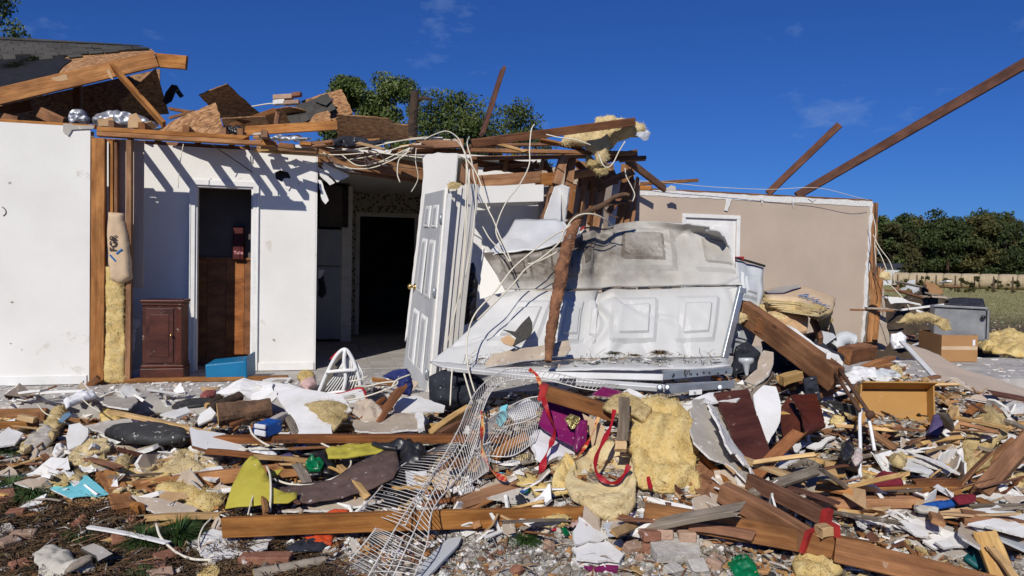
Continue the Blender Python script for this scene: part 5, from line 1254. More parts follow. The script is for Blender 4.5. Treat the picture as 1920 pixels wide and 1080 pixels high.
# ------------------------------------------------------------------ lumber in the foreground
def lum(label, a, b, w, h, m, **k):
 k.setdefault('jag', (.02,.03)); k.setdefault('bow', .006)
 return beam(k.pop('name', 'lumber'), label, k.pop('cat', 'lumber'), a, b, w, h, m, **k)
fbm = lum('long orange two-by-four lying lengthwise in the very front', (415,989,3.95),(1122,966,4.25),.042,.104, W_OR, n=12, bow=.006)
lum('long red brown two-by-four crossing the middle of the debris', (402,824,5.05),(957,822,4.95),.075,.05, W_RED, n=12, name='lumber')
text_on(bpy.data.objects['lumber.001'], '2-W-W-SC', at(535,827,4.985), Vector((1,0,0)), Vector((0,-1,.02)),.035, M_INKK)
lum('orange board slanting under the yellow fabric', (245,916,4.55),(562,878,4.85),.05,.085, W_OR, n=8, bow=.008)
lum('short orange board behind the yellow fabric tip', (500,872,4.95),(585,866,5.0),.05,.07, W_OR)
lum('long pale lath running from the rag to the middle beam', (205,772,5.55),(415,818,5.1),.05,.028, W_PALE, n=8, jag=(.05,.05))
lum('thin red lath under the white panel', (385,846,4.85),(505,858,4.9),.04,.035, W_RED, jag=(.02,.04))
lum('thin pale lath continuing right of the white panel', (470,856,4.85),(620,868,4.9),.035,.03, W_PALE, jag=(.05,.05))
lum('orange stub crossing behind the big wire shelf', (802,822,5.2),(880,768,5.6),.05,.09, W_PALE, roll=.3)
lum('red board below the orange stub behind the wire shelf', (822,818,5.1),(878,790,5.35),.04,.06, W_RED, jag=(.02,.04))
lum('dusty orange board end leaning across the wire shelf', (855,945,4.35),(1075,880,4.75),.09,.05, W_OR, n=8)
def cap(o, end, mat=None, depth=.045):
 xs = [v.co.x for v in o.data.vertices]; ys = [v.co.y for v in o.data.vertices]; zs = [v.co.z for v in o.data.vertices]
 x0, x1 = (min(xs) - .003, min(xs) + depth) if end == 0 else (max(xs) - depth, max(xs) + .003)
 k = .0025; q = [(x, y, z) for x in (x0, x1) for y in (min(ys) - k, max(ys) + k) for z in (min(zs) - k, max(zs) + k)]
 f = [(0,1,3,2),(4,6,7,5),(0,4,5,1),(2,3,7,6),(0,2,6,4),(1,5,7,3)]
 return mk('red_end', q, f, mat or M_RED, o, mat4=o.matrix_basis.copy())
lb_ = lum('brown beam with red painted end pointing at the wire shelf', (1010,733,5.05),(1152,776,5.0),.09,.095, W_BRN, n=6)
cap(lb_, 0)
lum('orange beam running low to the right front under the long beam', (1205,962,4.10),(1640,1038,3.78),.05,.115, W_OR, n=10)
l1 = lum('long brown beam with red painted end in the right front', (1355,922,4.25),(1520,1016,3.85),.085,.11, W_BRN, n=8)
l2 = lum('second brown beam lying beside it with red painted end', (1400,900,4.40),(1555,975,3.95),.05,.085, W_RED, n=8)
cap(l1,1, depth=.02); cap(l2,1, depth=.03)
blk = lum('pale block with red end wedged between the red beam ends', (1530,998,3.82),(1568,992,3.84),.07,.05, W_PALE)
cap(blk, 1, depth=.03)
lum('massive brown beam running off the bottom right front', (1560,1030,3.80),(1900,1112,3.55),.10,.12, W_BRN, n=8, roll=-.35)
lum('upper orange lumber of the pair above the red ends', (1556,922,4.40),(1800,918,4.42),.06,.05, W_OR, n=8)
lum('lower orange lumber of the pair above the red ends', (1480,946,4.28),(1795,940,4.30),.07,.055, W_OR, n=8)
lum('short lumber stacked on the pair at its far end', (1712,908,4.45),(1805,906,4.45),.06,.05, W_RED)
lum('orange board slanting behind the fringed cushion', (1510,858,5.0),(1650,892,4.85),.06,.03, W_PALE, n=6)
lum('heavy dark beam slanting out from the garage wall', (1392,582,6.5),(1570,712,5.4),.09,.19, W_BRN, n=8, jag=(.03,.05))
lum('split red timber lying along the heavy slanting beam', (1420,606,6.25),(1560,700,5.55),.05,.12, W_RED, n=8, jag=(.05,.1))
lum('pale stub under the heavy slanting beam', (1462,715,5.55),(1500,703,5.6),.08,.07, W_PALE, jag=(.03,.0))
lum('brown beam end by the dusty hose at the slab edge', (1582,668,6.3),(1632,658,6.7),.12,.13, W_BRN, roll=.2)
lum('upper orange lath pair beside the brown beam end', (1612,692,6.3),(1674,670,6.7),.06,.035, W_OR)
lum('lower orange lath pair beside the brown beam end', (1608,698,6.2),(1672,682,6.6),.06,.03, W_OR)
lum('upright red board under the kraft bundles', (1523,598,6.6),(1540,642,6.3),.04,.07, W_RED)
lum('leaning brown board against the right frame edge', (1835,930,4.6),(1940,815,4.9),.10,.12, W_BRN, roll=.5, n=6)
lum('brown board behind the leaning one at the right edge', (1815,905,4.9),(1900,830,5.2),.05,.10, W_OR, roll=.5)
lum('splintered pale timber broken open in the bottom right corner', (1840,990,3.95),(1885,1100,3.65),.11,.05, W_PALE, roll=.2, jag=(.10,0), n=8)
lum('yellow splinter lying on the broken pale timber', (1850,1020,3.82),(1905,1085,3.6),.04,.02, W_PALE, jag=(.06,.02))
lum('dark beam under the splintered timber at the right edge', (1800,985,4.1),(1960,1010,4.0),.10,.16, W_BRN, n=6)
lum('grey lath laid over the drywall in the right pile', (1518,800,5.5),(1710,855,5.1),.06,.02, W_GREY, n=8)
lum('dark trim board sticking up behind the mahogany panel', (1545,755,5.4),(1618,775,5.3),.02,.06, M_BLKD, roll=.3)
lum('short orange board near the wedged pale pieces', (1570,925,4.6),(1600,923,4.6),.06,.05, W_PALE)
lum('small nailed pale crate board at the right pile top', (1790,772,5.9),(1895,768,5.9),.05,.08, W_PALE, jag=(.02,.02))
lum('thin curved pale board near the right frame edge', (1870,800,5.5),(1935,792,5.5),.06,.02, W_PALE)
pk = lum('brown post lying with its nailed end to the camera', (196,890,4.75),(236,968,4.25),.12,.09, W_OR, n=6)
for k in range(5):
 a = at(214 + k * 9,955 + (k % 3) * 4,4.22); wire('nail', None, None, [a, a + Vector((.02 * (k - 2),-.05,-.03))], .003, M_RUST, parent=pk, straight=True)
lum('small brown block beside the nailed post', (250,960,4.25),(268,950,4.3),.07,.07, W_OR)
lum('long pale splintered board in front of the yellow fabric', (265,972,4.2),(420,966,4.2),.05,.03, W_PALE, jag=(.05,.05), n=8)
lum('white trim strip lying in the pine straw', (163,988,4.0),(318,1018,3.85),.035,.01, M_TRIM, n=6)
lum('grey fence picket crossing under the yellow fabric', (556,870,4.7),(580,915,4.5),.06,.02, W_GREY)
lum('pointed tan stake leaning on the brown fabric', (636,876,4.7),(690,934,4.35),.04,.035, W_PALE, jag=(0,.05))
lum('upper dark red board by the door foot', (700,800,5.3),(757,722,5.6),.03,.14, W_RED, roll=1.1, jag=(.05,.05))
lum('second dark red board by the door foot', (672,790,5.35),(722,745,5.55),.03,.10, W_RED, roll=1.1, jag=(.05,.05))
lum('grey lath leaning on the white panel edge', (536,778,5.3),(556,818,5.05),.05,.02, W_GREY)
lum('dark weathered board under the bark slab', (430,800,5.25),(490,768,5.45),.06,.02, W_RED)
lum('oak board lying in the middle right under the long beam', (1180,905,4.6),(1060,905,4.6),.06,.05, W_OR)
lum('brown picture stub at the edge of the mahogany panel', (1290,985,4.0),(1420,1005,3.9),.04,.05, W_RED)

# ------------------------------------------------------------------ sheets of drywall, panels and furniture pieces
def dw(label, q, ref, mats=None, **k):
 k.setdefault('jag', .012); k.setdefault('seg', .05)
 return sheet(k.pop('name', 'drywall_sheet'), label, k.pop('cat', 'drywall'), q, ref, k.pop('thick', .013), mats or [M_DW, M_DWP, M_GYP], **k)
TANB = [M_DWP, M_DW, M_GYP]; GREYB = [M_DWG, M_DW, M_GYP]
dw('big white panel sloping below the brown bark slab', [(530,735),(560,728),(640,742),(660,770),(620,790),(625,820),(556,818),(538,775),(520,745)], [(530,735,5.65),(640,742,5.6),(556,818,5.05)], jag=.004, wave=.01)
dw('white boxy panel with grey corner crossing the middle beam', [(354,806),(358,803),(368,808),(420,815),(465,846),(450,850),(385,845),(360,838)], [(354,806,5.05),(420,815,5.1),(385,845,4.85)], [M_TRIM, M_DWP, W_RED], thick=.02, jag=.002)
dw('crumpled white drywall standing by the blue bin', [(405,735),(440,718),(458,710),(478,712),(510,722),(520,745),(500,760),(470,748),(445,738)], [(405,735,5.95),(478,712,6.1),(500,760,5.6)], wave=.06, freq=5, res=.06)
dw('white torn drywall ridge behind the bark slab', [(478,712),(530,722),(580,735),(560,752),(525,748),(505,735)], [(478,712,6.0),(580,735,5.9),(525,748,5.7)], wave=.03, res=.08)
dw('tan plaster lump by the striped laundry basket', [(660,775),(672,752),(708,756),(722,775),(712,785),(680,790)], [(660,775,5.4),(708,756,5.5),(680,790,5.3)], TANB, puff=.06, wave=.02, res=.05)
dw('tan drywall strip with white broken end above the middle beam', [(662,790),(720,778),(785,776),(795,806),(700,812),(665,808)], [(662,790,5.35),(785,776,5.4),(700,812,5.1)], TANB)
dw('white gypsum end piece of the tan strip', [(780,778),(792,776),(796,804),(784,808)], [(780,778,5.33),(792,776,5.33),(784,808,5.08)], [M_GYP, M_DW, M_GYP], thick=.03)
dw('flat white sheet at the foot of the open door', [(735,776),(748,748),(778,742),(835,762),(832,772),(770,775)], [(735,776,5.5),(778,742,5.8),(835,762,5.6)])
dw('round edged white plate shard in the left debris', [(124,820),(130,798),(150,794),(166,806),(166,818),(152,835),(128,845)], [(124,820,5.05),(150,794,5.2),(128,845,4.9)], jag=.003)
dw('white drywall corner with grey back at the left pile front', [(146,872),(162,842),(172,845),(204,880),(190,888),(150,885)], [(146,872,4.75),(162,842,4.95),(190,888,4.7)], wave=.02, res=.06)
dw('second drywall flap folded over beside it', [(160,858),(175,858),(205,880),(180,884)], [(160,858,4.8),(175,858,4.82),(180,884,4.68)], GREYB)
dw('rusty brown plywood scrap leaning in the left pile', [(70,902),(80,878),(105,866),(122,870),(121,895),(95,902)], [(70,902,4.65),(105,866,4.9),(95,902,4.6)], [M_DWP, M_DWP, M_DWP], name='plywood_scrap', cat='plywood')
dw('tan paper faced drywall folded upright in the left pile', [(78,845),(100,838),(102,860),(88,876),(72,868)], [(78,845,4.95),(100,838,5.05),(88,876,4.8)], TANB, wave=.02, res=.05)
dw('narrow tan drywall shard standing beside it', [(56,866),(66,832),(72,845),(66,864)], [(56,866,4.85),(66,832,5.0),(66,864,4.85)], TANB)
dw('rough white gypsum chunk in the left pile', [(97,850),(106,832),(124,836),(122,855),(105,864)], [(97,850,4.9),(106,832,5.0),(105,864,4.85)], [M_GYP, M_DW, M_GYP], puff=.04, fuzz=.03, res=.03)
dw('grey foil faced batt folded in the left pile', [(38,850),(50,828),(92,798),(102,806),(100,830),(70,846),(42,852)], [(38,850,4.95),(92,798,5.3),(70,846,4.95)], [M_DWG, M_INS, M_INS], puff=.05, wave=.02, res=.05, name='insulation_batt', cat='insulation')
dw('white grid patterned tile board at the far left edge', [(-10,838),(-5,818),(16,802),(42,814),(28,834)], [(-10,838,4.95),(16,802,5.2),(28,834,5.0)])
dw('grey slab of drywall on the left slab edge', [(158,800),(200,790),(245,786),(250,800),(200,818)], [(158,800,5.3),(245,786,5.4),(200,818,5.15)], GREYB)
dw('big flat pale drywall sheet lying on the slab', [(180,748),(200,742),(250,742),(258,754),(240,768),(200,762)], ('z', .03), GREYB)
dw('rolled white paper bundle lying on the slab edge', [(119,752),(150,738),(176,734),(181,745),(150,755),(124,766)], [(119,752,5.8),(176,734,6.1),(124,766,5.65)], [M_PAPER, M_PAPER, M_PAPER], puff=.05, res=.05, jag=.003, name='paper_bundle', cat='paper')
dw('short white board lying by the black plank', [(300,778),(350,764),(357,774),(330,784)], [(300,778,5.5),(350,764,5.65),(330,784,5.4)], [M_TRIM, M_TRIM, M_TRIM], jag=.003)
dw('curved white moulding piece by the bark slab', [(370,790),(375,778),(395,766),(405,776),(398,786),(372,798)], [(370,790,5.35),(395,766,5.5),(372,798,5.3)], [M_TRIM, M_TRIM, M_TRIM], curl=(1,0,.8), jag=.003, res=.05)
dw('wide tan drywall sheet under the pile in the left middle', [(240,800),(345,800),(420,830),(390,870),(300,860),(230,830)], ('heap', .02), TANB, wave=.01)
dw('brown backed drywall strip with white torn edge near the nailed post', [(246,930),(300,935),(372,955),(360,966),(290,962),(262,946)], [(246,930,4.4),(372,955,4.3),(290,962,4.25)], TANB)
dw('tan board lying under the brown fabric', [(520,960),(690,925),(720,940),(640,958)], [(520,960,4.3),(690,925,4.5),(640,958,4.3)], TANB)
dw('tan board behind the front beam near the insulation', [(900,935),(1010,900),(1060,930),(1000,945)], [(900,935,4.4),(1010,900,4.6),(1000,945,4.4)], GREYB)
dw('torn white drywall arch over the insulation top', [(1150,742),(1180,732),(1225,744),(1280,750),(1350,735),(1392,742),(1380,752),(1320,756),(1290,770),(1250,765),(1210,756)], [(1150,742,5.2),(1350,735,5.3),(1250,765,5.0)], wave=.05, freq=4, res=.06)
dw('grey curved drywall sheet torn beside the insulation', [(1292,760),(1330,750),(1345,775),(1360,810),(1395,840),(1418,880),(1402,908),(1372,880),(1330,860),(1300,830)], [(1292,760,5.05),(1345,775,5.15),(1402,908,4.45)], GREYB, curl=(.3,.9,.25), res=.06, wave=.02)
dw('ragged white edge of the curved drywall sheet', [(1330,748),(1352,758),(1348,785),(1372,812),(1410,840),(1425,885),(1412,905),(1400,880),(1370,850),(1345,810)], [(1330,748,5.12),(1372,812,4.95),(1412,905,4.42)], [M_GYP, M_DW, M_GYP], jag=.03, wave=.04, res=.05)
dw('dark mahogany panel standing in the right pile', [(1338,738),(1402,731),(1450,868),(1438,885),(1408,905),(1390,870),(1360,790)], [(1338,738,5.2),(1402,731,5.3),(1438,885,4.65)], [W_MAH, W_MAH, W_MAH], thick=.02, jag=.002, name='furniture_panel', cat='panel')
dw('white drywall blob hanging over the mahogany panel', [(1412,742),(1432,722),(1455,725),(1464,765),(1462,792),(1440,832),(1420,800)], [(1412,742,5.22),(1455,725,5.3),(1440,832,4.9)], jag=.006, wave=.02, res=.06)
dw('folded kraft and white drywall scrap below the heavy beam', [(1395,718),(1420,690),(1432,658),(1450,662),(1445,690),(1430,712),(1415,722)], [(1395,718,5.6),(1432,658,5.8),(1430,712,5.55)], TANB, wave=.04, res=.05)
dw('white drywall flap clinging along the heavy slanting beam', [(1455,610),(1475,612),(1520,640),(1572,668),(1582,685),(1570,690),(1520,660),(1470,635)], [(1455,610,6.2),(1520,640,5.9),(1570,690,5.5)], wave=.03, res=.06)
for k, q in enumerate(([(1550,660),(1558,662),(1556,682),(1549,680)], [(1568,674),(1580,678),(1578,690),(1569,688)])):
 dw(['little white flake hanging at the beam flap end', 'second white flake at the beam flap tip'][k], q, ('Y', 5.5))
for k, q in enumerate(([(1460,770),(1478,745),(1512,800),(1500,825),(1470,832)], [(1482,742),(1530,740),(1545,790),(1518,798)], [(1500,770),(1530,762),(1548,800),(1510,815)], [(1455,835),(1478,815),(1490,850),(1452,855)])):
 dw(['dark mahogany triangle standing behind the white blob', 'dark mahogany board at the back of the right pile', 'mahogany drawer side leaning in the right pile', 'low mahogany shard at the foot of the right pile'][k], q,
 [(q[0][0], q[0][1], 5.35 - .08 * k),(q[1][0], q[1][1], 5.45 - .08 * k),(q[2][0], q[2][1], 5.15 - .08 * k)], [W_MAH, W_MAH, W_MAH], thick=.018, jag=.002, name='furniture_panel', cat='panel')
dw('navy cushion leaning under the heavy slanting beam', [(1505,710),(1530,704),(1540,752),(1512,758)], ('Y', 5.45), [M_DKC, M_DKC, M_DKC], puff=.05, jag=.003, res=.05, name='cushion', cat='cushion')
dw('big tan drywall sheet sloping off the slab', [(1690,640),(1722,652),(1760,668),(1780,680),(1812,695),(1850,706),(1925,730),(1925,760),(1800,755),(1792,752)], [(1690,640,7.9),(1850,706,7.1),(1792,752,6.3)], [M_TAN, M_DW, M_GYP], jag=.008, wave=.02, res=.15)
lum('white corner trim along the sloping tan drywall', (1690,640,7.88),(1790,750,6.25),.05,.02, M_TRIM, name='trim_strip', cat='trim')
dw('white drywall layer poking out under the tan sheet', [(1780,762),(1850,752),(1925,760),(1925,772),(1850,775)], [(1780,762,6.2),(1850,752,6.4),(1850,775,6.1)], wave=.03, res=.08)
dw('second white drywall layer under it at the edge', [(1770,775),(1840,765),(1920,778),(1880,786),(1800,785)], [(1770,775,6.0),(1840,765,6.2),(1800,785,5.9)], wave=.03, res=.08)
dw('tan drywall scrap leaning at the end of the white trim', [(1775,790),(1800,762),(1815,758),(1830,782),(1790,800)], [(1775,790,5.8),(1815,758,6.0),(1790,800,5.7)], TANB)
dw('white star shaped drywall shard by the open drawer', [(1763,822),(1778,792),(1792,800),(1806,812),(1792,826),(1780,808)], [(1763,822,5.4),(1778,792,5.6),(1792,826,5.35)])
dw('long tan drywall sheet lying in front of the open drawer', [(1620,828),(1720,826),(1785,838),(1790,868),(1740,880),(1660,850)], [(1620,828,5.35),(1785,838,5.35),(1740,880,4.95)], TANB, wave=.015, res=.1)
dw('tan drywall piece standing up in the right pile', [(1790,875),(1792,840),(1810,868),(1812,905),(1798,905)], [(1790,875,5.0),(1792,840,5.1),(1798,905,4.8)], TANB)
for k, q in enumerate(([(1650,838),(1690,842),(1750,870),(1785,885),(1775,892),(1720,872),(1660,850)], [(1645,850),(1700,860),(1750,888),(1740,896),(1690,878)], [(1700,850),(1770,872),(1800,890),(1780,884)])):
 dw(['long white drywall splinter on the tan sheet', 'lower white drywall splinter on the tan sheet', 'thin white splinter at the tan sheet end'][k], q, ('heap', .10 + .02 * k), wave=.03, res=.06)
dw('white plate shard lying by the red cushion', [(1618,875),(1630,862),(1668,866),(1676,878),(1670,892),(1625,884)], [(1618,875,5.0),(1668,866,5.05),(1625,884,4.9)], [M_PAPER, M_PAPER, M_PAPER], jag=.003)
dw('black board beside the white plate shard', [(1688,872),(1730,876),(1730,892),(1690,886)], [(1688,872,5.0),(1730,876,5.0),(1690,886,4.9)], [M_BLK, M_BLK, M_BLK], jag=.002)
dw('pale blue grey panel beside the black board', [(1730,876),(1765,872),(1790,880),(1740,898),(1720,896)], [(1730,876,5.0),(1765,872,5.05),(1740,898,4.85)], [M_VINYL, M_VINYL, M_VINYL], jag=.003)
for k, q in enumerate(([(1455,870),(1478,845),(1505,826),(1515,832),(1490,855),(1470,878)], [(1455,880),(1480,860),(1510,845),(1500,862),(1475,880)], [(1512,838),(1560,815),(1566,820),(1530,842)])):
 dw(['white broken moulding by the fringed cushion', 'second broken white moulding by the cushion', 'pale lath fragment crossing above the cushion'][k], q, ('heap', .12), jag=.015, wave=.02, res=.05)
dw('white paper wad hanging at the drawer corner', [(1585,700),(1600,688),(1640,690),(1655,706),(1620,712),(1590,716)], [(1585,700,6.0),(1640,690,6.1),(1590,716,5.9)], [M_PAPER, M_PAPER, M_PAPER], puff=.04, wave=.03, res=.05)
dw('layered white drywall stack by the rusty legs', [(1555,728),(1590,715),(1605,722),(1590,738),(1562,742)], [(1555,728,5.7),(1590,715,5.8),(1562,742,5.6)], wave=.03, res=.05)
# layered drywall heap front right
for k in range(7):
 x, y = 1665 + k * 17,975 + k * 9
 dw('broken white drywall layer %s in the bottom right heap' % ['nearest the red ends', 'second from the red ends', 'third from the red ends', 'in the middle of the row', 'third from the teal cloth', 'second from the teal cloth', 'nearest the teal cloth'][k], [(x, y),(x + 30, y - 18),(x + 70, y - 12),(x + 62, y + 6),(x + 20, y + 14)], ('heap', .06 + .015 * (k % 3)), [M_DW, M_DWP, M_GYP] if k % 3 else GREYB, jag=.02, wave=.03, res=.06)
dw('bulky white foam slab at the bottom right heap', [(1650,982),(1668,962),(1700,948),(1712,958),(1690,985),(1665,1000)], [(1650,982,4.2),(1700,948,4.4),(1665,1000,4.1)], thick=.05, wave=.02, res=.06)
dw('white painted plank lying at the right frame edge', [(1785,945),(1850,928),(1905,930),(1800,962)], [(1785,945,4.5),(1850,928,4.6),(1800,962,4.4)], [M_TRIM, M_TRIM, M_TRIM], thick=.03, jag=.003)
for k in range(6):
 x, y = 1815 + (k % 3) * 32,955 + k * 8
 dw('white splintered siding strip %s at the right frame edge' % ['topmost', 'second', 'third', 'fourth', 'fifth', 'lowest'][k], [(x, y),(x + 55, y - 8),(x + 80, y + 4),(x + 40, y + 10)], ('heap', .16 + .01 * k), [M_DW, M_CASE, M_GYP], jag=.012, wave=.025, res=.06)
dw('grey painted board edging the bottom right corner', [(1805,975),(1925,1012),(1925,1035),(1830,992)], [(1805,975,4.15),(1925,1012,4.1),(1830,992,4.0)], [M_VINYL, M_VINYL, M_VINYL], jag=.004)
dw('torn tan flap beside the dark teal cloth', [(1795,992),(1812,974),(1825,985),(1850,1000),(1838,1030),(1805,1010)], [(1795,992,4.0),(1825,985,4.1),(1838,1030,3.8)], TANB)
dw('dark teal cloth in the shade of the splintered timber', [(1800,1020),(1840,1010),(1860,1050),(1850,1070),(1808,1050)], ('heap', .04), [M_DTEAL, M_DTEAL, M_DTEAL], puff=.04, wave=.02, res=.05, name='cloth', cat='cloth')
# front row
dw('crumpled white sheet lying in the front left', [(350,1018),(400,1000),(455,998),(515,1008),(500,1030),(440,1045),(392,1056),(372,1035)], ('heap', .04), wave=.03, freq=4, res=.06)
dw('white sheet with torn folds lower left of the pine tuft', [(60,1040),(85,1022),(125,1030),(140,1045),(110,1062),(72,1070)], ('heap', .06), [M_CREAM, M_CREAM, M_CREAM], puff=.04, wave=.05, freq=6, res=.04, name='cloth', cat='cloth')
dw('cream cloth folded under the torn white sheet', [(75,1062),(130,1050),(175,1045),(180,1070),(110,1082),(70,1080)], ('heap', .04), [M_CREAM, M_CREAM, M_CREAM], puff=.03, wave=.05, freq=7, res=.04, name='cloth', cat='cloth')
dw('olive brown cloth fold on the cream cloth', [(120,1068),(150,1042),(178,1040),(170,1052),(135,1066)], ('heap', .09), [M_GREYC, M_GREYC, M_GREYC], puff=.03, wave=.03, res=.04, name='cloth', cat='cloth')
dw('dark grey bent shingle over the cloth folds', [(152,1032),(175,1024),(205,1040),(212,1042),(185,1056),(180,1046)], ('heap', .10), [M_DWG, M_SHIN, M_SHIN], wave=.02, res=.05, name='shingle_scrap', cat='shingle')
dw('white grey metal sheet lying under the wire shelf foot', [(775,1080),(800,1050),(840,1012),(866,1008),(860,1022),(800,1085)], ('heap', .03), [M_VINYL, M_VINYL, M_VINYL], jag=.002, name='metal_sheet', cat='sheet')
dw('stack of torn white shingles in front of the hanging insulation', [(1075,998),(1085,970),(1112,985),(1142,1005),(1150,1012),(1078,1022)], [(1075,998,4.0),(1085,970,4.15),(1078,1022,3.9)], [M_DW, M_CASE, M_GYP], wave=.01)
dw('lower torn white shingle under the stack', [(1072,1030),(1090,1018),(1140,1016),(1170,1042),(1160,1056),(1080,1052)], ('heap', .05), [M_DW, M_CASE, M_GYP], wave=.015, res=.06)
dw('bottom white shingle of the front stack', [(1070,1048),(1120,1040),(1168,1052),(1160,1064),(1085,1062)], ('heap', .02), [M_DW, M_CASE, M_GYP], wave=.015, res=.06)
dw('magenta strip under the front white shingles', [(1095,1062),(1160,1062),(1158,1072),(1110,1072)], ('heap', .02), [M_MAG, M_MAG, M_MAG], name='plastic_strip', cat='plastic')
dw('curved smoky glass shade under the insulation', [(1130,982),(1170,976),(1205,966),(1210,992),(1180,1004),(1140,1006)], [(1130,982,4.1),(1205,966,4.2),(1140,1006,4.0)], [M_CLEAR, M_CLEAR, M_CLEAR], curl=(1,.2,.6), jag=.003, res=.04, thick=.006, name='glass_shade', cat='glass')
dw('rolled white lid piece beside the smoky glass', [(1222,984),(1248,976),(1266,988),(1262,998),(1240,990),(1226,992)], [(1222,984,4.05),(1248,976,4.1),(1240,998,4.0)], [M_TRIM, M_KRAFT, M_TRIM], curl=(1,0,1.2), jag=.003, res=.03)
dw('white slatted board under the smoky glass', [(1180,1002),(1215,990),(1235,998),(1205,1008)], ('heap', .06), [M_TRIM, M_TRIM, M_TRIM], jag=.004)
dw('long white edged board under the hanging insulation', [(1190,930),(1215,932),(1300,952),(1402,974),(1400,984),(1290,966)], [(1190,930,4.45),(1300,952,4.25),(1400,984,4.05)], [M_TRIM, M_DWP, M_TRIM], jag=.004)
dw('oak cabinet door leaning right of the hanging insulation', [(1292,905),(1312,860),(1365,915),(1330,958)], [(1292,905,4.5),(1312,860,4.75),(1330,958,4.3)], [W_OAK, W_OAK, W_OAK], thick=.025, jag=.001, name='cabinet_door', cat='cabinet door')
lum('oak edge strip along the leaning cabinet door', (1314,856,4.74),(1368,908,4.5),.03,.03, W_OAK, name='edge_strip', cat='trim')
# torn paper and papers
dw('torn white paper stack beside the magenta tub', [(992,822),(1010,806),(1022,812),(1040,822),(1078,840),(1075,860),(1045,862),(1020,880),(1003,850)], [(992,822,4.9),(1040,822,5.0),(1020,880,4.6)], [M_PAPER, M_PAPER, M_PAPER], jag=.02, wave=.03, res=.05, thick=.03, name='paper_stack', cat='paper')
dw('printed white carton seen through the wire shelf', [(760,890),(800,890),(802,912),(764,915)], [(760,890,4.75),(800,890,4.75),(764,915,4.6)], [M_PAPER, M_PAPER, M_PAPER], jag=.001, thick=.05, name='carton', cat='carton')
dw('black packaging with white print under the wire shelf', [(700,940),(722,908),(760,922),(740,950)], [(700,940,4.4),(722,908,4.6),(740,950,4.4)], [M_BLK, M_BLK, M_BLK], thick=.03, jag=.001, name='package', cat='package')
text_px(bpy.data.objects['carton'], '-- ----', 782,899,.035,.027, M_INKK)
text_px(bpy.data.objects['package'], '- --- -', 732,926,.04,.017, M_PAPER, (1,.2))
dw('printed newspaper sheet behind the right part of the wire shelf', [(945,775),(990,748),(1012,760),(1005,780),(965,790)], [(945,775,5.2),(990,748,5.4),(965,790,5.1)], [M_PAPER, M_PAPER, M_PAPER], wave=.02, res=.06, name='newspaper', cat='paper')
rr = random.Random(77)
for k in range(6):
 text_px(bpy.data.objects['newspaper'], '--- -- ---- -- ---'[k:k + 14], 978,762 + k * 4,.026,.03, M_INKK, (1,-.2), name='print_line')
dw('light blue bag scrap beside the newspaper', [(928,790),(940,762),(952,758),(948,790),(938,800)], [(928,790,5.1),(940,762,5.2),(938,800,5.05)], [M_TEAL, M_TEAL, M_TEAL], wave=.03, res=.05, name='plastic_bag', cat='bag')
dw('blue white crumpled bag at the open drawer top', [(1620,706),(1640,696),(1672,700),(1690,712),(1650,715)], [(1620,706,6.0),(1672,700,6.1),(1650,715,5.95)], [M_VINYL, M_VINYL, M_VINYL], puff=.05, wave=.03, res=.05, name='plastic_bag', cat='bag')
# open drawer / wooden tray
td = empty('wooden_tray', at(1600,815,5.5), 'empty tan wooden drawer lying open towards the camera', 'drawer')
T0, T1, T2, T3 = at(1598,814,5.45), at(1742,815,5.45), at(1740,728,5.62), at(1604,727,5.62)
nT = (T1 - T0).cross(T3 - T0).normalized()
if nT.dot(CAM - T0) < 0: nT = -nT
M_TRAY = pm('tan_laminate', (.42,.225,.065),(.38,.20,.055),3,.6,.03,40, dust=.03)
def edge(a, b, th, dep, nm):
 x = (b - a); inn = ((T0 + T1 + T2 + T3) / 4 - (a + b) / 2); inn = (inn - x.normalized() * inn.dot(x.normalized())).normalized()
 obox(nm, a, x, inn * th, nT * dep, M_TRAY, td, ch=.003)
mk('bottom', [T0, T1, T2, T3] + [p - nT * .01 for p in (T0, T1, T2, T3)], [(0,1,2,3),(7,6,5,4),(0,4,5,1),(1,5,6,2),(2,6,7,3),(3,7,4,0)], M_TRAY, td)
edge(T0, T1,.05,.06, 'front_side'); edge(T3, T2,.012,.14, 'back_side'); edge(T1 + (T2 - T1) * .05, T2,.012,.10, 'end'); edge(T0 + (T3 - T0) * .05, T3,.012,.10, 'end')
lum('bracket board slanting behind the wooden drawer', (1742,732,5.7),(1775,750,5.55),.02,.02, M_TRAY, name='bracket', cat='bracket')
# rusty tripod legs
for k, (a, b) in enumerate((((1572,690,5.4),(1632,778,5.0)),((1565,700,5.4),(1612,770,5.05)))):
 o = wire('rusty_rod', ['longer rusty rod with a knob poking out of the heavy beam', 'shorter rusty rod poking out of the heavy beam'][k], 'rod', [a, b], .014, M_RUST, straight=True)
 if k == 0: lathe('knob', [(-.02,.012),(-.012,.03),(.012,.03),(.02,.012)], P3(b), P3(b) - P3(a), M_RUST, o, ns=10)
wire('white_rope', 'white frayed rope looping down to the plaster foot', 'rope', [(1640,845,4.9),(1632,800,5.0),(1625,772,5.1),(1615,770,5.1),(1612,790,5.0),(1613,840,4.85),(1612,880,4.75),(1614,898,4.7)], .012, M_PAPER)
dw('white plaster foot lump at the rope end', [(1588,905),(1600,896),(1612,892),(1616,908),(1600,912)], ('heap', .12), [M_GYP, M_GYP, M_GYP], puff=.03, res=.03, name='plaster_lump', cat='plaster')
wire('clothes_hanger', 'white plastic clothes hanger hook in the right pile', 'hanger', [(1654,892,4.8),(1660,894,4.8),(1665,900,4.8),(1675,912,4.75),(1650,905,4.8)], .008, M_PAPER)
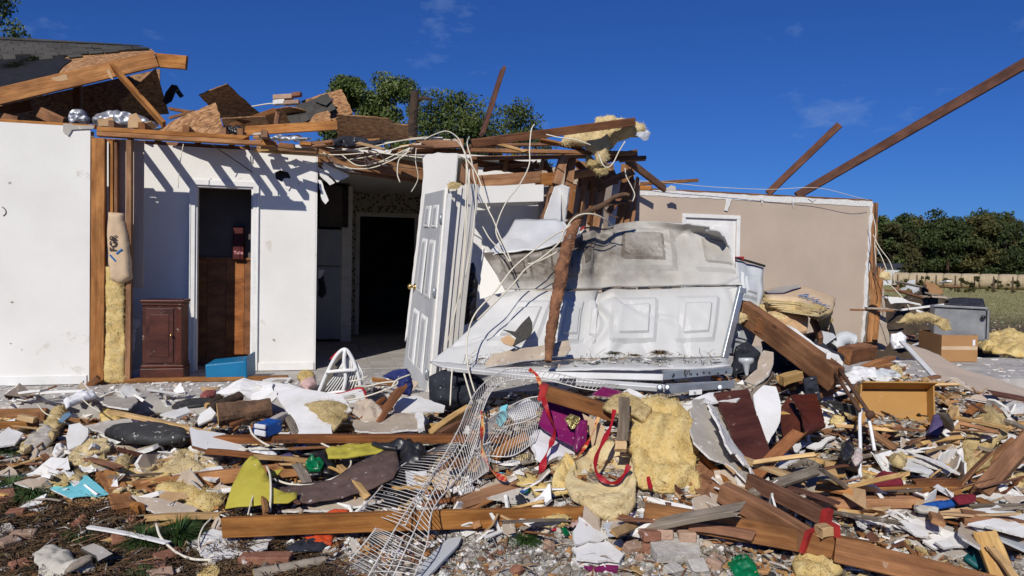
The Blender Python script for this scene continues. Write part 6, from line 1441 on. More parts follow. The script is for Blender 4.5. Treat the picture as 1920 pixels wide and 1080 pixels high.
dw('red cushion lying behind the stacked lumber pair', [(1636,902),(1645,893),(1690,897),(1694,910),(1640,912)], ('heap', .14), [M_MAR, M_MAR, M_MAR], puff=.05, jag=.004, res=.04, name='cushion', cat='cushion')
wire('gold_wire', 'thin straight copper coloured wire crossing the stacked lumber', 'wire', [(1682,1018,4.1),(1700,975,4.3),(1720,930,4.45),(1745,895,4.7),(1775,872,4.8)], .006, W_PALE)
wire('purple_string', 'thin dark purple cord hanging at the right frame edge', 'cord', [(1862,880,4.8),(1870,905,4.7),(1890,930,4.6),(1915,935,4.5)], .009, M_PUR)
# wood box inside pile by the fringed cushion
dw('pale wooden box side behind the fringed cushion', [(1545,865),(1575,874),(1590,895),(1550,896)], [(1545,865,4.9),(1575,874,4.9),(1550,896,4.8)], [W_PALE, W_PALE, W_PALE], jag=.001, thick=.02, name='box_side', cat='box')
# fringed cushion
fc = sheet('fringed_cushion', 'grey brown cushion with a shaggy fringe in the right pile', 'cushion', [(1470,900),(1485,880),(1510,874),(1535,882),(1560,902),(1570,925),(1555,935),(1500,936),(1478,925)], [(1470,900,4.75),(1535,882,4.85),(1500,936,4.5)], .03, M_GREYC, puff=.11, res=.04, round_=.12, style='smooth', wave=.012)
rr = random.Random(9); v, f = [], []
for k in range(420):
 t = k / 420; a = math.pi * (.45 + .9 * t)
 p = at(1515 + 46 * math.cos(a) + rr.uniform(-4,4),906 - 34 * math.sin(a) + rr.uniform(-4,4),4.70 - rr.uniform(0,.06))
 d = Vector((math.cos(a) + rr.uniform(-.5,.5), rr.uniform(-.6,.2), math.sin(a) + rr.uniform(-.5,.5))).normalized() * rr.uniform(.025,.05); w_ = Vector((rr.uniform(-1,1),0, rr.uniform(-1,1))).normalized() * .003
 b = len(v); v += [p - w_, p + w_, p + d]; f.append((b, b + 1, b + 2))
tag(mk('fringe', v, f, pm('fringe_yarn', (.27,.22,.17),(.17,.135,.10),30,.95), fc), kind='stuff')
# grey ribbed hose
hs = [(1568,652,6.6),(1572,640,6.65),(1585,634,6.7),(1600,640,6.72)]
q = catmull([P3(p) for p in hs], 14); v, f = tube_geo(q, .06,14, [.058 + .010 * math.cos(i * 1.6) for i in range(len(q))])
tag(mk('duct_hose', v, f, M_VINYL, sm=True), 'grey ribbed flexible hose curving behind the brown beam end', 'hose')
sheet('metal_flap', 'bent grey blue metal flap under the kraft bundles', 'metal', [(1540,620),(1562,625),(1568,632),(1548,646),(1540,640)], ('Y', 6.4),.004, M_VINYL, jag=.002)
sheet('black_sheet', 'black sheet corner behind the bent metal flap', 'sheet', [(1558,604),(1562,612),(1572,650),(1548,652)], ('Y', 6.6),.02, M_BLK, jag=.002)
# kraft faced insulation bundles by the tan wall
kb2 = sheet('insulation_pack', 'kraft faced insulation batt pack with blue print on the right bundle pile', 'insulation', [(1428,552),(1455,546),(1510,544),(1566,566),(1560,585),(1540,595),(1520,590),(1490,570),(1440,570)], [(1428,552,6.9),(1566,566,6.7),(1530,592,6.3)], .06, [M_KRAFTP, M_INS, M_INSP], puff=.03, style='smooth', jag=.006, res=.05, round_=.05)
for k in range(7):
 t = k / 7
 sheet('batt_layer', None, None, [(1428 + 3 * k, 560 + 3 * k),(1470,555 + 3.4 * k),(1515,572 + 3.2 * k),(1550 + rr.uniform(-6,8),572 + 3 * k),(1535,580 + 2.4 * k),(1490,570 + 3 * k),(1440,568 + 2 * k)], [(1428,560 + 3 * k, 6.75 - .03 * k),(1550,572 + 3 * k, 6.5 - .03 * k),(1500,572 + 3 * k, 6.3 - .03 * k)], .012, [M_INS, M_INSP, M_INSP], jag=.012, wave=.015, res=.08, parent=kb2)
text_px(kb2, 'I-I I-', 1522,560,.11,.075, M_INKB, (1,.35), True)
text_px(kb2, 'I I-I-I', 1540,570,.08,.07, M_INKB, (1,.35), True)
text_px(kb2, 'I', 1506,553,.16,.075, M_INKB, (1,.35), True, 'print_block')
sheet('insulation_batt', 'pale insulation batt under the kraft pack on the right', 'insulation', [(1424,575),(1450,568),(1480,570),(1505,584),(1504,598),(1460,602),(1426,600)], [(1424,575,6.6),(1505,584,6.5),(1460,602,6.3)], .05, M_INSP, puff=.09, fuzz=.03, res=.035, jag=.012)
sheet('kraft_wrap', 'brown wrapped insulation block at the bottom of the right bundles', 'insulation', [(1436,600),(1445,588),(1514,602),(1512,625),(1490,628),(1440,612)], [(1436,600,6.4),(1514,602,6.4),(1490,628,6.2)], .06, M_KRAFT, puff=.05, res=.05, round_=.03, jag=.004)
sheet('insulation_tuft', 'yellow insulation tuft squeezed behind the kraft pack', 'insulation', [(1535,600),(1555,588),(1562,600),(1548,622),(1535,618)], ('Y', 6.7),.03, M_INSD, puff=.07, fuzz=.05, res=.04, jag=.015)
sheet('insulation_tuft', 'yellow tuft stuck on the upper end of the heavy beam', 'insulation', [(1374,592),(1384,584),(1398,588),(1402,598),(1388,606),(1376,602)], ('Y', 6.35),.02, M_INSP, puff=.06, fuzz=.05, res=.03, jag=.012)
sheet('tarp_scrap', 'torn dark tarp with purple edge on top of the bundles', 'tarp', [(1432,548),(1460,541),(1500,535),(1502,540),(1470,550),(1440,552)], [(1432,548,6.8),(1500,535,7.0),(1440,552,6.7)], .008, [M_DWG, M_PUR, M_PUR], wave=.03, jag=.012, res=.06)
sheet('insulation_tuft', 'yellow insulation tuft hanging over the open drawer', 'insulation', [(1668,688),(1680,682),(1690,690),(1694,706),(1684,712),(1674,702)], ('Y', 6.2),.02, M_INSP, puff=.06, fuzz=.06, res=.03, jag=.015)
sheet('insulation_tuft', 'yellow insulation tuft left of the open drawer', 'insulation', [(1555,790),(1565,778),(1582,782),(1580,800),(1562,806)], ('Y', 5.4),.02, M_INS, puff=.06, fuzz=.06, res=.03, jag=.015)

# ------------------------------------------------------------------ hanging insulation, centre
def ins(label, q, ref, m=M_INS, **k):
 k.setdefault('puff', .09); k.setdefault('fuzz', .06); k.setdefault('res', .04); k.setdefault('jag', .015); k.setdefault('seg', .04); k.setdefault('wave', .02)
 return sheet(k.pop('name', 'insulation_batt'), label, 'insulation', q, ref, k.pop('thick', .03), m, **k)
ins('large yellow insulation batt hanging upright over the lumber', [(1188,770),(1200,752),(1235,750),(1270,762),(1296,775),(1308,810),(1310,850),(1300,885),(1308,905),(1312,940),(1298,942),(1290,915),(1250,925),(1205,918),(1185,890),(1180,840)], [(1188,770,4.95),(1300,790,4.98),(1250,925,4.45)], M_INS, puff=.15, res=.028, fuzz=.05, round_=.11, jag=.018, seg=.035)
rl = patch('insulation_roll', [[(1186,835,4.86),(1130,830,4.84),(1085,858,4.66),(1078,892,4.50),(1118,905,4.36),(1168,892,4.38),(1186,868,4.5)],
[(1190,870,4.74),(1135,872,4.70),(1075,882,4.58),(1060,905,4.45),(1105,930,4.28),(1165,925,4.28),(1192,900,4.4)],
[(1192,905,4.6),(1140,915,4.56),(1078,912,4.50),(1066,928,4.40),(1108,958,4.24),(1160,972,4.20),(1194,940,4.3)]], 9,10, [M_INSP, M_INS], None, thick=.075, dent=.035, dfreq=5, crease=.02, seed=6)
tag(rl, 'folded yellow insulation roll with a hollow in the centre front', 'insulation')
ins('ragged insulation skirt under the folded roll', [(1075,925),(1110,918),(1165,930),(1192,935),(1188,955),(1165,974),(1140,976),(1110,962),(1085,945)], [(1075,925,4.36),(1192,935,4.28),(1140,976,4.14)], M_INSP, puff=.06)
ins('dirty insulation crest above the hanging batt', [(1130,765),(1150,745),(1175,738),(1200,748),(1222,770),(1210,790),(1180,775),(1150,775)], [(1130,765,4.92),(1200,748,4.98),(1180,775,4.85)], M_INSD, puff=.05)
lum('charred board stub stuck in the insulation centre', (1170,745,4.82),(1166,828,4.58),.07,.025, W_OLD, roll=.0, jag=(.02,.02))
lum('pale block at the foot of the charred stub', (1164,826,4.58),(1162,848,4.52),.07,.03, W_PALE)
sheet('kraft_paper_fold', 'kraft paper fold hanging between ribbon and insulation', 'paper', [(1092,775),(1120,790),(1135,800),(1130,840),(1110,835),(1100,800)], ('Y', 4.9),.004, M_KRAFTP, wave=.03, res=.05, jag=.006)
ins('long dirty insulation strip leading to the hanging batt', [(1030,880),(1060,868),(1095,855),(1085,870),(1050,890)], [(1030,880,4.7),(1095,855,4.8),(1050,890,4.6)], M_INSP, puff=.05)
sheet('red_leaf_ribbon', 'small red ribbon tip poking out of the hanging batt', 'ribbon', [(1212,895),(1218,893),(1224,912),(1220,920),(1214,910)], [(1212,895,4.42),(1218,893,4.42),(1220,920,4.32)], .004, M_REDC)
# left side insulation
ins('flat yellow insulation piece left of the tan drywall', [(290,895),(320,862),(345,845),(375,848),(405,868),(412,885),(350,892),(300,905)], ('heap', .03), M_INSP, puff=.08)
ins('yellow insulation mass in front of the slanting orange board', [(288,935),(300,920),(330,918),(370,914),(420,925),(424,948),(390,962),(350,950),(310,945)], ('heap', .03), M_INS, puff=.09)
ins('ragged yellow insulation tuft at the left pile top', [(215,885),(222,862),(246,846),(248,868),(240,885),(225,895)], ('heap', .06), M_INSD, puff=.10, fuzz=.09)
ins('yellow insulation strip curving through the left pile', [(125,868),(140,845),(165,830),(200,828),(206,845),(175,852),(150,870)], ('heap', .08), M_INSP, puff=.06)
ins('yellow insulation clump near the slab edge', [(186,782),(200,760),(225,765),(236,782),(220,792),(195,792)], ('heap', .06), M_INS, puff=.09, fuzz=.08)
ins('brownish insulation lump beside the edge form board', [(80,800),(98,778),(112,764),(126,770),(120,790),(108,808),(98,824)], ('heap', .10), M_INSD, puff=.08, fuzz=.08)
ins('yellow insulation rag beside the slanting lath', [(40,842),(55,822),(80,805),(88,812),(62,835),(45,850)], ('heap', .08), M_INSP, puff=.05)
ins('flat yellow insulation under the left pile edge', [(215,890),(250,886),(290,895),(285,905),(240,905)], ('heap', .02), M_INS, puff=.05)
ins('dirty insulation cushion beside the tan plaster lump', [(570,762),(590,756),(640,760),(662,770),(650,785),(638,795),(625,808),(600,790),(580,772)], [(570,762,5.45),(640,760,5.5),(625,808,5.15)], M_INSD, puff=.09)
ins('small yellow insulation wad by the wall foot', [(558,705),(570,696),(588,700),(586,712),(564,718)], ('z', .02), M_INS, puff=.06)
ins('dusty insulation bundle drooping at the right pile', [(1800,858),(1815,815),(1840,788),(1870,782),(1890,795),(1888,815),(1862,838),(1858,870),(1835,880),(1812,890)], [(1800,858,5.1),(1890,795,5.4),(1835,880,4.9)], M_INSD, puff=.16, fuzz=.12, fuzzf=6)
ins('yellow insulation under the right red ended beams', [(1485,1062),(1500,1040),(1530,1038),(1560,1060),(1580,1075),(1540,1085),(1495,1080)], ('heap', .06), M_INS, puff=.09)
ins('small yellow insulation scrap by the rope', [(1668,858),(1690,852),(1702,862),(1690,875),(1672,870)], ('heap', .14), M_INSD, puff=.05, fuzz=.07)
ins('bright yellow insulation spill at the right edge of the yard', [(1832,650),(1845,628),(1880,626),(1925,632),(1925,668),(1860,664)], ('z', .04), M_INS, puff=.16, fuzz=.12, wave=.05)
ins('arched yellow insulation strip behind the cardboard box', [(1678,605),(1700,588),(1740,586),(1775,598),(1785,618),(1770,620),(1740,602),(1700,606)], ('Y', 9.6), M_INSD, puff=.12, fuzz=.08)
ins('small yellow insulation clump on the broken wall end', [(1648,522),(1652,510),(1668,510),(1672,522),(1660,526)], ('Y', 11.9), M_INSP, puff=.1)
ins('insulation scrap at the bottom edge in front', [(370,1080),(390,1064),(410,1066),(405,1085)], ('heap', .03), M_INS, puff=.05)

# dark hollow and clutter between the crumpled door and the tan wall
sheet('dark_void_sheet', 'added dark sheet standing in for the shaded hollow under the heavy slanting beam', 'tarp', [(1425,640),(1470,632),(1540,640),(1580,665),(1585,715),(1440,720)], ('Y', 6.35),.03, M_DKC, puff=.12, wave=.06, jag=.02, res=.08)  # added black sheet, paints the deep shade of the void
for k, (a, b, w_, h_, m_) in enumerate((((1440,735,5.6),(1560,690,6.0),.09,.04, W_DK),((1480,760,5.4),(1600,720,5.8),.08,.04, W_BRN),((1560,715,5.9),(1690,690,6.4),.09,.04, W_RED),((1445,700,5.8),(1400,760,5.3),.06,.03, W_GREY),((1650,735,6.0),(1760,705,6.6),.05,.03, W_BRN),((1490,640,6.5),(1560,622,6.7),.09,.05, W_BRN))):
 lum(['dark board crossing under the heavy slanting beam', 'brown board lying above the mahogany pieces', 'reddish board behind the open drawer', 'grey board leaning on the white drywall blob', 'brown board between drawer and sloping drywall', 'brown board wedged under the wrapped insulation'][k], a, b, w_, h_, m_)

def zone_door(r):
 t = r.random(); p = P3((870 + 480 * t, 662 + 26 * r.random() ** .6,6.0)); return p.x, p.y - .12 * r.random(), p.z + .01

# ------------------------------------------------------------------ bent wire shelf
ws = empty('wire_shelf', onheap(740,1060), 'long bent white wire shelf twisting from the front to the crumpled door', 'wire shelf')
def strip(A, B, n, wires_across=True, rails=(0,1), nm='cross_wires', r=.0022):
 a = catmull([P3(p) for p in A], 24); b = catmull([P3(p) for p in B], 24)
 m = min(len(a), len(b))
 def samp(c, t):
  x = t * (len(c) - 1); k = min(int(x), len(c) - 2); return c[k] + (c[k + 1] - c[k]) * (x - k)
 v, f = [], []
 for i in range(n + 1):
  t = i / n
  g, h = tube_geo([samp(a, t),(samp(a, t) + samp(b, t)) / 2 + Vector((0,0,.004)), samp(b, t)], r, 5)
  o = len(v); v += g; f += [tuple(o + q for q in x) for x in h]
 tag(mk(nm, v, f, M_WSH, ws, sm=True), kind='stuff')
 for c, rr_ in ((a, .0042),(b, .0042)):
  g, h = tube_geo(c, rr_, 6); mk('rail', g, h, M_WSH, ws, sm=True)
# upright lip strip (narrow, twisting) from front bottom to the top bend and over to the right
L0 = [(688,1085,3.62),(745,985,3.9),(792,915,4.2),(828,862,4.5),(862,800,4.8),(878,760,5.05),(898,728,5.25),(930,702,5.4),(965,690,5.45),(1030,698,5.45),(1100,712,5.42),(1160,722,5.4)]
L1 = [(775,1085,3.58),(800,1020,3.75),(812,955,4.0),(850,905,4.3),(880,865,4.5),(895,820,4.75),(905,770,4.95),(925,730,5.15),(960,712,5.3),(1020,712,5.32),(1090,728,5.28),(1140,734,5.25)]
strip(L0, L1,84)
Lm = [(735,1085,3.60),(775,1000,3.82),(805,935,4.1),(840,882,4.4),(872,830,4.65),(888,790,4.9),(902,748,5.1),(928,715,5.28)]
g, h = tube_geo(catmull([P3(p) for p in Lm], 12),.004,6); mk('rail', g, h, M_WSH, ws, sm=True)
# left wing
strip([(672,958,4.2),(700,930,4.35),(730,895,4.6),(755,872,4.75),(800,848,4.95),(828,834,5.05)], [(760,985,3.92),(778,950,4.08),(800,915,4.25),(822,880,4.45),(850,850,4.65),(862,830,4.75)], 30)
# lower left wing in front of the beam
strip([(655,1052,3.78),(690,1010,3.9),(705,990,3.95)], [(720,1088,3.62),(740,1045,3.75),(755,1010,3.85)], 14)
# right wing
strip([(912,788,5.05),(950,765,5.2),(985,748,5.3),(1018,742,5.3)], [(868,880,4.5),(892,855,4.65),(958,855,4.65),(1003,828,4.8)], 30)
strip([(870,862,4.55),(900,838,4.7),(920,828,4.75)], [(850,925,4.28),(890,900,4.4),(916,882,4.5)], 16)
wire('inner_rail', None, None, [(930,820,4.8),(950,800,4.95),(985,790,5.0),(1010,778,5.05)], .004, M_WSH, parent=ws)
# ------------------------------------------------------------------ ribbons
def ribbon(label, pts, w, m, tw=0.0, name='ribbon'):
 q = catmull([P3(p) for p in pts], 8); v, f = [], []; n = len(q)
 for i, p in enumerate(q):
  d = (q[min(i + 1, n - 1)] - q[max(i - 1,0)]).normalized(); s = d.cross((CAM - p).normalized()).normalized()
  c = (CAM - p).normalized(); a = tw * 1.5 * math.sin(i / n * 9 + w * 100); w_ = w * (.75 + .25 * math.cos(i * .5))
  s = s * math.cos(a) + c * math.sin(a)
  for k in (-1,1):
   for e in (0,.002): v.append(p + s * w_ * .42 * k + c * e)
 for i in range(n - 1):
  b = i * 4; c_ = b + 4
  f += [(b + 1, b + 3, c_ + 3, c_ + 1),(b + 2, b, c_, c_ + 2),(b, b + 1, c_ + 1, c_),(b + 3, b + 2, c_ + 2, c_ + 3)]
 return tag(mk(name, v, f, m), label, 'ribbon')
ribbon('plain red ribbon falling from the red painted beam end', [(1018,745,4.98),(1030,780,4.9),(1040,805,4.8),(1034,830,4.72),(1025,850,4.65),(1015,880,4.55),(1005,895,4.5)], .055, M_REDC, .9)
ribbon('red and gold ribbon coiling down through the wire shelf', [(902,770,4.95),(905,800,4.8),(903,830,4.7),(908,860,4.6),(925,885,4.5),(950,900,4.45)], .045, M_RIBG, .8)
ribbon('red ribbon bow hooking in front of the insulation hollow', [(1152,768,4.72),(1145,800,4.6),(1130,830,4.5),(1118,858,4.42),(1118,885,4.36),(1135,902,4.3),(1155,905,4.3),(1170,890,4.34),(1180,872,4.38)], .04, M_REDC, .5)
ribbon('red gold ribbon hanging left of the insulation roll', [(1122,782,4.85),(1110,815,4.78),(1092,845,4.7),(1070,875,4.62),(1055,900,4.55),(1045,912,4.5)], .03, M_RIBG, .8)
ribbon('red gold ribbon tip over the wire shelf top', [(992,692,5.38),(1005,702,5.32),(1012,718,5.25),(1014,728,5.2)], .04, M_RIBG, .4)
# magenta tub
mt = empty('magenta_tub', at(1075,840,4.9), 'magenta plastic tub with gold tinsel tipped open', 'tub')
sheet('back_wall', None, None, [(1022,755),(1045,750),(1105,778),(1100,820),(1035,800),(1010,795)], [(1022,755,5.15),(1105,778,5.15),(1035,800,5.05)], .01, M_MAG, parent=mt, jag=.002)
sheet('front_wall', None, None, [(1008,792),(1030,798),(1082,815),(1085,842),(1050,825),(1015,802)], [(1008,792,4.98),(1082,815,4.85),(1050,825,4.83)], .012, M_MAG, parent=mt, jag=.002)
sheet('lid', None, None, [(1080,800),(1090,788),(1100,790),(1098,830),(1080,850),(1076,840)], [(1080,800,4.8),(1100,790,4.85),(1080,850,4.7)], .03, M_MAG, parent=mt, jag=.001, puff=.03, res=.04)
sheet('rim', None, None, [(1110,740),(1130,725),(1158,732),(1170,736),(1140,744)], ('Y', 5.25),.03, M_MAG, parent=mt, jag=.002)
sheet('tinsel', None, None, [(1058,785),(1070,776),(1088,782),(1085,800),(1070,805)], ('Y', 4.95),.02, M_GLASSY, parent=mt, puff=.06, fuzz=.08, fuzzf=30, res=.02, jag=.012)
# ------------------------------------------------------------------ fabrics
sheet('yellow_fabric', 'bright yellow stiff fabric piece draped in the left middle', 'fabric', [(422,955),(434,915),(455,872),(470,853),(482,858),(500,890),(512,915),(535,925),(557,922),(556,935),(540,945),(510,945),(470,950)], [(422,955,4.2),(470,853,4.6),(557,930,4.3)], .008, M_YEL, wave=.03, freq=2.2, res=.05, jag=.004, sm=True)
sheet('yellow_fabric', 'small yellow tip lying behind the yellow fabric', 'fabric', [(505,885),(530,880),(520,892),(510,892)], ('heap', .14),.008, M_YEL, jag=.004)
sheet('yellow_bag', 'yellow green plastic wrapper under the middle beam', 'wrapper', [(610,842),(650,835),(690,832),(728,838),(720,848),(650,855),(615,858)], [(610,842,4.9),(728,838,4.95),(650,855,4.75)], .01, M_YEL, puff=.03, wave=.02, jag=.006, res=.05)
sheet('brown_fabric', 'long brown fabric sheet draped across the middle debris', 'fabric', [(512,915),(560,905),(620,898),(680,870),(720,850),(745,846),(748,870),(738,895),(700,905),(640,925),(580,938),(530,932)], [(512,915,4.45),(720,850,4.85),(700,905,4.45)], .01, M_BRNF, wave=.05, freq=2.2, res=.06, jag=.005, sm=True)
sheet('black_bag', 'shiny black plastic bag behind the brown fabric', 'bag', [(700,838),(740,832),(780,838),(798,850),(790,870),(755,872),(748,850)], [(700,838,4.95),(780,838,5.0),(755,872,4.75)], .02, M_BLK, puff=.08, wave=.04, jag=.008, res=.04)
wire('black_pipe', 'short black pipe poking out beside the yellow wrapper', 'pipe', [(700,832,4.9),(720,838,4.85),(745,842,4.85)], .018, M_BLK, ns=12)
sheet('black_plank', 'big tapered black rubber strip lying in the left middle', 'rubber', [(196,814),(215,806),(260,801),(300,800),(350,812),(352,826),(300,832),(240,828)], [(196,814,5.15),(300,800,5.3),(300,832,5.0)], .03, M_BLKD, puff=.05, jag=.003, res=.05, round_=.06, style='smooth')
sheet('black_plank', 'smaller black plank lying in front of the bottom plate', 'rubber', [(322,764),(330,756),(365,750),(395,748),(402,755),(375,762),(330,766)], [(322,764,5.75),(395,748,5.95),(330,766,5.7)], .02, M_BLKD, puff=.02, jag=.002, res=.06)
sheet('dark_cloth', 'dark purple cloth tucked behind the black rubber strip', 'cloth', [(238,792),(255,786),(290,792),(312,800),(280,804),(245,800)], ('heap', .12),.01, M_PUR, puff=.03, wave=.03, res=.05)
# bark slab and logs
def log(label, a, b, r, m, ends=M_CUT, n=18, ns=18, tp=1.0, name='log', cat='log'):
 a, b = P3(a), P3(b); q = [a + (b - a) * i / n for i in range(n + 1)]
 v, f = tube_geo(q, r, ns)
 out = []
 for i, p in enumerate(v):
  c = q[i // ns]; d = p - c; k = 1 + .16 * noise.noise(p * 14) + .10 * noise.noise(p * 34); k *= 1 + (tp - 1) * (i // ns) / n
  out.append(c + d * k)
 mi = [0] * (len(f) - 2) + [1,1]
 return tag(mk(name, out, f, [m, ends], midx=mi, sm=False), label, cat)
log('thick piece of brown bark covered log with a pale broken end', (408,778,5.3),(508,764,5.45),.085, M_BARK, tp=.8)
log('weathered grey branch stub above the bark log', (395,768,5.5),(450,742,5.75),.045, M_BARKD, ends=M_BARKD, tp=.8)
log('brown branch stub crossing the left slab edge', (390,762,5.6),(412,746,5.75),.03, M_BARKD, ends=M_CUT)
log('dry branch lying in the bottom front', (475,1078,3.65),(610,1050,3.8),.03, M_GREYC, ends=M_CUT, tp=.7)
st = empty('snapped_tree', at(772,258,11.5), 'broken tree trunk standing behind the wire bundle', 'tree')
tk = log(None, (772,258,11.5),(778,172,11.5),.075, M_BARKD, tp=.85, name='trunk', cat=None); adopt(tk, st)
wire('side_stub', None, None, [(780,188,11.5),(792,184,11.5),(810,186,11.4)], .03, M_BARKD, parent=st, ns=8, radii=[.035,.028,.02])
# blue charger box, switch boxes, other small things
bx = empty('blue_outlet_box', at(490,812,4.95), 'bright blue electrical outlet box on the middle beam', 'outlet box')
p = at(474,818,4.92); obox('box', p, at(500,822,4.95) - p, Vector((.07,.10,.02)), ZZ * .085, M_BLUE2, bx, ch=.008)
p = at(476,816,4.90); obox('outlet', p, at(498,820,4.93) - p, Vector((0,.02,0)), ZZ * .038, M_PAPER, bx, ch=.008)
p = at(476,803,4.90); obox('outlet', p, at(498,806,4.93) - p, Vector((0,.02,0)), ZZ * .03, M_PAPER, bx, ch=.008)
lum('grey channel strip leading to the blue outlet box', (500,800,5.0),(535,778,5.3),.05,.05, M_DWG, name='channel_strip', cat='strip')
sheet('blue_scrap', 'torn blue plastic scrap under the middle beam', 'plastic', [(550,840),(565,833),(585,836),(582,846),(556,850)], ('heap', .12),.01, M_BLUE2, puff=.02, jag=.008, res=.04)
bk_ = sheet('green_light', 'bright green plastic ball of string on the brown fabric', 'plastic', [(572,876),(578,862),(600,862),(608,872),(600,882),(580,882)], ('heap', .16),.03, M_GREEN, puff=.06, fuzz=.06, fuzzf=26, res=.02, jag=.008)
sheet('black_scrap', 'black torn packaging beside the green string ball', 'plastic', [(548,850),(580,838),(620,845),(630,870),(618,890),(600,888),(595,860),(560,858)], ('heap', .12),.01, M_BLK, puff=.03, wave=.04, jag=.01, res=.04)
sheet('purple_scrap', 'purple cloth scrap under the thin pale lath', 'cloth', [(520,856),(545,850),(552,858),(530,864)], ('heap', .12),.01, M_PUR, puff=.02, jag=.006, res=.04)
sheet('white_rag', 'white crumpled rag below the white boxy panel', 'cloth', [(465,836),(480,834),(520,850),(515,860),(470,856)], ('heap', .10),.01, M_PAPER, puff=.03, wave=.03, res=.04)
sheet('turquoise_folder', 'turquoise and white folder lying open at the left front', 'folder', [(86,912),(150,905),(160,891),(204,925),(180,930),(160,930),(130,934),(112,926)], [(86,912,4.5),(160,891,4.65),(160,932,4.35)], .006, M_TEAL, wave=.02, res=.06, jag=.002)
sheet('folder_page', 'white folder page lying beside the turquoise cover', 'paper', [(84,912),(150,903),(158,918),(135,935)], [(84,912,4.47),(150,903,4.55),(135,935,4.33)], .004, M_PAPER, wave=.015, res=.06)
sheet('folder_spine', 'white spine strip of the turquoise folder', 'paper', [(157,910),(160,908),(184,926),(180,929)], [(157,910,4.46),(160,908,4.46),(184,926,4.36)], .006, M_PAPER)
sheet('kraft_scrap', 'brown cardboard scrap under the turquoise folder', 'cardboard', [(118,930),(160,935),(196,932),(180,948),(130,952)], ('heap', .05),.01, M_CARD, jag=.01, wave=.02, res=.06)
sheet('blue_wrapper', 'blue printed wrapper stuck in the left insulation', 'wrapper', [(110,790),(118,778),(130,772),(134,778),(118,792)], ('heap', .16),.006, M_BLUE, jag=.004)
sheet('red_cloth', 'dull red cloth wad by the broken trim', 'cloth', [(375,744),(385,738),(405,736),(404,744),(385,750)], ('z', .05),.02, pm('dull_red', (.30,.09,.08),(.22,.06,.055),8,.9), puff=.04, jag=.006, res=.04)
sheet('pink_cloth', 'pink cloth bundle left of the striped basket', 'cloth', [(562,722),(575,714),(590,712),(594,722),(575,730)], ('z', .06),.02, M_PINK, puff=.05, wave=.02, res=.04)
sheet('pink_cloth', 'lower pink white cloth lump left of the striped basket', 'cloth', [(560,742),(575,728),(590,734),(588,744),(570,748)], ('heap', .10),.02, M_PINK, puff=.05, wave=.02, res=.04)
for k, q in enumerate(([(720,702),(735,694),(765,694),(768,712),(758,722),(728,716)],)):
 sheet('blue_bag', 'black and blue shiny bag leaning at the open door foot', 'bag', [(716,706),(735,695),(762,692),(768,700),(774,725),(770,742),(752,738),(740,714)], ('Y', 6.3),.03, M_NAVY, puff=.09, wave=.04, jag=.008, res=.04)
sheet('orange_bag', 'orange red netting scrap behind the front beam', 'netting', [(605,966),(625,957),(655,958),(650,966)], ('heap', .16),.01, pm('orange_plastic', (.70,.10,.02),(.60,.08,.02),8,.6), puff=.02, jag=.006, res=.04)
sheet('orange_bag', 'orange red netting scrap under the front beam', 'netting', [(570,1008),(600,1003),(625,1006),(620,1022),(590,1020)], ('heap', .05),.01, pm('orange_plastic_dark', (.60,.08,.02),(.5,.06,.02),8,.6), puff=.02, jag=.012, res=.04)
sheet('dark_rag', 'dark rag lying under the front beam', 'cloth', [(535,1030),(560,1016),(590,1014),(618,1026),(600,1034),(550,1038)], ('heap', .04),.01, M_DKC, puff=.03, wave=.03, res=.05)
sheet('green_bag', 'crumpled green plastic bag in the right front', 'bag', [(1362,1052),(1382,1042),(1400,1040),(1415,1056),(1425,1078),(1395,1088),(1375,1072)], ('heap', .05),.02, M_GREEN, puff=.07, wave=.04, jag=.01, res=.04)
sheet('red_net', 'crumpled red net in the front gravel', 'net', [(1015,985),(1030,978),(1050,984),(1042,994),(1022,994)], ('heap', .03),.01, M_REDC, puff=.03, fuzz=.03, fuzzf=24, res=.02, jag=.008)
sheet('green_scrap', 'small green wrapper by the front white shingles', 'wrapper', [(1052,992),(1060,988),(1068,1002),(1058,1004)], ('heap', .04),.006, M_GREEN, jag=.004)
sheet('blue_jacket', 'blue cloth with white edge under the stacked lumber', 'cloth', [(1715,950),(1740,942),(1775,938),(1800,934),(1802,942),(1770,950),(1740,956)], ('heap', .16),.01, M_BLUE2, puff=.05, wave=.03, jag=.008, res=.04)
sheet('maroon_cloth', 'maroon cloth behind the blue one at the right', 'cloth', [(1785,932),(1800,926),(1830,928),(1830,942),(1800,945)], ('heap', .20),.01, M_MAR, puff=.05, wave=.03, jag=.008, res=.04)
sheet('white_shoe', 'white and blue shoe sole below the stacked lumber', 'shoe', [(1714,955),(1725,950),(1760,955),(1758,962),(1725,960)], ('heap', .16),.02, M_CREAM, puff=.025, jag=.006, res=.03)
sheet('purple_clothes', 'dusty violet clothes beside the open drawer', 'cloth', [(1742,810),(1750,780),(1768,776),(1772,800),(1760,815)], ('heap', .20),.02, M_PUR, puff=.06, wave=.04, jag=.008, res=.04)
sheet('floral_cloth', 'pale floral cloth bunched behind the rope', 'cloth', [(1596,862),(1604,845),(1614,842),(1618,862),(1605,872)], ('heap', .2),.02, pm('floral', (.50,.52,.44),(.62,.40,.40),26,.9), puff=.05, jag=.006, res=.03)
sheet('black_bag', 'black glossy bag bunched beside the floral cloth', 'bag', [(1572,855),(1580,832),(1594,826),(1602,842),(1598,862),(1582,866)], ('heap', .2),.02, M_BLK, puff=.08, wave=.03, jag=.008, res=.03)
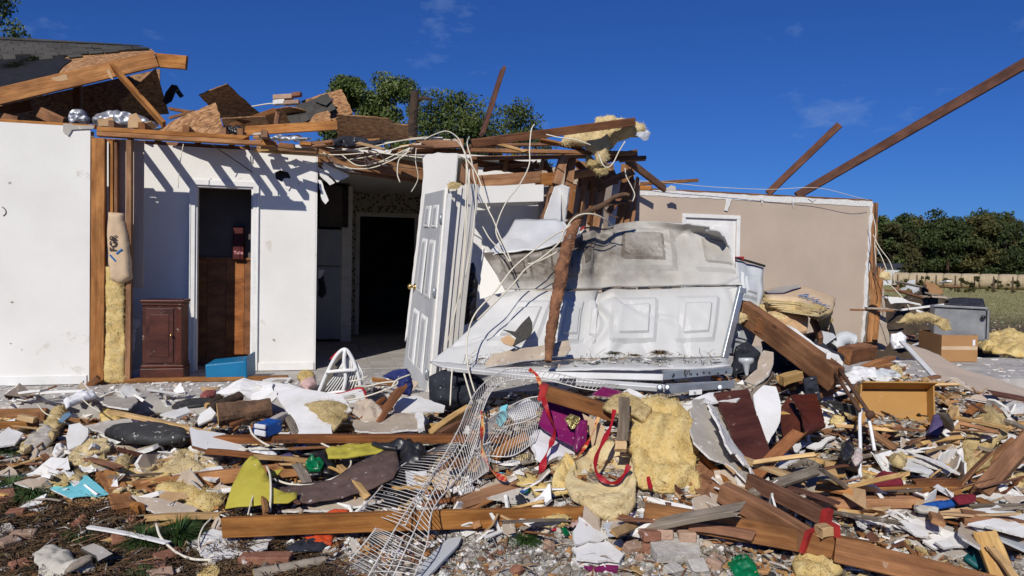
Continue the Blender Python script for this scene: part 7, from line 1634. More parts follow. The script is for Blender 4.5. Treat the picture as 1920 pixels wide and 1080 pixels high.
# striped laundry basket (crushed) : white lattice in front of dark ribs
lbk = empty('laundry_basket', at(645,745,6.0), 'crushed white and pink laundry basket standing on its rim', 'basket')
BK = [(595,738),(612,700),(632,665),(647,653),(662,672),(672,705),(676,738)]
sheet('back_shell', None, None, BK, ('Y', 6.20),.008, pm('dark_basket', (.14,.12,.10),(.09,.078,.066),9,.8), wave=.03, jag=.002, res=.08, parent=lbk)
v, f = [], []
for k in range(13):
 t = k / 12
 x0, y0 = 600 + t * 74,738; x1, y1 = 618 + t * 52,704 - 0 * t; x2, y2 = 636 + t * 26,668 + abs(t - .42) * 24
 q = catmull([at(x0, y0,6.15), at(x1 + 10, y1,6.12), at(x2 + 8, y2,6.15)], 5); g, h = tube_geo(q, .0058,5); o = len(v); v += g; f += [tuple(o + i for i in z) for z in h]
tag(mk('ribs', v, f, M_TRIM, lbk, sm=True), kind='stuff')
for pts in ([(596,740,6.1),(612,702,6.1),(630,668,6.1),(647,655,6.1),(661,674,6.1),(672,706,6.1),(677,738,6.1)], [(647,655,6.09),(645,680,6.08),(648,710,6.08),(642,738,6.08)], [(612,698,6.09),(640,695,6.06),(668,694,6.09)], [(606,740,6.05),(640,735,6.02),(676,742,6.05)]):
 wire('lattice_bar', None, None, pts, .016, M_TRIM, parent=lbk)
wire('pink_rim', None, None, [(620,674,6.12),(632,662,6.12),(647,653,6.12)], .012, M_REDC, parent=lbk)
lb3 = empty('basket_rim', at(650,750,5.7), 'broken basket rim with pink edge lying before the crushed basket', 'basket')
sheet('rim_plate', None, None, [(598,744),(640,738),(678,728),(684,742),(686,752),(640,756),(600,756)], [(598,744,5.9),(678,728,5.95),(640,756,5.7)], .01, M_TRIM, parent=lb3, jag=.002, holes=[[(636,746),(668,737),(666,749),(640,752)]])
wire('pink_edge', None, None, [(596,744,5.86),(640,738,5.9),(678,728,5.93),(688,752,5.7)], .011, M_REDC, parent=lb3)
lathe_p = [(470,712),(495,708),(548,710),(545,716),(505,720)]
sheet('vent_cover', 'flat white vent cover lying before the white wall', 'vent', [(492,714),(515,708),(548,710),(540,717),(505,720)], ('z', .02),.02, M_TRIM, jag=.001)
sheet('vent_slot', 'dark grille of the flat white vent cover', 'vent', [(508,715),(520,711),(538,712),(530,716)], ('z', .034),.004, M_DWG, jag=.001)
# white cords in the left centre
for k, pts in enumerate(([(655,715,5.9),(675,712,5.9),(690,705,5.95)], [(642,752,5.6),(680,745,5.6),(720,732,5.65),(742,722,5.7),(745,715,5.75),(735,716,5.8),(715,718,5.85),(690,724,5.85),(665,724,5.8)], [(735,725,5.7),(745,712,5.75),(770,702,5.85)],
 [(468,800,5.0),(474,815,4.9),(490,828,4.9),(505,836,4.85)], [(500,874,4.6),(506,890,4.45),(508,920,4.3),(506,960,4.15)], [(512,898,4.55),(545,908,4.5),(590,908,4.5),(640,890,4.6),(658,870,4.75),(650,852,4.85),(625,842,4.9),(600,830,5.0)],
 [(355,845,4.95),(440,842,4.95),(540,842,5.0)], [(490,880,4.6),(478,918,4.35),(470,945,4.2),(465,965,4.1)], [(293,982,4.0),(302,1008,3.9),(330,1035,3.8),(360,1048,3.75),(398,1050,3.75)], [(398,970,4.1),(380,990,4.0),(372,1020,3.9),(385,1042,3.8),(402,1040,3.8)],
 [(70,758,5.9),(85,775,5.7),(110,785,5.5),(132,798,5.3)], [(145,738,6.0),(165,758,5.7),(188,772,5.5)], [(1690,795,5.6),(1720,770,5.9),(1770,752,6.1),(1820,752,6.1),(1850,762,6.0),(1862,780,5.9)], [(870,700,5.55),(880,735,5.5),(886,755,5.4)])):
 wire('cord', ['short white cord beside the striped basket', 'looping white cord over the dark red boards', 'white cord arching at the open door foot', 'white cord running down from the blue outlet box', 'white cord hanging down the front of the yellow fabric', 'long white cord looping over the brown fabric', 'thin white cord stretched under the middle beam',
  'thin cord across the face of the yellow fabric', 'white cord curling over the pine tufts in front', 'thin cord loop left of the front beam end', 'thin cord over the slab edge insulation', 'thin cord crossing the rolled paper bundle', 'grey cord looping across the right tan drywall', 'cord hanging before the black bag'][k], 'cord', pts, .0045 if k in (6,7,9,10,11) else .007, M_WIRE)
# ------------------------------------------------------------------ bricks in front
def brick(label, px, py, L, w, h, rz, m, lift=0.0, tilt=0.0, parent=None, holes=0, name='brick'):
 c = onheap(px, py, lift) if not isinstance(px, Vector) else px
 R_ = Matrix.Rotation(rz, 3, 'Z') @ Matrix.Rotation(tilt, 3, 'X')
 bm = bmesh.new(); bmesh.ops.create_cube(bm, size=1)
 for v_ in bm.verts: v_.co = Vector((v_.co.x * L, v_.co.y * w, v_.co.z * h))
 bmesh.ops.bevel(bm, geom=list(bm.edges), offset=.006, segments=1, affect='EDGES')
 for v_ in bm.verts:
  v_.co += Vector((noise.noise(v_.co * 20 + c), noise.noise(v_.co * 20 + c * 2), noise.noise(v_.co * 20 + c * 3))) * .006
 vv = [c + R_ @ v_.co for v_ in bm.verts]; bm.verts.index_update(); ff = [tuple(v_.index for v_ in f_.verts) for f_ in bm.faces]; bm.free()
 o = mk(name, vv, ff, m, parent)
 if label: tag(o, label, 'brick')
 for k in range(holes):
  pc_ = c + R_ @ Vector(((k - (holes - 1) / 2) * L / (holes + .6),-w / 2 - .001,0))
  obox('core_hole', pc_ + R_ @ Vector((-.012,0,-.014)), R_ @ Vector((.024,0,0)), R_ @ Vector((0,.004,0)), R_ @ Vector((0,0,.03)), M_BLK, o)
 return o
brick('red cored brick lying under the end of the front beam', 498,1050,.26,.09,.06,.05, M_BRICK, .03,0, holes=4)
clump = empty('brick_clump', onheap(1262,1035), 'pale mortared brick clump lying in the front rubble', 'bricks')
cc = onheap(1262,1030,.02); rr = random.Random(6)
for i in range(6):
 brick(None, cc + Vector((-.13 + (i % 3) * .10 + rr.uniform(-.012,.012),.03 * (i // 3) + rr.uniform(-.02,.02),.012 + .055 * (i // 3) + rr.uniform(-.006,.006))),0, rr.uniform(.07,.11),.10,.052,.08 + rr.uniform(-.18,.18), M_BRICKP if i % 3 else M_BRICK, tilt=rr.uniform(-.2,.2), parent=clump)
sheet('mortar', None, None, [(1216,1015),(1262,1002),(1310,1008),(1312,1042),(1232,1050)], ('heap', .045),.05, M_MORT, jag=.012, wave=.02, res=.04, parent=clump)
for k, (x, y, L, w_, h_, rz, tl_, m, lab) in enumerate((
 (1185,1030,.10,.07,.07,.5,.3, M_BRICKP, 'pale half brick beside the white shingle stack'),(1342,1058,.10,.08,.07,1,.2, M_BRICKP, 'round worn brick lump left of the green bag'),(1307,1068,.09,.08,.08,.2,.5, M_MORT, 'grey mortar lump in the front rubble'),
 (228,1018,.10,.07,.09,.6,.5, M_BRICK, 'broken orange brick left of the big pine tuft'),(30,968,.09,.06,.08,.3,.1, M_BRICK, 'orange brick standing in the pine straw'),(8,940,.10,.08,.12,.8,.4, M_BRICK, 'dark red brick at the far left edge'),
 (45,1005,.12,.06,.06,.2,.2, M_BRICKP, 'pale brick half buried at the left edge'),(312,1048,.13,.06,.08,.9,.5, M_BRICK, 'dark brick piece behind the second pine tuft'),(280,1068,.16,.07,.05,.3,.1, M_BRICK, 'flat brick piece at the bottom left'),(15,1020,.10,.07,.06,1.1,.2, M_BRICKP, 'pinkish brick at the lower left edge'),
 (300,1080,.12,.07,.05,.5,.2, M_BRICKP, 'pale brick at the bottom frame edge'),(35,1062,.08,.06,.05,.9,.3, M_BRICK, 'small red brick piece in the lower left straw'),(850,872,.16,.08,.06,.4,.2, M_BRICK, 'brick seen through the wire shelf'),(1262,1072,.09,.07,.06,.7,.2, M_MORT, 'flat mortar piece in front of the brick clump'))):
 brick(lab, x, y, L, w_, h_, rz, m, .02, tl_)
# ------------------------------------------------------------------ pine tufts
def tuft(label, px, py, R_, n, up=.5, lift=.02, direction=None, c=None, mat=None):
 c = c or onheap(px, py, lift); r = random.Random(int(px * 7 + py)); stem = mat is None; mat = mat or M_NEEDLE; v, f = [], []
 for k in range(n):
  a = r.uniform(0,6.283); e = r.uniform(-.1,1.2)
  d = Vector((math.cos(a) * math.cos(e), math.sin(a) * math.cos(e), math.sin(e) * up))
  if direction: d = (d * .8 + Vector(direction)).normalized()
  L_ = R_ * r.uniform(.6,1.05); s = d.cross(ZZ).normalized() * .0022
  p0 = c + d * R_ * .08; p1 = c + d * L_ * .6 + Vector((0,0,.004)); p2 = c + d * L_ - Vector((0,0, L_ * .14))
  b = len(v); v += [p0 - s, p0 + s, p1 + s, p1 - s, p2]; f += [(b, b + 1, b + 2, b + 3),(b + 3, b + 2, b + 4)]
 o = empty('pine_sprig', c, label, 'pine sprig'); tag(mk('needles', v, f, mat, o), kind='stuff')
 if stem: wire('stem', None, None, [c - Vector((.01,.06,.05)), c, c + Vector((0,.02,.03))], .007, M_BARKD, parent=o)
 return o
tuft('big green pine tuft in the bottom left foreground', 268,1020,.17,620,.8)
tuft('long green pine tuft right of the big one', 335,1012,.19,520,.5,.02,(.4,0,.1))
tuft('flat green pine tuft at the bottom frame edge', 268,1078,.14,380,.4)
tuft('dark green pine tuft at the left frame edge', 20,918,.24,520,.5)
tuft('green pine tuft beside the turquoise folder', 62,925,.22,480,.4)
tuft('green pine tuft behind the long pale board', 335,985,.14,300,.4)
tuft('small pine tuft at the far left above the straw', 10,845,.20,380,.5)
tuft('faint pine tuft in the straw under the folder', 150,1005,.16,300,.3)
tuft('grass like pine tuft in the front gravel', 985,1015,.13,220,.5)
tuft('weed tuft lying on the bottom of the crumpled door', 1235,660,.15,260,.35, c=P3((1238,664,5.98)), mat=M_STRAW)
tuft('second weed tuft on the crumpled door', 1160,655,.12,160,.3, c=P3((1152,664,5.98)), mat=M_LEAFY)
tuft('small weed tuft beside the branch foot on the crumpled door', 1190,655,.10,120,.3, c=P3((1190,668,5.98)), mat=M_STRAW)
for k, (x, y, Y) in enumerate(((40,128,9.15),(70,118,9.3))):
 tuft(['lower green pine tuft on the torn roof felt', 'upper green pine tuft on the torn roof felt'][k], x, y, .34,420,.35, c=P3((x, y, Y)), mat=M_LEAF)

# ------------------------------------------------------------------ scattered scraps, each its own object
RS = random.Random(21)
def shard_mesh(seed, size, thick, mats, bend=.0):
 r = random.Random(seed); n = r.randint(5,8); v, f = [], []
 ang = sorted(r.uniform(0,6.283) for _ in range(n)); asp = r.uniform(.35,1.0)
 pts = [(math.cos(a) * size * r.uniform(.6,1.1), math.sin(a) * size * asp * r.uniform(.6,1.1)) for a in ang]
 for z in (thick / 2,-thick / 2):
  v.append((0,0, z + bend * size * .3))
  for (x, y) in pts: v.append((x, y, z + bend * (x * x - y * y) / size + r.uniform(-.15,.15) * thick))
 m = n + 1
 idx = []
 for i in range(n):
  j = (i + 1) % n
  f.append((0,1 + i, 1 + j)); idx.append(0)
  f.append((m, m + 1 + j, m + 1 + i)); idx.append(1)
  f.append((1 + i, m + 1 + i, m + 1 + j, 1 + j)); idx.append(2)
 me = bpy.data.meshes.new('shard'); me.from_pydata(v, [], f)
 for q in mats: me.materials.append(q)
 me.polygons.foreach_set('material_index', idx); return me
def chunk_mesh(seed, size, mat, fuzz=.4, sub=2, flat=.6, spike=0.0):
 bm = bmesh.new(); bmesh.ops.create_icosphere(bm, subdivisions=sub, radius=size)
 o = Vector((seed * 3.1, seed * 1.7,0))
 for v_ in bm.verts:
  k = 1 + fuzz * noise.noise(v_.co / size * 1.6 + o) + fuzz * .7 * noise.noise(v_.co / size * 4 + o)
  if spike and hash((seed, round(v_.co.x * 999), round(v_.co.y * 999), round(v_.co.z * 999))) % 4 == 0: k *= 1 + spike
  v_.co *= k; v_.co.z *= flat
 me = bpy.data.meshes.new('chunk'); bm.to_mesh(me); bm.free(); me.materials.append(mat)
 me.polygons.foreach_set('use_smooth', [sub > 1] * len(me.polygons)); return me
def place(name, me, p, rot, label, cat, group, scale=1.0):
 o = bpy.data.objects.new(name, me); COL.objects.link(o); o.location = p; o.rotation_euler = rot; o.scale = (scale,) * 3
 return tag(o, label, cat, group)
CLEAR = [(1560,1770,705,840),(1450,1590,858,948),(1040,1330,735,985),(405,570,840,965),(1325,1475,715,910),(880,1110,715,840),(520,670,725,825),(1480,1600,965,1045),(1480,1810,905,950),(345,515,745,850),(190,360,795,835)]
def rand_px(zone, key=True):
 x0, x1, y0, y1 = zone
 for _ in range(60):                             # leave the larger pieces in view
  x, y = RS.uniform(x0, x1), RS.uniform(y0, y1)
  if not (key and any(a < x < b and c < y < d for a, b, c, d in CLEAR)): break
 return x, y
def on_surface(px, py, lift):
 p = onheap(px, py, 0); p.z = max(p.z, solid_z(p.x, p.y)) + lift; return p
ZONES = {'left': (0,420,770,960), 'middle': (380,900,740,1000), 'centre': (860,1300,760,1010), 'right': (1280,1800,720,1005), 'edge': (1760,1930,770,1040)}
DWM = {}
for s in range(12):
 DWM[s] = shard_mesh(100 + s, .055 + .01 * (s % 4),.012, [[M_DW, M_DWP, M_GYP], [M_DWP, M_DW, M_GYP], [M_DW, M_DWG, M_GYP]][s % 3], RS.uniform(-.5,.5))
zl = {'left': 'small drywall scrap lying in the left debris', 'middle': 'small drywall scrap lying in the middle debris', 'centre': 'small drywall scrap lying around the wire shelf', 'right': 'small drywall scrap lying in the right debris pile', 'edge': 'small drywall scrap lying at the right frame edge'}
for zn, n in (('left', 64),('middle', 66),('centre', 40),('right', 84),('edge', 36)):
 for k in range(n):
  px, py = rand_px(ZONES[zn]); p = on_surface(px, py, RS.uniform(.01,.07))
  place('drywall_scrap', DWM[RS.randrange(12)], p, (RS.gauss(0,.55), RS.gauss(0,.5), RS.uniform(0,6.3)), zl[zn], 'drywall', 'loose drywall scraps ' + zn, RS.choice([.5,.7,.9,1.2,1.6,2.0]) * RS.uniform(.8,1.1))
SPM = []
for s in range(8):
 v, f = beam_mesh(.30 + .08 * (s % 4),.022 + .012 * (s % 3),.012 + .006 * (s % 2),300 + s, (.06,.06),.004)
 me = bpy.data.meshes.new('stick'); me.from_pydata(v, [], f); me.materials.append([W_OR, W_PALE, W_RED, W_GREY, W_BRN, M_TRIM, W_PALE, W_OLD][s]); SPM.append(me)
for zn, n in (('left', 24),('middle', 34),('centre', 16),('right', 44),('edge', 22)):
 for k in range(n):
  px, py = rand_px(ZONES[zn]); p = on_surface(px, py, RS.uniform(.02,.08))
  place('wood_scrap', SPM[RS.randrange(8)], p, (RS.uniform(-.3,.3), RS.uniform(-.25,.25), RS.uniform(-.9,.9) + (math.pi if RS.random() < .5 else 0)), 'broken wood splinter lying in the ' + {'left': 'left debris', 'middle': 'middle debris', 'centre': 'debris by the wire shelf', 'right': 'right debris pile', 'edge': 'debris at the right frame edge'}[zn], 'wood', 'wood splinters ' + zn, RS.uniform(.5,1.2))
# mid-sized broken boards and drywall slabs, tumbled at all angles
where = {'left': 'left debris', 'middle': 'middle debris', 'centre': 'debris by the wire shelf', 'right': 'right debris pile', 'edge': 'debris at the right frame edge'}
BDM = []
for s in range(12):
 w_, h_ = [(.085,.035),(.05,.02),(.035,.035),(.09,.018)][s % 4]; v, f = beam_mesh(.38 + .09 * (s % 5), w_, h_, 340 + s, (.05,.09),.008)
 me = bpy.data.meshes.new('board'); me.from_pydata(v, [], f); me.materials.append([W_OR, W_BRN, W_PALE, W_RED, W_GREY, W_DK][s % 6]); BDM.append(me)
wn_ = ['orange', 'brown', 'pale', 'reddish', 'grey', 'dark']
for zn, n in (('left', 18),('middle', 34),('centre', 14),('right', 80),('edge', 30)):
 for k in range(n):
  px, py = rand_px(ZONES[zn]); s = RS.randrange(12)
  place('broken_board', BDM[s], on_surface(px, py, RS.uniform(.02,.10) + (.12 * RS.random() ** 2 if zn in ('right', 'edge', 'middle') else 0)),(RS.uniform(-.6,.6), RS.gauss(0,.26), RS.gauss(0,.7) + (math.pi if RS.random() < .5 else 0)), 'short %s broken board tumbled in the %s' % (wn_[s % 6], where[zn]), 'board', '%s broken boards %s' % (wn_[s % 6], zn), RS.uniform(.3,.6) + .4 * RS.random() ** 2)
SLM = [shard_mesh(900 + s, .14,.012, [[M_DW, M_DWP, M_GYP], [M_DWP, M_DW, M_GYP], [M_DW, M_DW, M_GYP], [M_KRAFT] * 3, [M_TAN, M_DW, M_GYP]][s % 5], RS.uniform(-.25,.25)) for s in range(10)]
sn_ = ['white', 'tan', 'white', 'brown', 'beige']
for zn, n in (('left', 30),('middle', 50),('centre', 18),('right', 80),('edge', 30)):
 for k in range(n):
  px, py = rand_px(ZONES[zn]); s = RS.randrange(10)
  place('drywall_slab', SLM[s], on_surface(px, py, RS.uniform(.02,.07) + (.10 * RS.random() ** 2 if zn in ('right', 'edge') else 0)),(RS.gauss(.1,.6), RS.gauss(0,.4), RS.uniform(0,6.3)), 'hand-sized %s drywall slab tumbled in the %s' % (sn_[s % 5], where[zn]), 'drywall', '%s drywall slabs %s' % (sn_[s % 5], zn), RS.uniform(.5,1.15))
INM = [chunk_mesh(s, .07, [M_INS, M_INSP, M_INSD][s % 3], .9,3,.45,.35) for s in range(6)]
for zn, n in (('left', 22),('middle', 10),('centre', 8),('right', 12),('edge', 10)):
 for k in range(n):
  px, py = rand_px(ZONES[zn]); p = on_surface(px, py, RS.uniform(.0,.04))
  place('insulation_scrap', INM[RS.randrange(6)], p, (RS.uniform(-.4,.4), RS.uniform(-.4,.4), RS.uniform(0,6.3)), 'small fluffy insulation scrap in the ' + {'left': 'left debris', 'middle': 'middle debris', 'centre': 'debris by the wire shelf', 'right': 'right debris pile', 'edge': 'debris at the right frame edge'}[zn], 'insulation', 'insulation scraps ' + zn, RS.uniform(.4,1.3))
PPM = [shard_mesh(500 + s, .07,.003, [[M_PAPER] * 3, [M_KRAFTP] * 3, [M_CARD] * 3, [M_BLK] * 3, [M_DWG] * 3][s % 5], RS.uniform(-1.2,1.2)) for s in range(10)]
pl_ = ['crumpled white paper scrap', 'pale kraft paper scrap', 'brown cardboard scrap', 'black plastic scrap', 'grey paper scrap']
for zn, n in (('left', 22),('middle', 28),('centre', 18),('right', 32),('edge', 12)):
 for k in range(n):
  px, py = rand_px(ZONES[zn]); p = on_surface(px, py, RS.uniform(.02,.07)); s = RS.randrange(10)
  place('paper_scrap', PPM[s], p, (RS.uniform(-.6,.6), RS.uniform(-.6,.6), RS.uniform(0,6.3)), pl_[s % 5] + ' lying in the ' + {'left': 'left debris', 'middle': 'middle debris', 'centre': 'debris by the wire shelf', 'right': 'right debris pile', 'edge': 'debris at the right frame edge'}[zn], 'scrap', pl_[s % 5] + 's ' + zn, RS.uniform(.4,1.3))
CLM = [shard_mesh(700 + s, .05,.006, [[M_BLUE2] * 3, [M_REDC] * 3, [M_GREEN] * 3, [M_YEL] * 3, [M_PUR] * 3, [M_TEAL] * 3, [M_NAVY] * 3, [M_MAG] * 3][s], RS.uniform(-1.5,1.5)) for s in range(8)]
cn = ['blue', 'red', 'green', 'yellow', 'purple', 'turquoise', 'navy', 'magenta']
for k in range(34):
 zn = RS.choice(['middle', 'centre', 'centre', 'right', 'right']); px, py = rand_px(ZONES[zn]); s = RS.randrange(8)
 place('plastic_scrap', CLM[s], on_surface(px, py, RS.uniform(.03,.08)),(RS.uniform(-.6,.6), RS.uniform(-.6,.6), RS.uniform(0,6.3)), 'little %s plastic scrap caught in the debris' % cn[s], 'plastic', cn[s] + ' plastic scraps', RS.uniform(.4,1.1))
# crumpled cloth and bag scraps
def rag_mesh(seed, size, mat):
 r = random.Random(seed); n = 12; v, f = [], []; o = Vector((seed * 1.3, seed * .7,0))
 for j in range(n + 1):
  for i in range(n + 1):
   x, y = (i / n * 2 - 1),(j / n * 2 - 1); a = math.atan2(y, x); k = .75 + .35 * noise.noise(Vector((math.cos(a) * 1.5, math.sin(a) * 1.5, seed)))
   d = max(abs(x), abs(y)); h = (1 - d ** 2) * .35 + .3 * (1 - abs(noise.noise(Vector((x * 2.2, y * 2.2, seed))) * 2)) + .12 * noise.noise(Vector((x * 6, y * 6, seed)))
   v.append((x * size * k, y * size * k * .7, size * h * .55))
 for j in range(n):
  for i in range(n): q = j * (n + 1) + i; f.append((q, q + 1, q + n + 2, q + n + 1))
 me = bpy.data.meshes.new('rag'); me.from_pydata(v, [], f); me.materials.append(mat); me.polygons.foreach_set('use_smooth', [True] * len(f)); return me
rc_ = [('cream', M_CREAM),('dark', M_DKC),('pink', M_PINK),('grey', M_GREYC),('white', M_PAPER),('navy', M_NAVY),('kraft brown', M_KRAFT),('brown', M_BRNF),('black', M_BLK)]
RGM = [rag_mesh(60 + i, .10, m_) for i, (_, m_) in enumerate(rc_)]
for zn, n in (('left', 14),('middle', 22),('centre', 18),('right', 26),('edge', 10)):
 for k in range(n):
  px, py = rand_px(ZONES[zn]); s = RS.randrange(9)
  place('rag', RGM[s], on_surface(px, py, .0),(RS.uniform(-.3,.3), RS.uniform(-.3,.3), RS.uniform(0,6.3)), 'crumpled %s rag lying in the %s' % (rc_[s][0], {'left': 'left debris', 'middle': 'middle debris', 'centre': 'debris by the wire shelf', 'right': 'right debris pile', 'edge': 'debris at the right frame edge'}[zn]), 'rag', '%s rags %s' % (rc_[s][0], zn), RS.uniform(.4,1.2))
BRM = [chunk_mesh(40 + s, .035, [M_BRICK, M_BRICKP, M_MORT][s % 3], .35,1,.75) for s in range(6)]
for k in range(40):
 px, py = (RS.uniform(0,420), RS.uniform(960,1078)) if k < 18 else (RS.uniform(900,1400), RS.uniform(1000,1078)); s = RS.randrange(6)
 place('rubble_stone', BRM[s], on_surface(px, py, .01),(RS.uniform(0,3), RS.uniform(0,3), RS.uniform(0,6.3)), '%s piece lying in the %s' % (['small red brick', 'small pale brick', 'small grey mortar'][s % 3], 'left front straw' if k < 18 else 'front gravel'), 'rubble', '%s pieces %s' % (['red brick', 'pale brick', 'mortar'][s % 3], 'left' if k < 18 else 'front'), RS.uniform(.5,1.3))
# drywall flakes on the slab by the wall
for k in range(46):
 px, py = RS.uniform(0,760), RS.uniform(716,760); p = onz(px, py, .004)
 if p.dot(HV) > 8.4 and px < 590: continue
 place('plaster_flake', DWM[RS.randrange(12)], p, (RS.uniform(-.08,.08), RS.uniform(-.08,.08), RS.uniform(0,6.3)), 'thin plaster flake lying on the concrete slab', 'plaster', 'plaster flakes on the slab', RS.uniform(.3,.9))
for k in range(26):
 px, py = RS.uniform(830,1360), RS.uniform(664,696); p = at(px, py, 5.95 - (py - 664) / 32 * .15)
 place('plaster_chip', DWM[RS.randrange(12)], p, (RS.uniform(-.3,.3), RS.uniform(-.3,.3), RS.uniform(0,6.3)), 'plaster chip lying along the foot of the crumpled door', 'plaster', 'plaster chips on the garage door', RS.uniform(.3,.9))
for k in range(60):
 px, py = RS.uniform(1650,1925), RS.uniform(668,706); p = onz(px, py, .004)
 place('plaster_flake', DWM[RS.randrange(12)], p, (0,0, RS.uniform(0,6.3)), 'thin plaster flake lying on the far end of the slab', 'plaster', 'plaster flakes on the far slab', RS.uniform(.4,1.1))
# ------------------------------------------------------------------ crumbs, chips and straw: too many to count
def crumbs(name, label, n, zone_fn, smin, smax, mats, seed, flat=.5):
 r = np.random.default_rng(seed); V, F, I = [], [], []
 base = np.array([(1,0,0),(-1,0,0),(0,1,0),(0,-1,0),(0,0,1),(0,0,-1)], float)
 fc_ = [(0,2,4),(2,1,4),(1,3,4),(3,0,4),(2,0,5),(1,2,5),(3,1,5),(0,3,5)]
 b = 0
 for k in range(n):
  x, y, z = zone_fn(r)
  s = smin + (smax - smin) * r.random() ** 3
  q = base * (s * (0.5 + r.random((6,1)))) * np.array([1,.4 + .6 * r.random(), flat * (.5 + r.random())])
  a = r.random() * 6.283; c_, s_ = math.cos(a), math.sin(a); t = (r.random() - .5) * 1.2
  q = q @ np.array([[c_, s_, 0], [-s_, c_, 0], [0,0,1]]).T
  q = q @ np.array([[1,0,0], [0, math.cos(t), math.sin(t)], [0,-math.sin(t), math.cos(t)]]).T
  V.append(q + np.array([x, y, z])); m = int(r.random() * len(mats))
  for ff in fc_: F.append((b + ff[0], b + ff[1], b + ff[2])); I.append(m)
  b += 6
 return tag(mk(name, np.concatenate(V).tolist(), F, mats, midx=I, origin=(0,0,0)), label, 'rubble', kind='stuff')
def zone_heap(r):
 y = 3.2 + 3.6 * r.random() ** 1.1; x = (r.random() - .5) * 1.5 * y * 1.02
 return x, y, heap_z(x, y) + .006
def zone_slab(r):
 while True:
  u = -4.6 + 11 * r.random(); v = SLAB_V + .02 + .95 * r.random() ** .8; p = uvz(u, v, 0)
  if v > VA - .02 and u < -.4: continue
  return p.x, p.y, max(.004, heap_z(p.x, p.y) + .005)
crumbs('plaster_crumbs', 'scattered white plaster crumbs over the whole debris field', 12000, zone_heap, .006,.045, [M_GYP, M_DW, M_DWG, M_DWP, W_GREY, M_CARD, W_BRN], 1)
crumbs('slab_crumbs', 'plaster crumbs strewn over the concrete slab', 2600, zone_slab, .004,.03, [M_GYP, M_GYP, M_DW, M_DWG], 2,.35)
def zone_front(r):
 y = 3.3 + 1.0 * r.random(); x = -.35 + 1.5 * r.random(); return x, y, heap_z(x, y) + .004
crumbs('gravel', 'gravel and crushed plaster in the front middle', 4200, zone_front, .004,.018, [M_GYP, M_MORT, M_CONC, M_DWG], 3,.7)
def flakes(name, label, n, fn, smin, smax, mats, seed):
 r = np.random.default_rng(seed); V, F, I = [], [], []; b = 0
 for k in range(n):
  x, y, z = fn(r); s = smin + (smax - smin) * r.random() ** 2.2; m_ = 4 + int(r.random() * 3); asp = .25 + .75 * r.random()
  a = np.sort(r.random(m_)) * 6.283; rad = s * (.6 + .5 * r.random(m_)); q = np.stack([np.cos(a) * rad, np.sin(a) * rad * asp, .25 * (r.random(m_) - .5) * s], 1)
  t, u_, w_ = (r.random() - .5) * 1.5,(r.random() - .5) * 1.2, r.random() * 6.283
  Rm = np.array(Matrix.Rotation(w_, 3, 'Z') @ Matrix.Rotation(t, 3, 'X') @ Matrix.Rotation(u_, 3, 'Y'))
  th = np.array([0,0,.003 + .004 * r.random()]); q = np.concatenate([q + th, q - th]) @ Rm.T + np.array([x, y, z + .25 * s])
  V.append(q); mi = int(r.random() * len(mats)); F.append(tuple(b + i for i in range(m_))); F.append(tuple(b + m_ + i for i in reversed(range(m_))))
  F += [(b + i, b + m_ + i, b + m_ + (i + 1) % m_, b + (i + 1) % m_) for i in range(m_)]; I += [mi] * (m_ + 2); b += 2 * m_
 return tag(mk(name, np.concatenate(V).tolist(), F, mats, midx=I, origin=(0,0,0)), label, 'rubble', kind='stuff')
def zone_pile(r):
 while True:
  y = 3.75 + 2.9 * r.random(); x = (r.random() - .5) * 1.5 * y
  if y < 4.5 and (x < -1.2 or -.4 < x < .9) and r.random() < .85: continue
  if vof(x, y) > SLAB_V and heap_z(x, y) < .02: continue
  if noise.noise(Vector((x * 1.7, y * 1.7,5))) < r.random() * .5 - .3: continue
  return x, y, heap_z(x, y)
flakes('debris_flakes', 'torn flakes of drywall, paper and wood carpeting the debris field', 9500, zone_pile, .012,.08, [M_DW, M_GYP, M_DWP, M_DWG, M_KRAFT, W_BRN, W_PALE, M_INSD, M_BLKD, M_CARD, W_OR, W_GREY, W_DK], 9)
def straw(name, label, n, fn, L0, L1, mats, seed, w=.0022, up=.3):
 r = np.random.default_rng(seed); V, F, I = [], [], []; b = 0
 for k in range(n):
  x, y, z = fn(r); a = r.random() * 6.283; L_ = L0 + (L1 - L0) * r.random(); e = (r.random() - .2) * up
  d = np.array([math.cos(a) * math.cos(e), math.sin(a) * math.cos(e), math.sin(e)]) * L_; s = np.array([-math.sin(a), math.cos(a),.4]) * w
  p = np.array([x, y, z]); V += [p - s, p + s, p + d * .6 + s + np.array([0,0, L_ * .08]), p + d * .6 - s + np.array([0,0, L_ * .08]), p + d]
  F += [(b, b + 1, b + 2, b + 3),(b + 3, b + 2, b + 4)]; m = int(r.random() * len(mats)); I += [m, m]; b += 5
 return tag(mk(name, [tuple(q) for q in V], F, mats, midx=I, origin=(0,0,0)), label, 'straw', kind='stuff')
def zone_straw(r):
 while True:
  y = 3.3 + 1.5 * r.random(); x = -.76 * y + (2.0 * r.random()) * (1 if y < 4.4 else .55)
  return x, y, heap_z(x, y) + .004 + .02 * r.random()
M_STRAWD = pm('dark_straw', (.07,.045,.025),(.04,.026,.015),9,.95)
straw('pine_straw', 'brown pine straw matting the left front ground', 15000, zone_straw, .06,.17, [M_STRAW, M_STRAWD, M_STRAW, M_BARK], 4)
def zone_weed(r):
 y = 3.35 + 1.1 * r.random(); x = -.5 + 1.6 * r.random(); return x, y, heap_z(x, y)
straw('dry_weeds', 'dry weeds between the front gravel', 900, zone_weed, .03,.09, [M_STRAW, M_INSD, M_NEEDLE], 5,.0016,1.2)
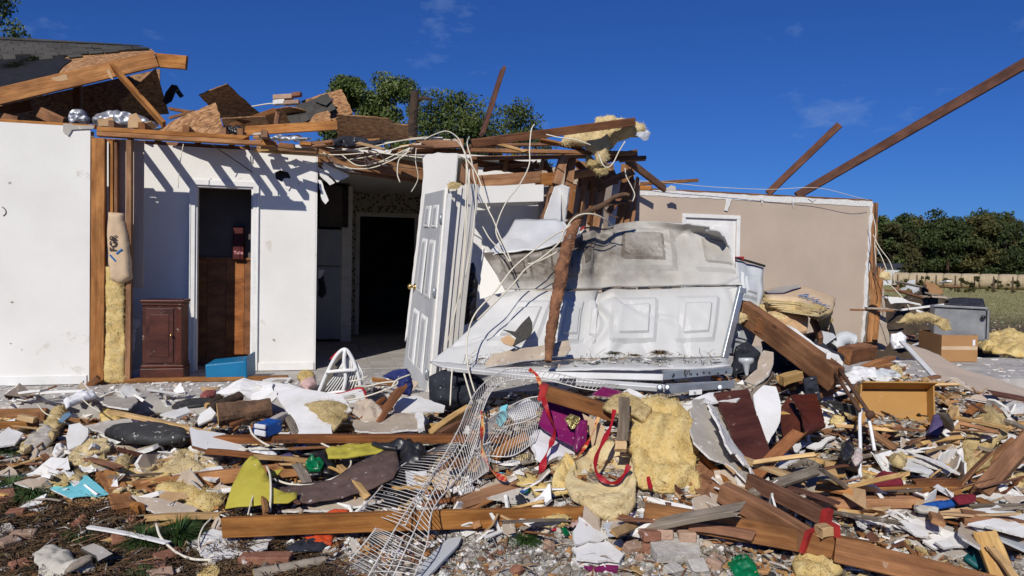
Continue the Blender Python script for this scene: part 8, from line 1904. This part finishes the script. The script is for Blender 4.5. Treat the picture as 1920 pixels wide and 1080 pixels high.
def zone_all(r):
 y = 3.6 + 3.0 * r.random(); x = (r.random() - .5) * 1.45 * y; return x, y, heap_z(x, y) + .03 * r.random()
straw('wood_slivers', 'thin wood slivers strewn through the debris', 2600, zone_all, .05,.2, [W_PALE, W_OR, W_GREY, W_BRN, M_DWG], 6,.004,.4)
# twigs
for k in range(36):
 px, py = RS.uniform(0,400), RS.uniform(880,1075); p = on_surface(px, py, .02); a = RS.uniform(0,6.3); L_ = RS.uniform(.08,.28)
 d = Vector((math.cos(a), math.sin(a), RS.uniform(-.05,.2))) * L_
 wire('twig', 'thin bare twig lying in the pine straw', 'twig', [p, p + d * .5 + Vector((RS.uniform(-.02,.02),0,.015)), p + d], RS.uniform(.003,.007), RS.choice([M_BARK, M_BARKD, M_GREYC]), group='twigs in the straw', ns=5, n=3)
straw('door_litter', 'dry twigs and straw caught along the foot of the crumpled door', 420, zone_door, .03,.12, [M_STRAW, M_BARKD, M_NEEDLE, W_PALE], 15,.002,.8)

# ------------------------------------------------------------------ right yard
cbx = empty('cardboard_box', onz(1722,678,.0), 'open brown cardboard box standing on the slab end', 'box')
q0, q1, q2 = onz(1764,678,.003), onz(1831,678,.003), onz(1722,664,.003)
hbx = ZZ * .36
bx_ = q1 - q0; cx_ = q2 - q0
for (a, e, nm) in ((q0, bx_, 'side'),(q0 + cx_, bx_, 'side'),(q0, cx_, 'side'),(q1, cx_, 'side')):
 n_ = e.cross(ZZ).normalized() * .008; sd_ = obox(nm, a, e, n_, hbx, M_CARD, cbx)
obox('tape', q0 + bx_ * .0 + ZZ * .16 + Vector((0,-.0095,0)), bx_ * 1.0, Vector((0,-.001,0)), ZZ * .05, M_KRAFTP, cbx)
obox('bottom', q0 + ZZ * .002, bx_, cx_, ZZ * .008, M_CARD, cbx)
obox('label', q0 + bx_ * .86 + ZZ * .22 + Vector((0,-.012,0)), bx_ * .07, Vector((0,-.002,0)), ZZ * .08, M_PAPER, cbx.children[0])
# grey metal chest
mc = empty('metal_chest', onz(1800,632,-.2), 'dented grey metal chest lying in the right yard', 'metal chest')
M_ALU = pm('dull_grey_sheet_metal', (.29,.295,.30),(.18,.185,.19),4,.5,.1,30, metal=.3)
m0 = at(1750,634,10.6); m1 = at(1848,640,10.4); mh = ZZ * .44; md = Vector((.35,.75,0))
obox('body', m0, m1 - m0, md, mh, M_ALU, mc, ch=.02)
mdp = obox('door_panel', m1 + Vector((.01,0,.02)), md * .95, Vector((.03,-.01,0)), ZZ * .40, M_ALU, mc, ch=.008)
obox('top_rim', m0 + mh + Vector((-.02,-.03,0)),(m1 - m0) * 1.04, md * .15, ZZ * .03, M_ALU, mc, ch=.006)
patch('bulged_top', [[m0 + mh + (m1 - m0) * t + md * .15 + ZZ * .04 for t in (.3,.55,.8,1.0)], [m0 + mh + (m1 - m0) * t + md * .5 + ZZ * (.14 if t > .5 else .10) for t in (.3,.55,.8,1.0)], [m0 + mh + (m1 - m0) * t + md + ZZ * .05 for t in (.3,.55,.8,1.0)]], 5,5, M_DKC, mc)
lathe('handle', [(0,.03),(.02,.03),(.03,.02)], m1 + Vector((-.06,-.02,.33)), Vector((0,-1,0)), M_BLK, mc, ns=12)
for k in range(3): obox('seam_rib', m1 + md * (.25 + .25 * k) + Vector((.045,-.02,.03)), md * .03, Vector((.012,-.004,0)), ZZ * .37, M_GALV, mdp)
# mud and debris mound far right
def mound(name, label, cat, cx, cy, rx, ry, h, mat, z0, seed=0):
 v, f = [], []; n = 28
 for j in range(n + 1):
  for i in range(n + 1):
   x = -1 + 2 * i / n; y = -1 + 2 * j / n; d = math.sqrt(x * x + y * y)
   z = h * max(0,1 - d * d) * (1 + .5 * noise.noise(Vector((x * 3 + seed, y * 3,0)))) + .06 * noise.noise(Vector((x * 12, y * 12, seed)))
   v.append((cx + x * rx, cy + y * ry, z0 + z - .08))
 for j in range(n):
  for i in range(n): k = j * (n + 1) + i; f.append((k, k + 1, k + n + 2, k + n + 1))
 return tag(mk(name, v, f, mat, sm=True), label, cat)
M_MUD = pm('mud', (.095,.068,.045),(.045,.032,.022),3,.95,.8,14, dust=.12, dscale=6)
mm_ = at(1708,565,16)
tag(mound('debris_mound', 'dark muddy debris mound beyond the broken wall end', 'mound', mm_.x, mm_.y, 1.6,2.0,1.25, M_MUD, -.5,3), kind='stuff')
sheet('sheathing_sheet', 'tan board lying on the muddy mound', 'board', [(1732,528),(1752,532),(1768,545),(1764,558),(1745,552)], [(1732,528,15.5),(1752,532,15.5),(1764,558,14.6)], .02, M_CARD, jag=.02)
sheet('tarp_scrap', 'crumpled pale blue tarp on the muddy mound', 'tarp', [(1688,548),(1705,526),(1716,524),(1722,545),(1712,550),(1702,540)], ('Y', 14.6),.02, M_VINYL, wave=.1, jag=.04, res=.1)
for k in range(16):
 x, y = RND.uniform(1668,1770), RND.uniform(528,600); p = at(x, y, 14.4 - (y - 528) / 72 * 3.6); p2 = p + Vector((RND.uniform(-.7,.7), RND.uniform(-.3,.3), RND.uniform(-.12,.12)))
 beam('yard_board', 'broken board lying on the muddy mound', 'board', p, p2,.09,.03, RND.choice([W_OR, W_BRN, W_GREY, M_DW, M_DWP]), group='boards on the muddy mound', jag=(.05,.05))
for k in range(26):
 x, y = RND.uniform(1665,1925), RND.uniform(585,668); p = onz(x, y, -.02 if y > 640 else -.3)
 place('yard_scrap', DWM[k % 12] if k % 3 else PPM[k % 10], p + ZZ * .04,(RND.uniform(-.5,.5), RND.uniform(-.5,.5), RND.uniform(0,6)), 'pale torn scrap lying in the right yard', 'scrap', 'scraps in the right yard', RND.uniform(.8,2.2))
sheet('white_board', 'white board lying on the mud by the wall end', 'board', [(1664,556),(1690,558),(1706,566),(1670,570)], ('Y', 11.6),.02, M_TRIM, jag=.01)
sheet('white_sack', 'white plastic sack slumped at the wall end foot', 'sack', [(1668,640),(1672,626),(1690,622),(1700,632),(1698,652),(1675,655)], ('Y', 9.5),.03, M_PAPER, puff=.1, wave=.05, jag=.02, res=.06)
brick('red brick lying by the white sack', 1705,632,.2,.09,.07,.4, M_BRICK, .02)
# ------------------------------------------------------------------ hay bales, fence, shed, trees
FZ = lambda p: Vector((p.x, p.y, far_z(p.x, p.y)))
def bale(p, d, label):
 x, y, z = frame_x(d); rr_ = random.Random(int(p.x * 10)); v, f = [], []; ns, nl = 22,8; L_, r = 1.42,.74
 for i in range(nl + 1):
  t = i / nl; rr2 = r * (1 - .06 * (abs(2 * t - 1) ** 6))
  for k in range(ns):
   a = 6.2832 * k / ns; q = 1 + rr_.uniform(-.012,.012)
   v.append(p + x * (t - .5) * L_ + (y * math.cos(a) + z * (math.sin(a) * .96)) * rr2 * q + ZZ * r * .93)
 for i in range(nl):
  for k in range(ns): k2 = (k + 1) % ns; f.append((i * ns + k, i * ns + k2,(i + 1) * ns + k2,(i + 1) * ns + k))
 f.append(tuple(range(ns - 1,-1,-1))); f.append(tuple(nl * ns + k for k in range(ns)))
 return tag(mk('hay_bale', v, f, M_HAY, sm=True), label, 'hay bale', 'hay bales along the fence')
def fieldpt(px, Y): p = at(px, 530, Y); return FZ(p)
bA, bB = fieldpt(1690,74), fieldpt(1990,66)
bd = (bB - bA).normalized(); nb = int((bB - bA).length / 1.46)
ordn = ['first', 'second', 'third', 'fourth', 'fifth', 'sixth', 'seventh', 'eighth', 'ninth', 'tenth', 'eleventh', 'twelfth', 'thirteenth', 'fourteenth', 'fifteenth', 'sixteenth']
for k in range(nb + 1):
 if k < 14: bale(FZ(bA + bd * 1.46 * k), bd, 'round hay bale, %s along the row counted from the broken wall end' % ordn[k])
for k in range(8):
 p = FZ(fieldpt(1683 + k * 36,62 - k * .8)); wire('fence_post', 'weathered fence post, %s from the broken wall end' % ordn[k], 'fence post', [p - ZZ * .1, p + ZZ * 1.25], .055, M_POST, group='field fence posts', straight=True, ns=8)
shd = empty('metal_shed', fieldpt(1668,88), 'low pale metal shed with dark roof at the edge of the woods', 'shed')
sp = fieldpt(1645,88); sx_ = Vector((3.3,-.5,0)); sy_ = Vector((.6,4,0))
for k in range(6): obox('wall_panel', sp + sx_ * (k / 6) , sx_ * (1 / 6 - .006), sy_, ZZ * 2.0, M_VINYL, shd)
obox('roof', sp - sx_ * .1 + ZZ * 2.02 - sy_ * .1, sx_ * 1.25, sy_ * 1.2, ZZ * .5, pm('shed_roof', (.03,.035,.05),(.02,.024,.035),3,.6), shd)
obox('window', sp + sx_ * .75 + ZZ * .9 - Vector((0,.05,0)), sx_ * .14, Vector((0,.03,0)), ZZ * .5, M_BLK, shd)
def tree(name, label, base, h, rx, ry, mat, nleaf, leaf, seed, trunk=.25, crown0=.25, group=None, clumps=26, show=True):
 r = np.random.default_rng(seed); root = empty(name, base, label, 'tree', group)
 top = base + ZZ * h
 pts = [base - ZZ * .3, base + ZZ * h * .3 + Vector((.1,0,0)), base + ZZ * h * .6, base + ZZ * h * .85]
 wire('trunk', None, None, pts, trunk, M_BARKD, parent=root, ns=8, radii=[trunk, trunk * .8, trunk * .5, trunk * .2])
 cs = []
 for k in range(clumps):
  a = r.random() * 6.283; t = r.random() ** .8; rad = math.sqrt(r.random()) * math.sin(math.pi * (.18 + .80 * (1 - t) ** .8) ) if False else math.sqrt(r.random()) * (1 - .75 * max(0, t - .35) ** 1.3 / .65)
  cs.append((rx * rad * math.cos(a), ry * rad * math.sin(a), h * (crown0 + (1 - crown0) * t * .93),(.13 + .13 * r.random()) * min(rx, h * .4) * 1.35))
 for k in range(0, min(clumps, 12)):
  c = cs[k]; e = base + Vector((c[0], c[1], c[2])); s = base + ZZ * (c[2] * .62)
  wire('limb', None, None, [s, (s + e) / 2 + ZZ * .1, e], trunk * .3, M_BARKD, parent=root, ns=5, n=3, radii=[trunk * .35, trunk * .22, trunk * .08])
 C_ = np.array(cs); w = C_[:, 3] ** 2; idx = r.choice(len(cs), nleaf, p=w / w.sum())
 g = r.normal(size=(nleaf, 3)); g /= np.linalg.norm(g, axis=1, keepdims=True); g *= (r.random((nleaf, 1)) ** .45)
 pos = C_[idx, :3] + g * C_[idx, 3:4] * np.array([1,1,.8])
 pos += np.array([base.x, base.y, base.z])
 n1 = r.normal(size=(nleaf, 3)); n1 /= np.linalg.norm(n1, axis=1, keepdims=True); n2 = np.cross(n1, r.normal(size=(nleaf, 3))); n2 /= np.linalg.norm(n2, axis=1, keepdims=True)
 s = leaf * (.5 + r.random((nleaf, 1)))
 V = np.stack([pos - n1 * s, pos + n2 * s * .5, pos + n1 * s, pos - n2 * s * .5], 1).reshape(-1,3)
 me = bpy.data.meshes.new('crown'); me.vertices.add(len(V)); o3 = V - np.array([base.x, base.y, base.z]); me.vertices.foreach_set('co', o3.ravel())
 me.loops.add(nleaf * 4); me.loops.foreach_set('vertex_index', np.arange(nleaf * 4)); me.polygons.add(nleaf)
 me.polygons.foreach_set('loop_start', np.arange(0, nleaf * 4,4)); me.polygons.foreach_set('loop_total', np.full(nleaf, 4)); me.materials.append(mat); me.update(calc_edges=True); me.validate()
 o = bpy.data.objects.new('crown', me); COL.objects.link(o); o.location = base; adopt(o, root); return root
def gp(px, Y): p = at(px, 520, Y); return FZ(p)
# woods on the right
wl_ = [(1650,92,10.0,4.0),(1672,90,7.6,3.2),(1694,98,8.8,3.8),(1722,95,9.0,4.0),(1748,102,9.2,4.2),(1775,96,9.0,4.2),(1800,104,9.6,4.4),(1830,98,9.4,4.4),(1858,104,9.8,4.5),(1886,96,8.8,4.2),(1912,102,8.6,4.5),(1945,98,7.6,4.4),(1980,100,8.5,4.5),(1710,112,9.5,4.5),(1765,114,10.2,4.8),(1820,115,10.6,5),(1870,114,10.4,5),(1925,114,9.0,5),(2020,104,9,5)]
for k, (px, Y, h, rx) in enumerate(wl_):
 tree('broadleaf_tree', 'tree of the far woods, %s from the broken wall end' % (ordn + ['seventeenth', 'eighteenth', 'nineteenth'])[k], gp(px, Y), h * (.86 + .26 * ((k * 37) % 11) / 11), rx * (.8 + .4 * ((k * 53) % 7) / 7), rx, [M_LEAFO, M_LEAFY, M_LEAFO][k % 3], 5200,.20,50 + k, .22,.04, 'woods beyond the hay bales', 44)
tag(mound('shrubbery', 'dark undergrowth at the foot of the far woods', 'undergrowth', gp(1800,101).x, 103,26,5,3.4, pm('undergrowth_leaves', (.03,.045,.012),(.018,.026,.008),1.2,.9,1.0,3),.3,7), kind='stuff')
rr = random.Random(31)
for k in range(7):
 px = 1700 + k * 34; p = FZ(fieldpt(px, 60 + rr.uniform(-3,3)))
 tree('weed_bush', 'low weed bush before the hay bales, %s from the broken wall end' % ordn[k], p, 1.0 + .3 * rr.random(),.9,.6, M_LEAFY, 260,.12,90 + k, .02,.0, 'weeds along the fence', 8)
# trees behind the house
tree('oak_tree', 'dark green tree crown behind the shaded roof sheet', gp(655,30),9.2,1.5,1.5, M_LEAF, 16000,.058,1,.2,.5, clumps=44)
tree('oak_tree', 'dark green tree crown left of the broken trunk', gp(738,30),9.3,1.7,1.5, M_LEAF, 18000,.058,2,.2,.5, clumps=46)
tree('oak_tree', 'light green tree crown right of the broken trunk', gp(840,28),8.1,2.4,1.6, M_LEAF, 20000,.055,3,.2,.5, clumps=60)
tree('oak_tree', 'sparse tree crown behind the leaning red plank', gp(960,29),8.0,1.7,1.4, M_LEAF, 9000,.052,4,.15,.5, clumps=44)
tree('oak_tree', 'tree crown at the top left corner of the sky', gp(-35,26),11.1,2.0,1.6, M_LEAF, 13000,.058,5,.22,.5, clumps=46)
def zone_field(r):
 y = 13 + 47 * r.random() ** 1.6; x = y * (.47 + .25 * r.random()); return x, y, far_z(x, y)
straw('field_grass', 'tufts of dry and green grass over the field', 9000, zone_field, .05,.15, [M_HAY, M_LEAFY, M_STRAW, M_LEAFO], 12,.010,1.4)
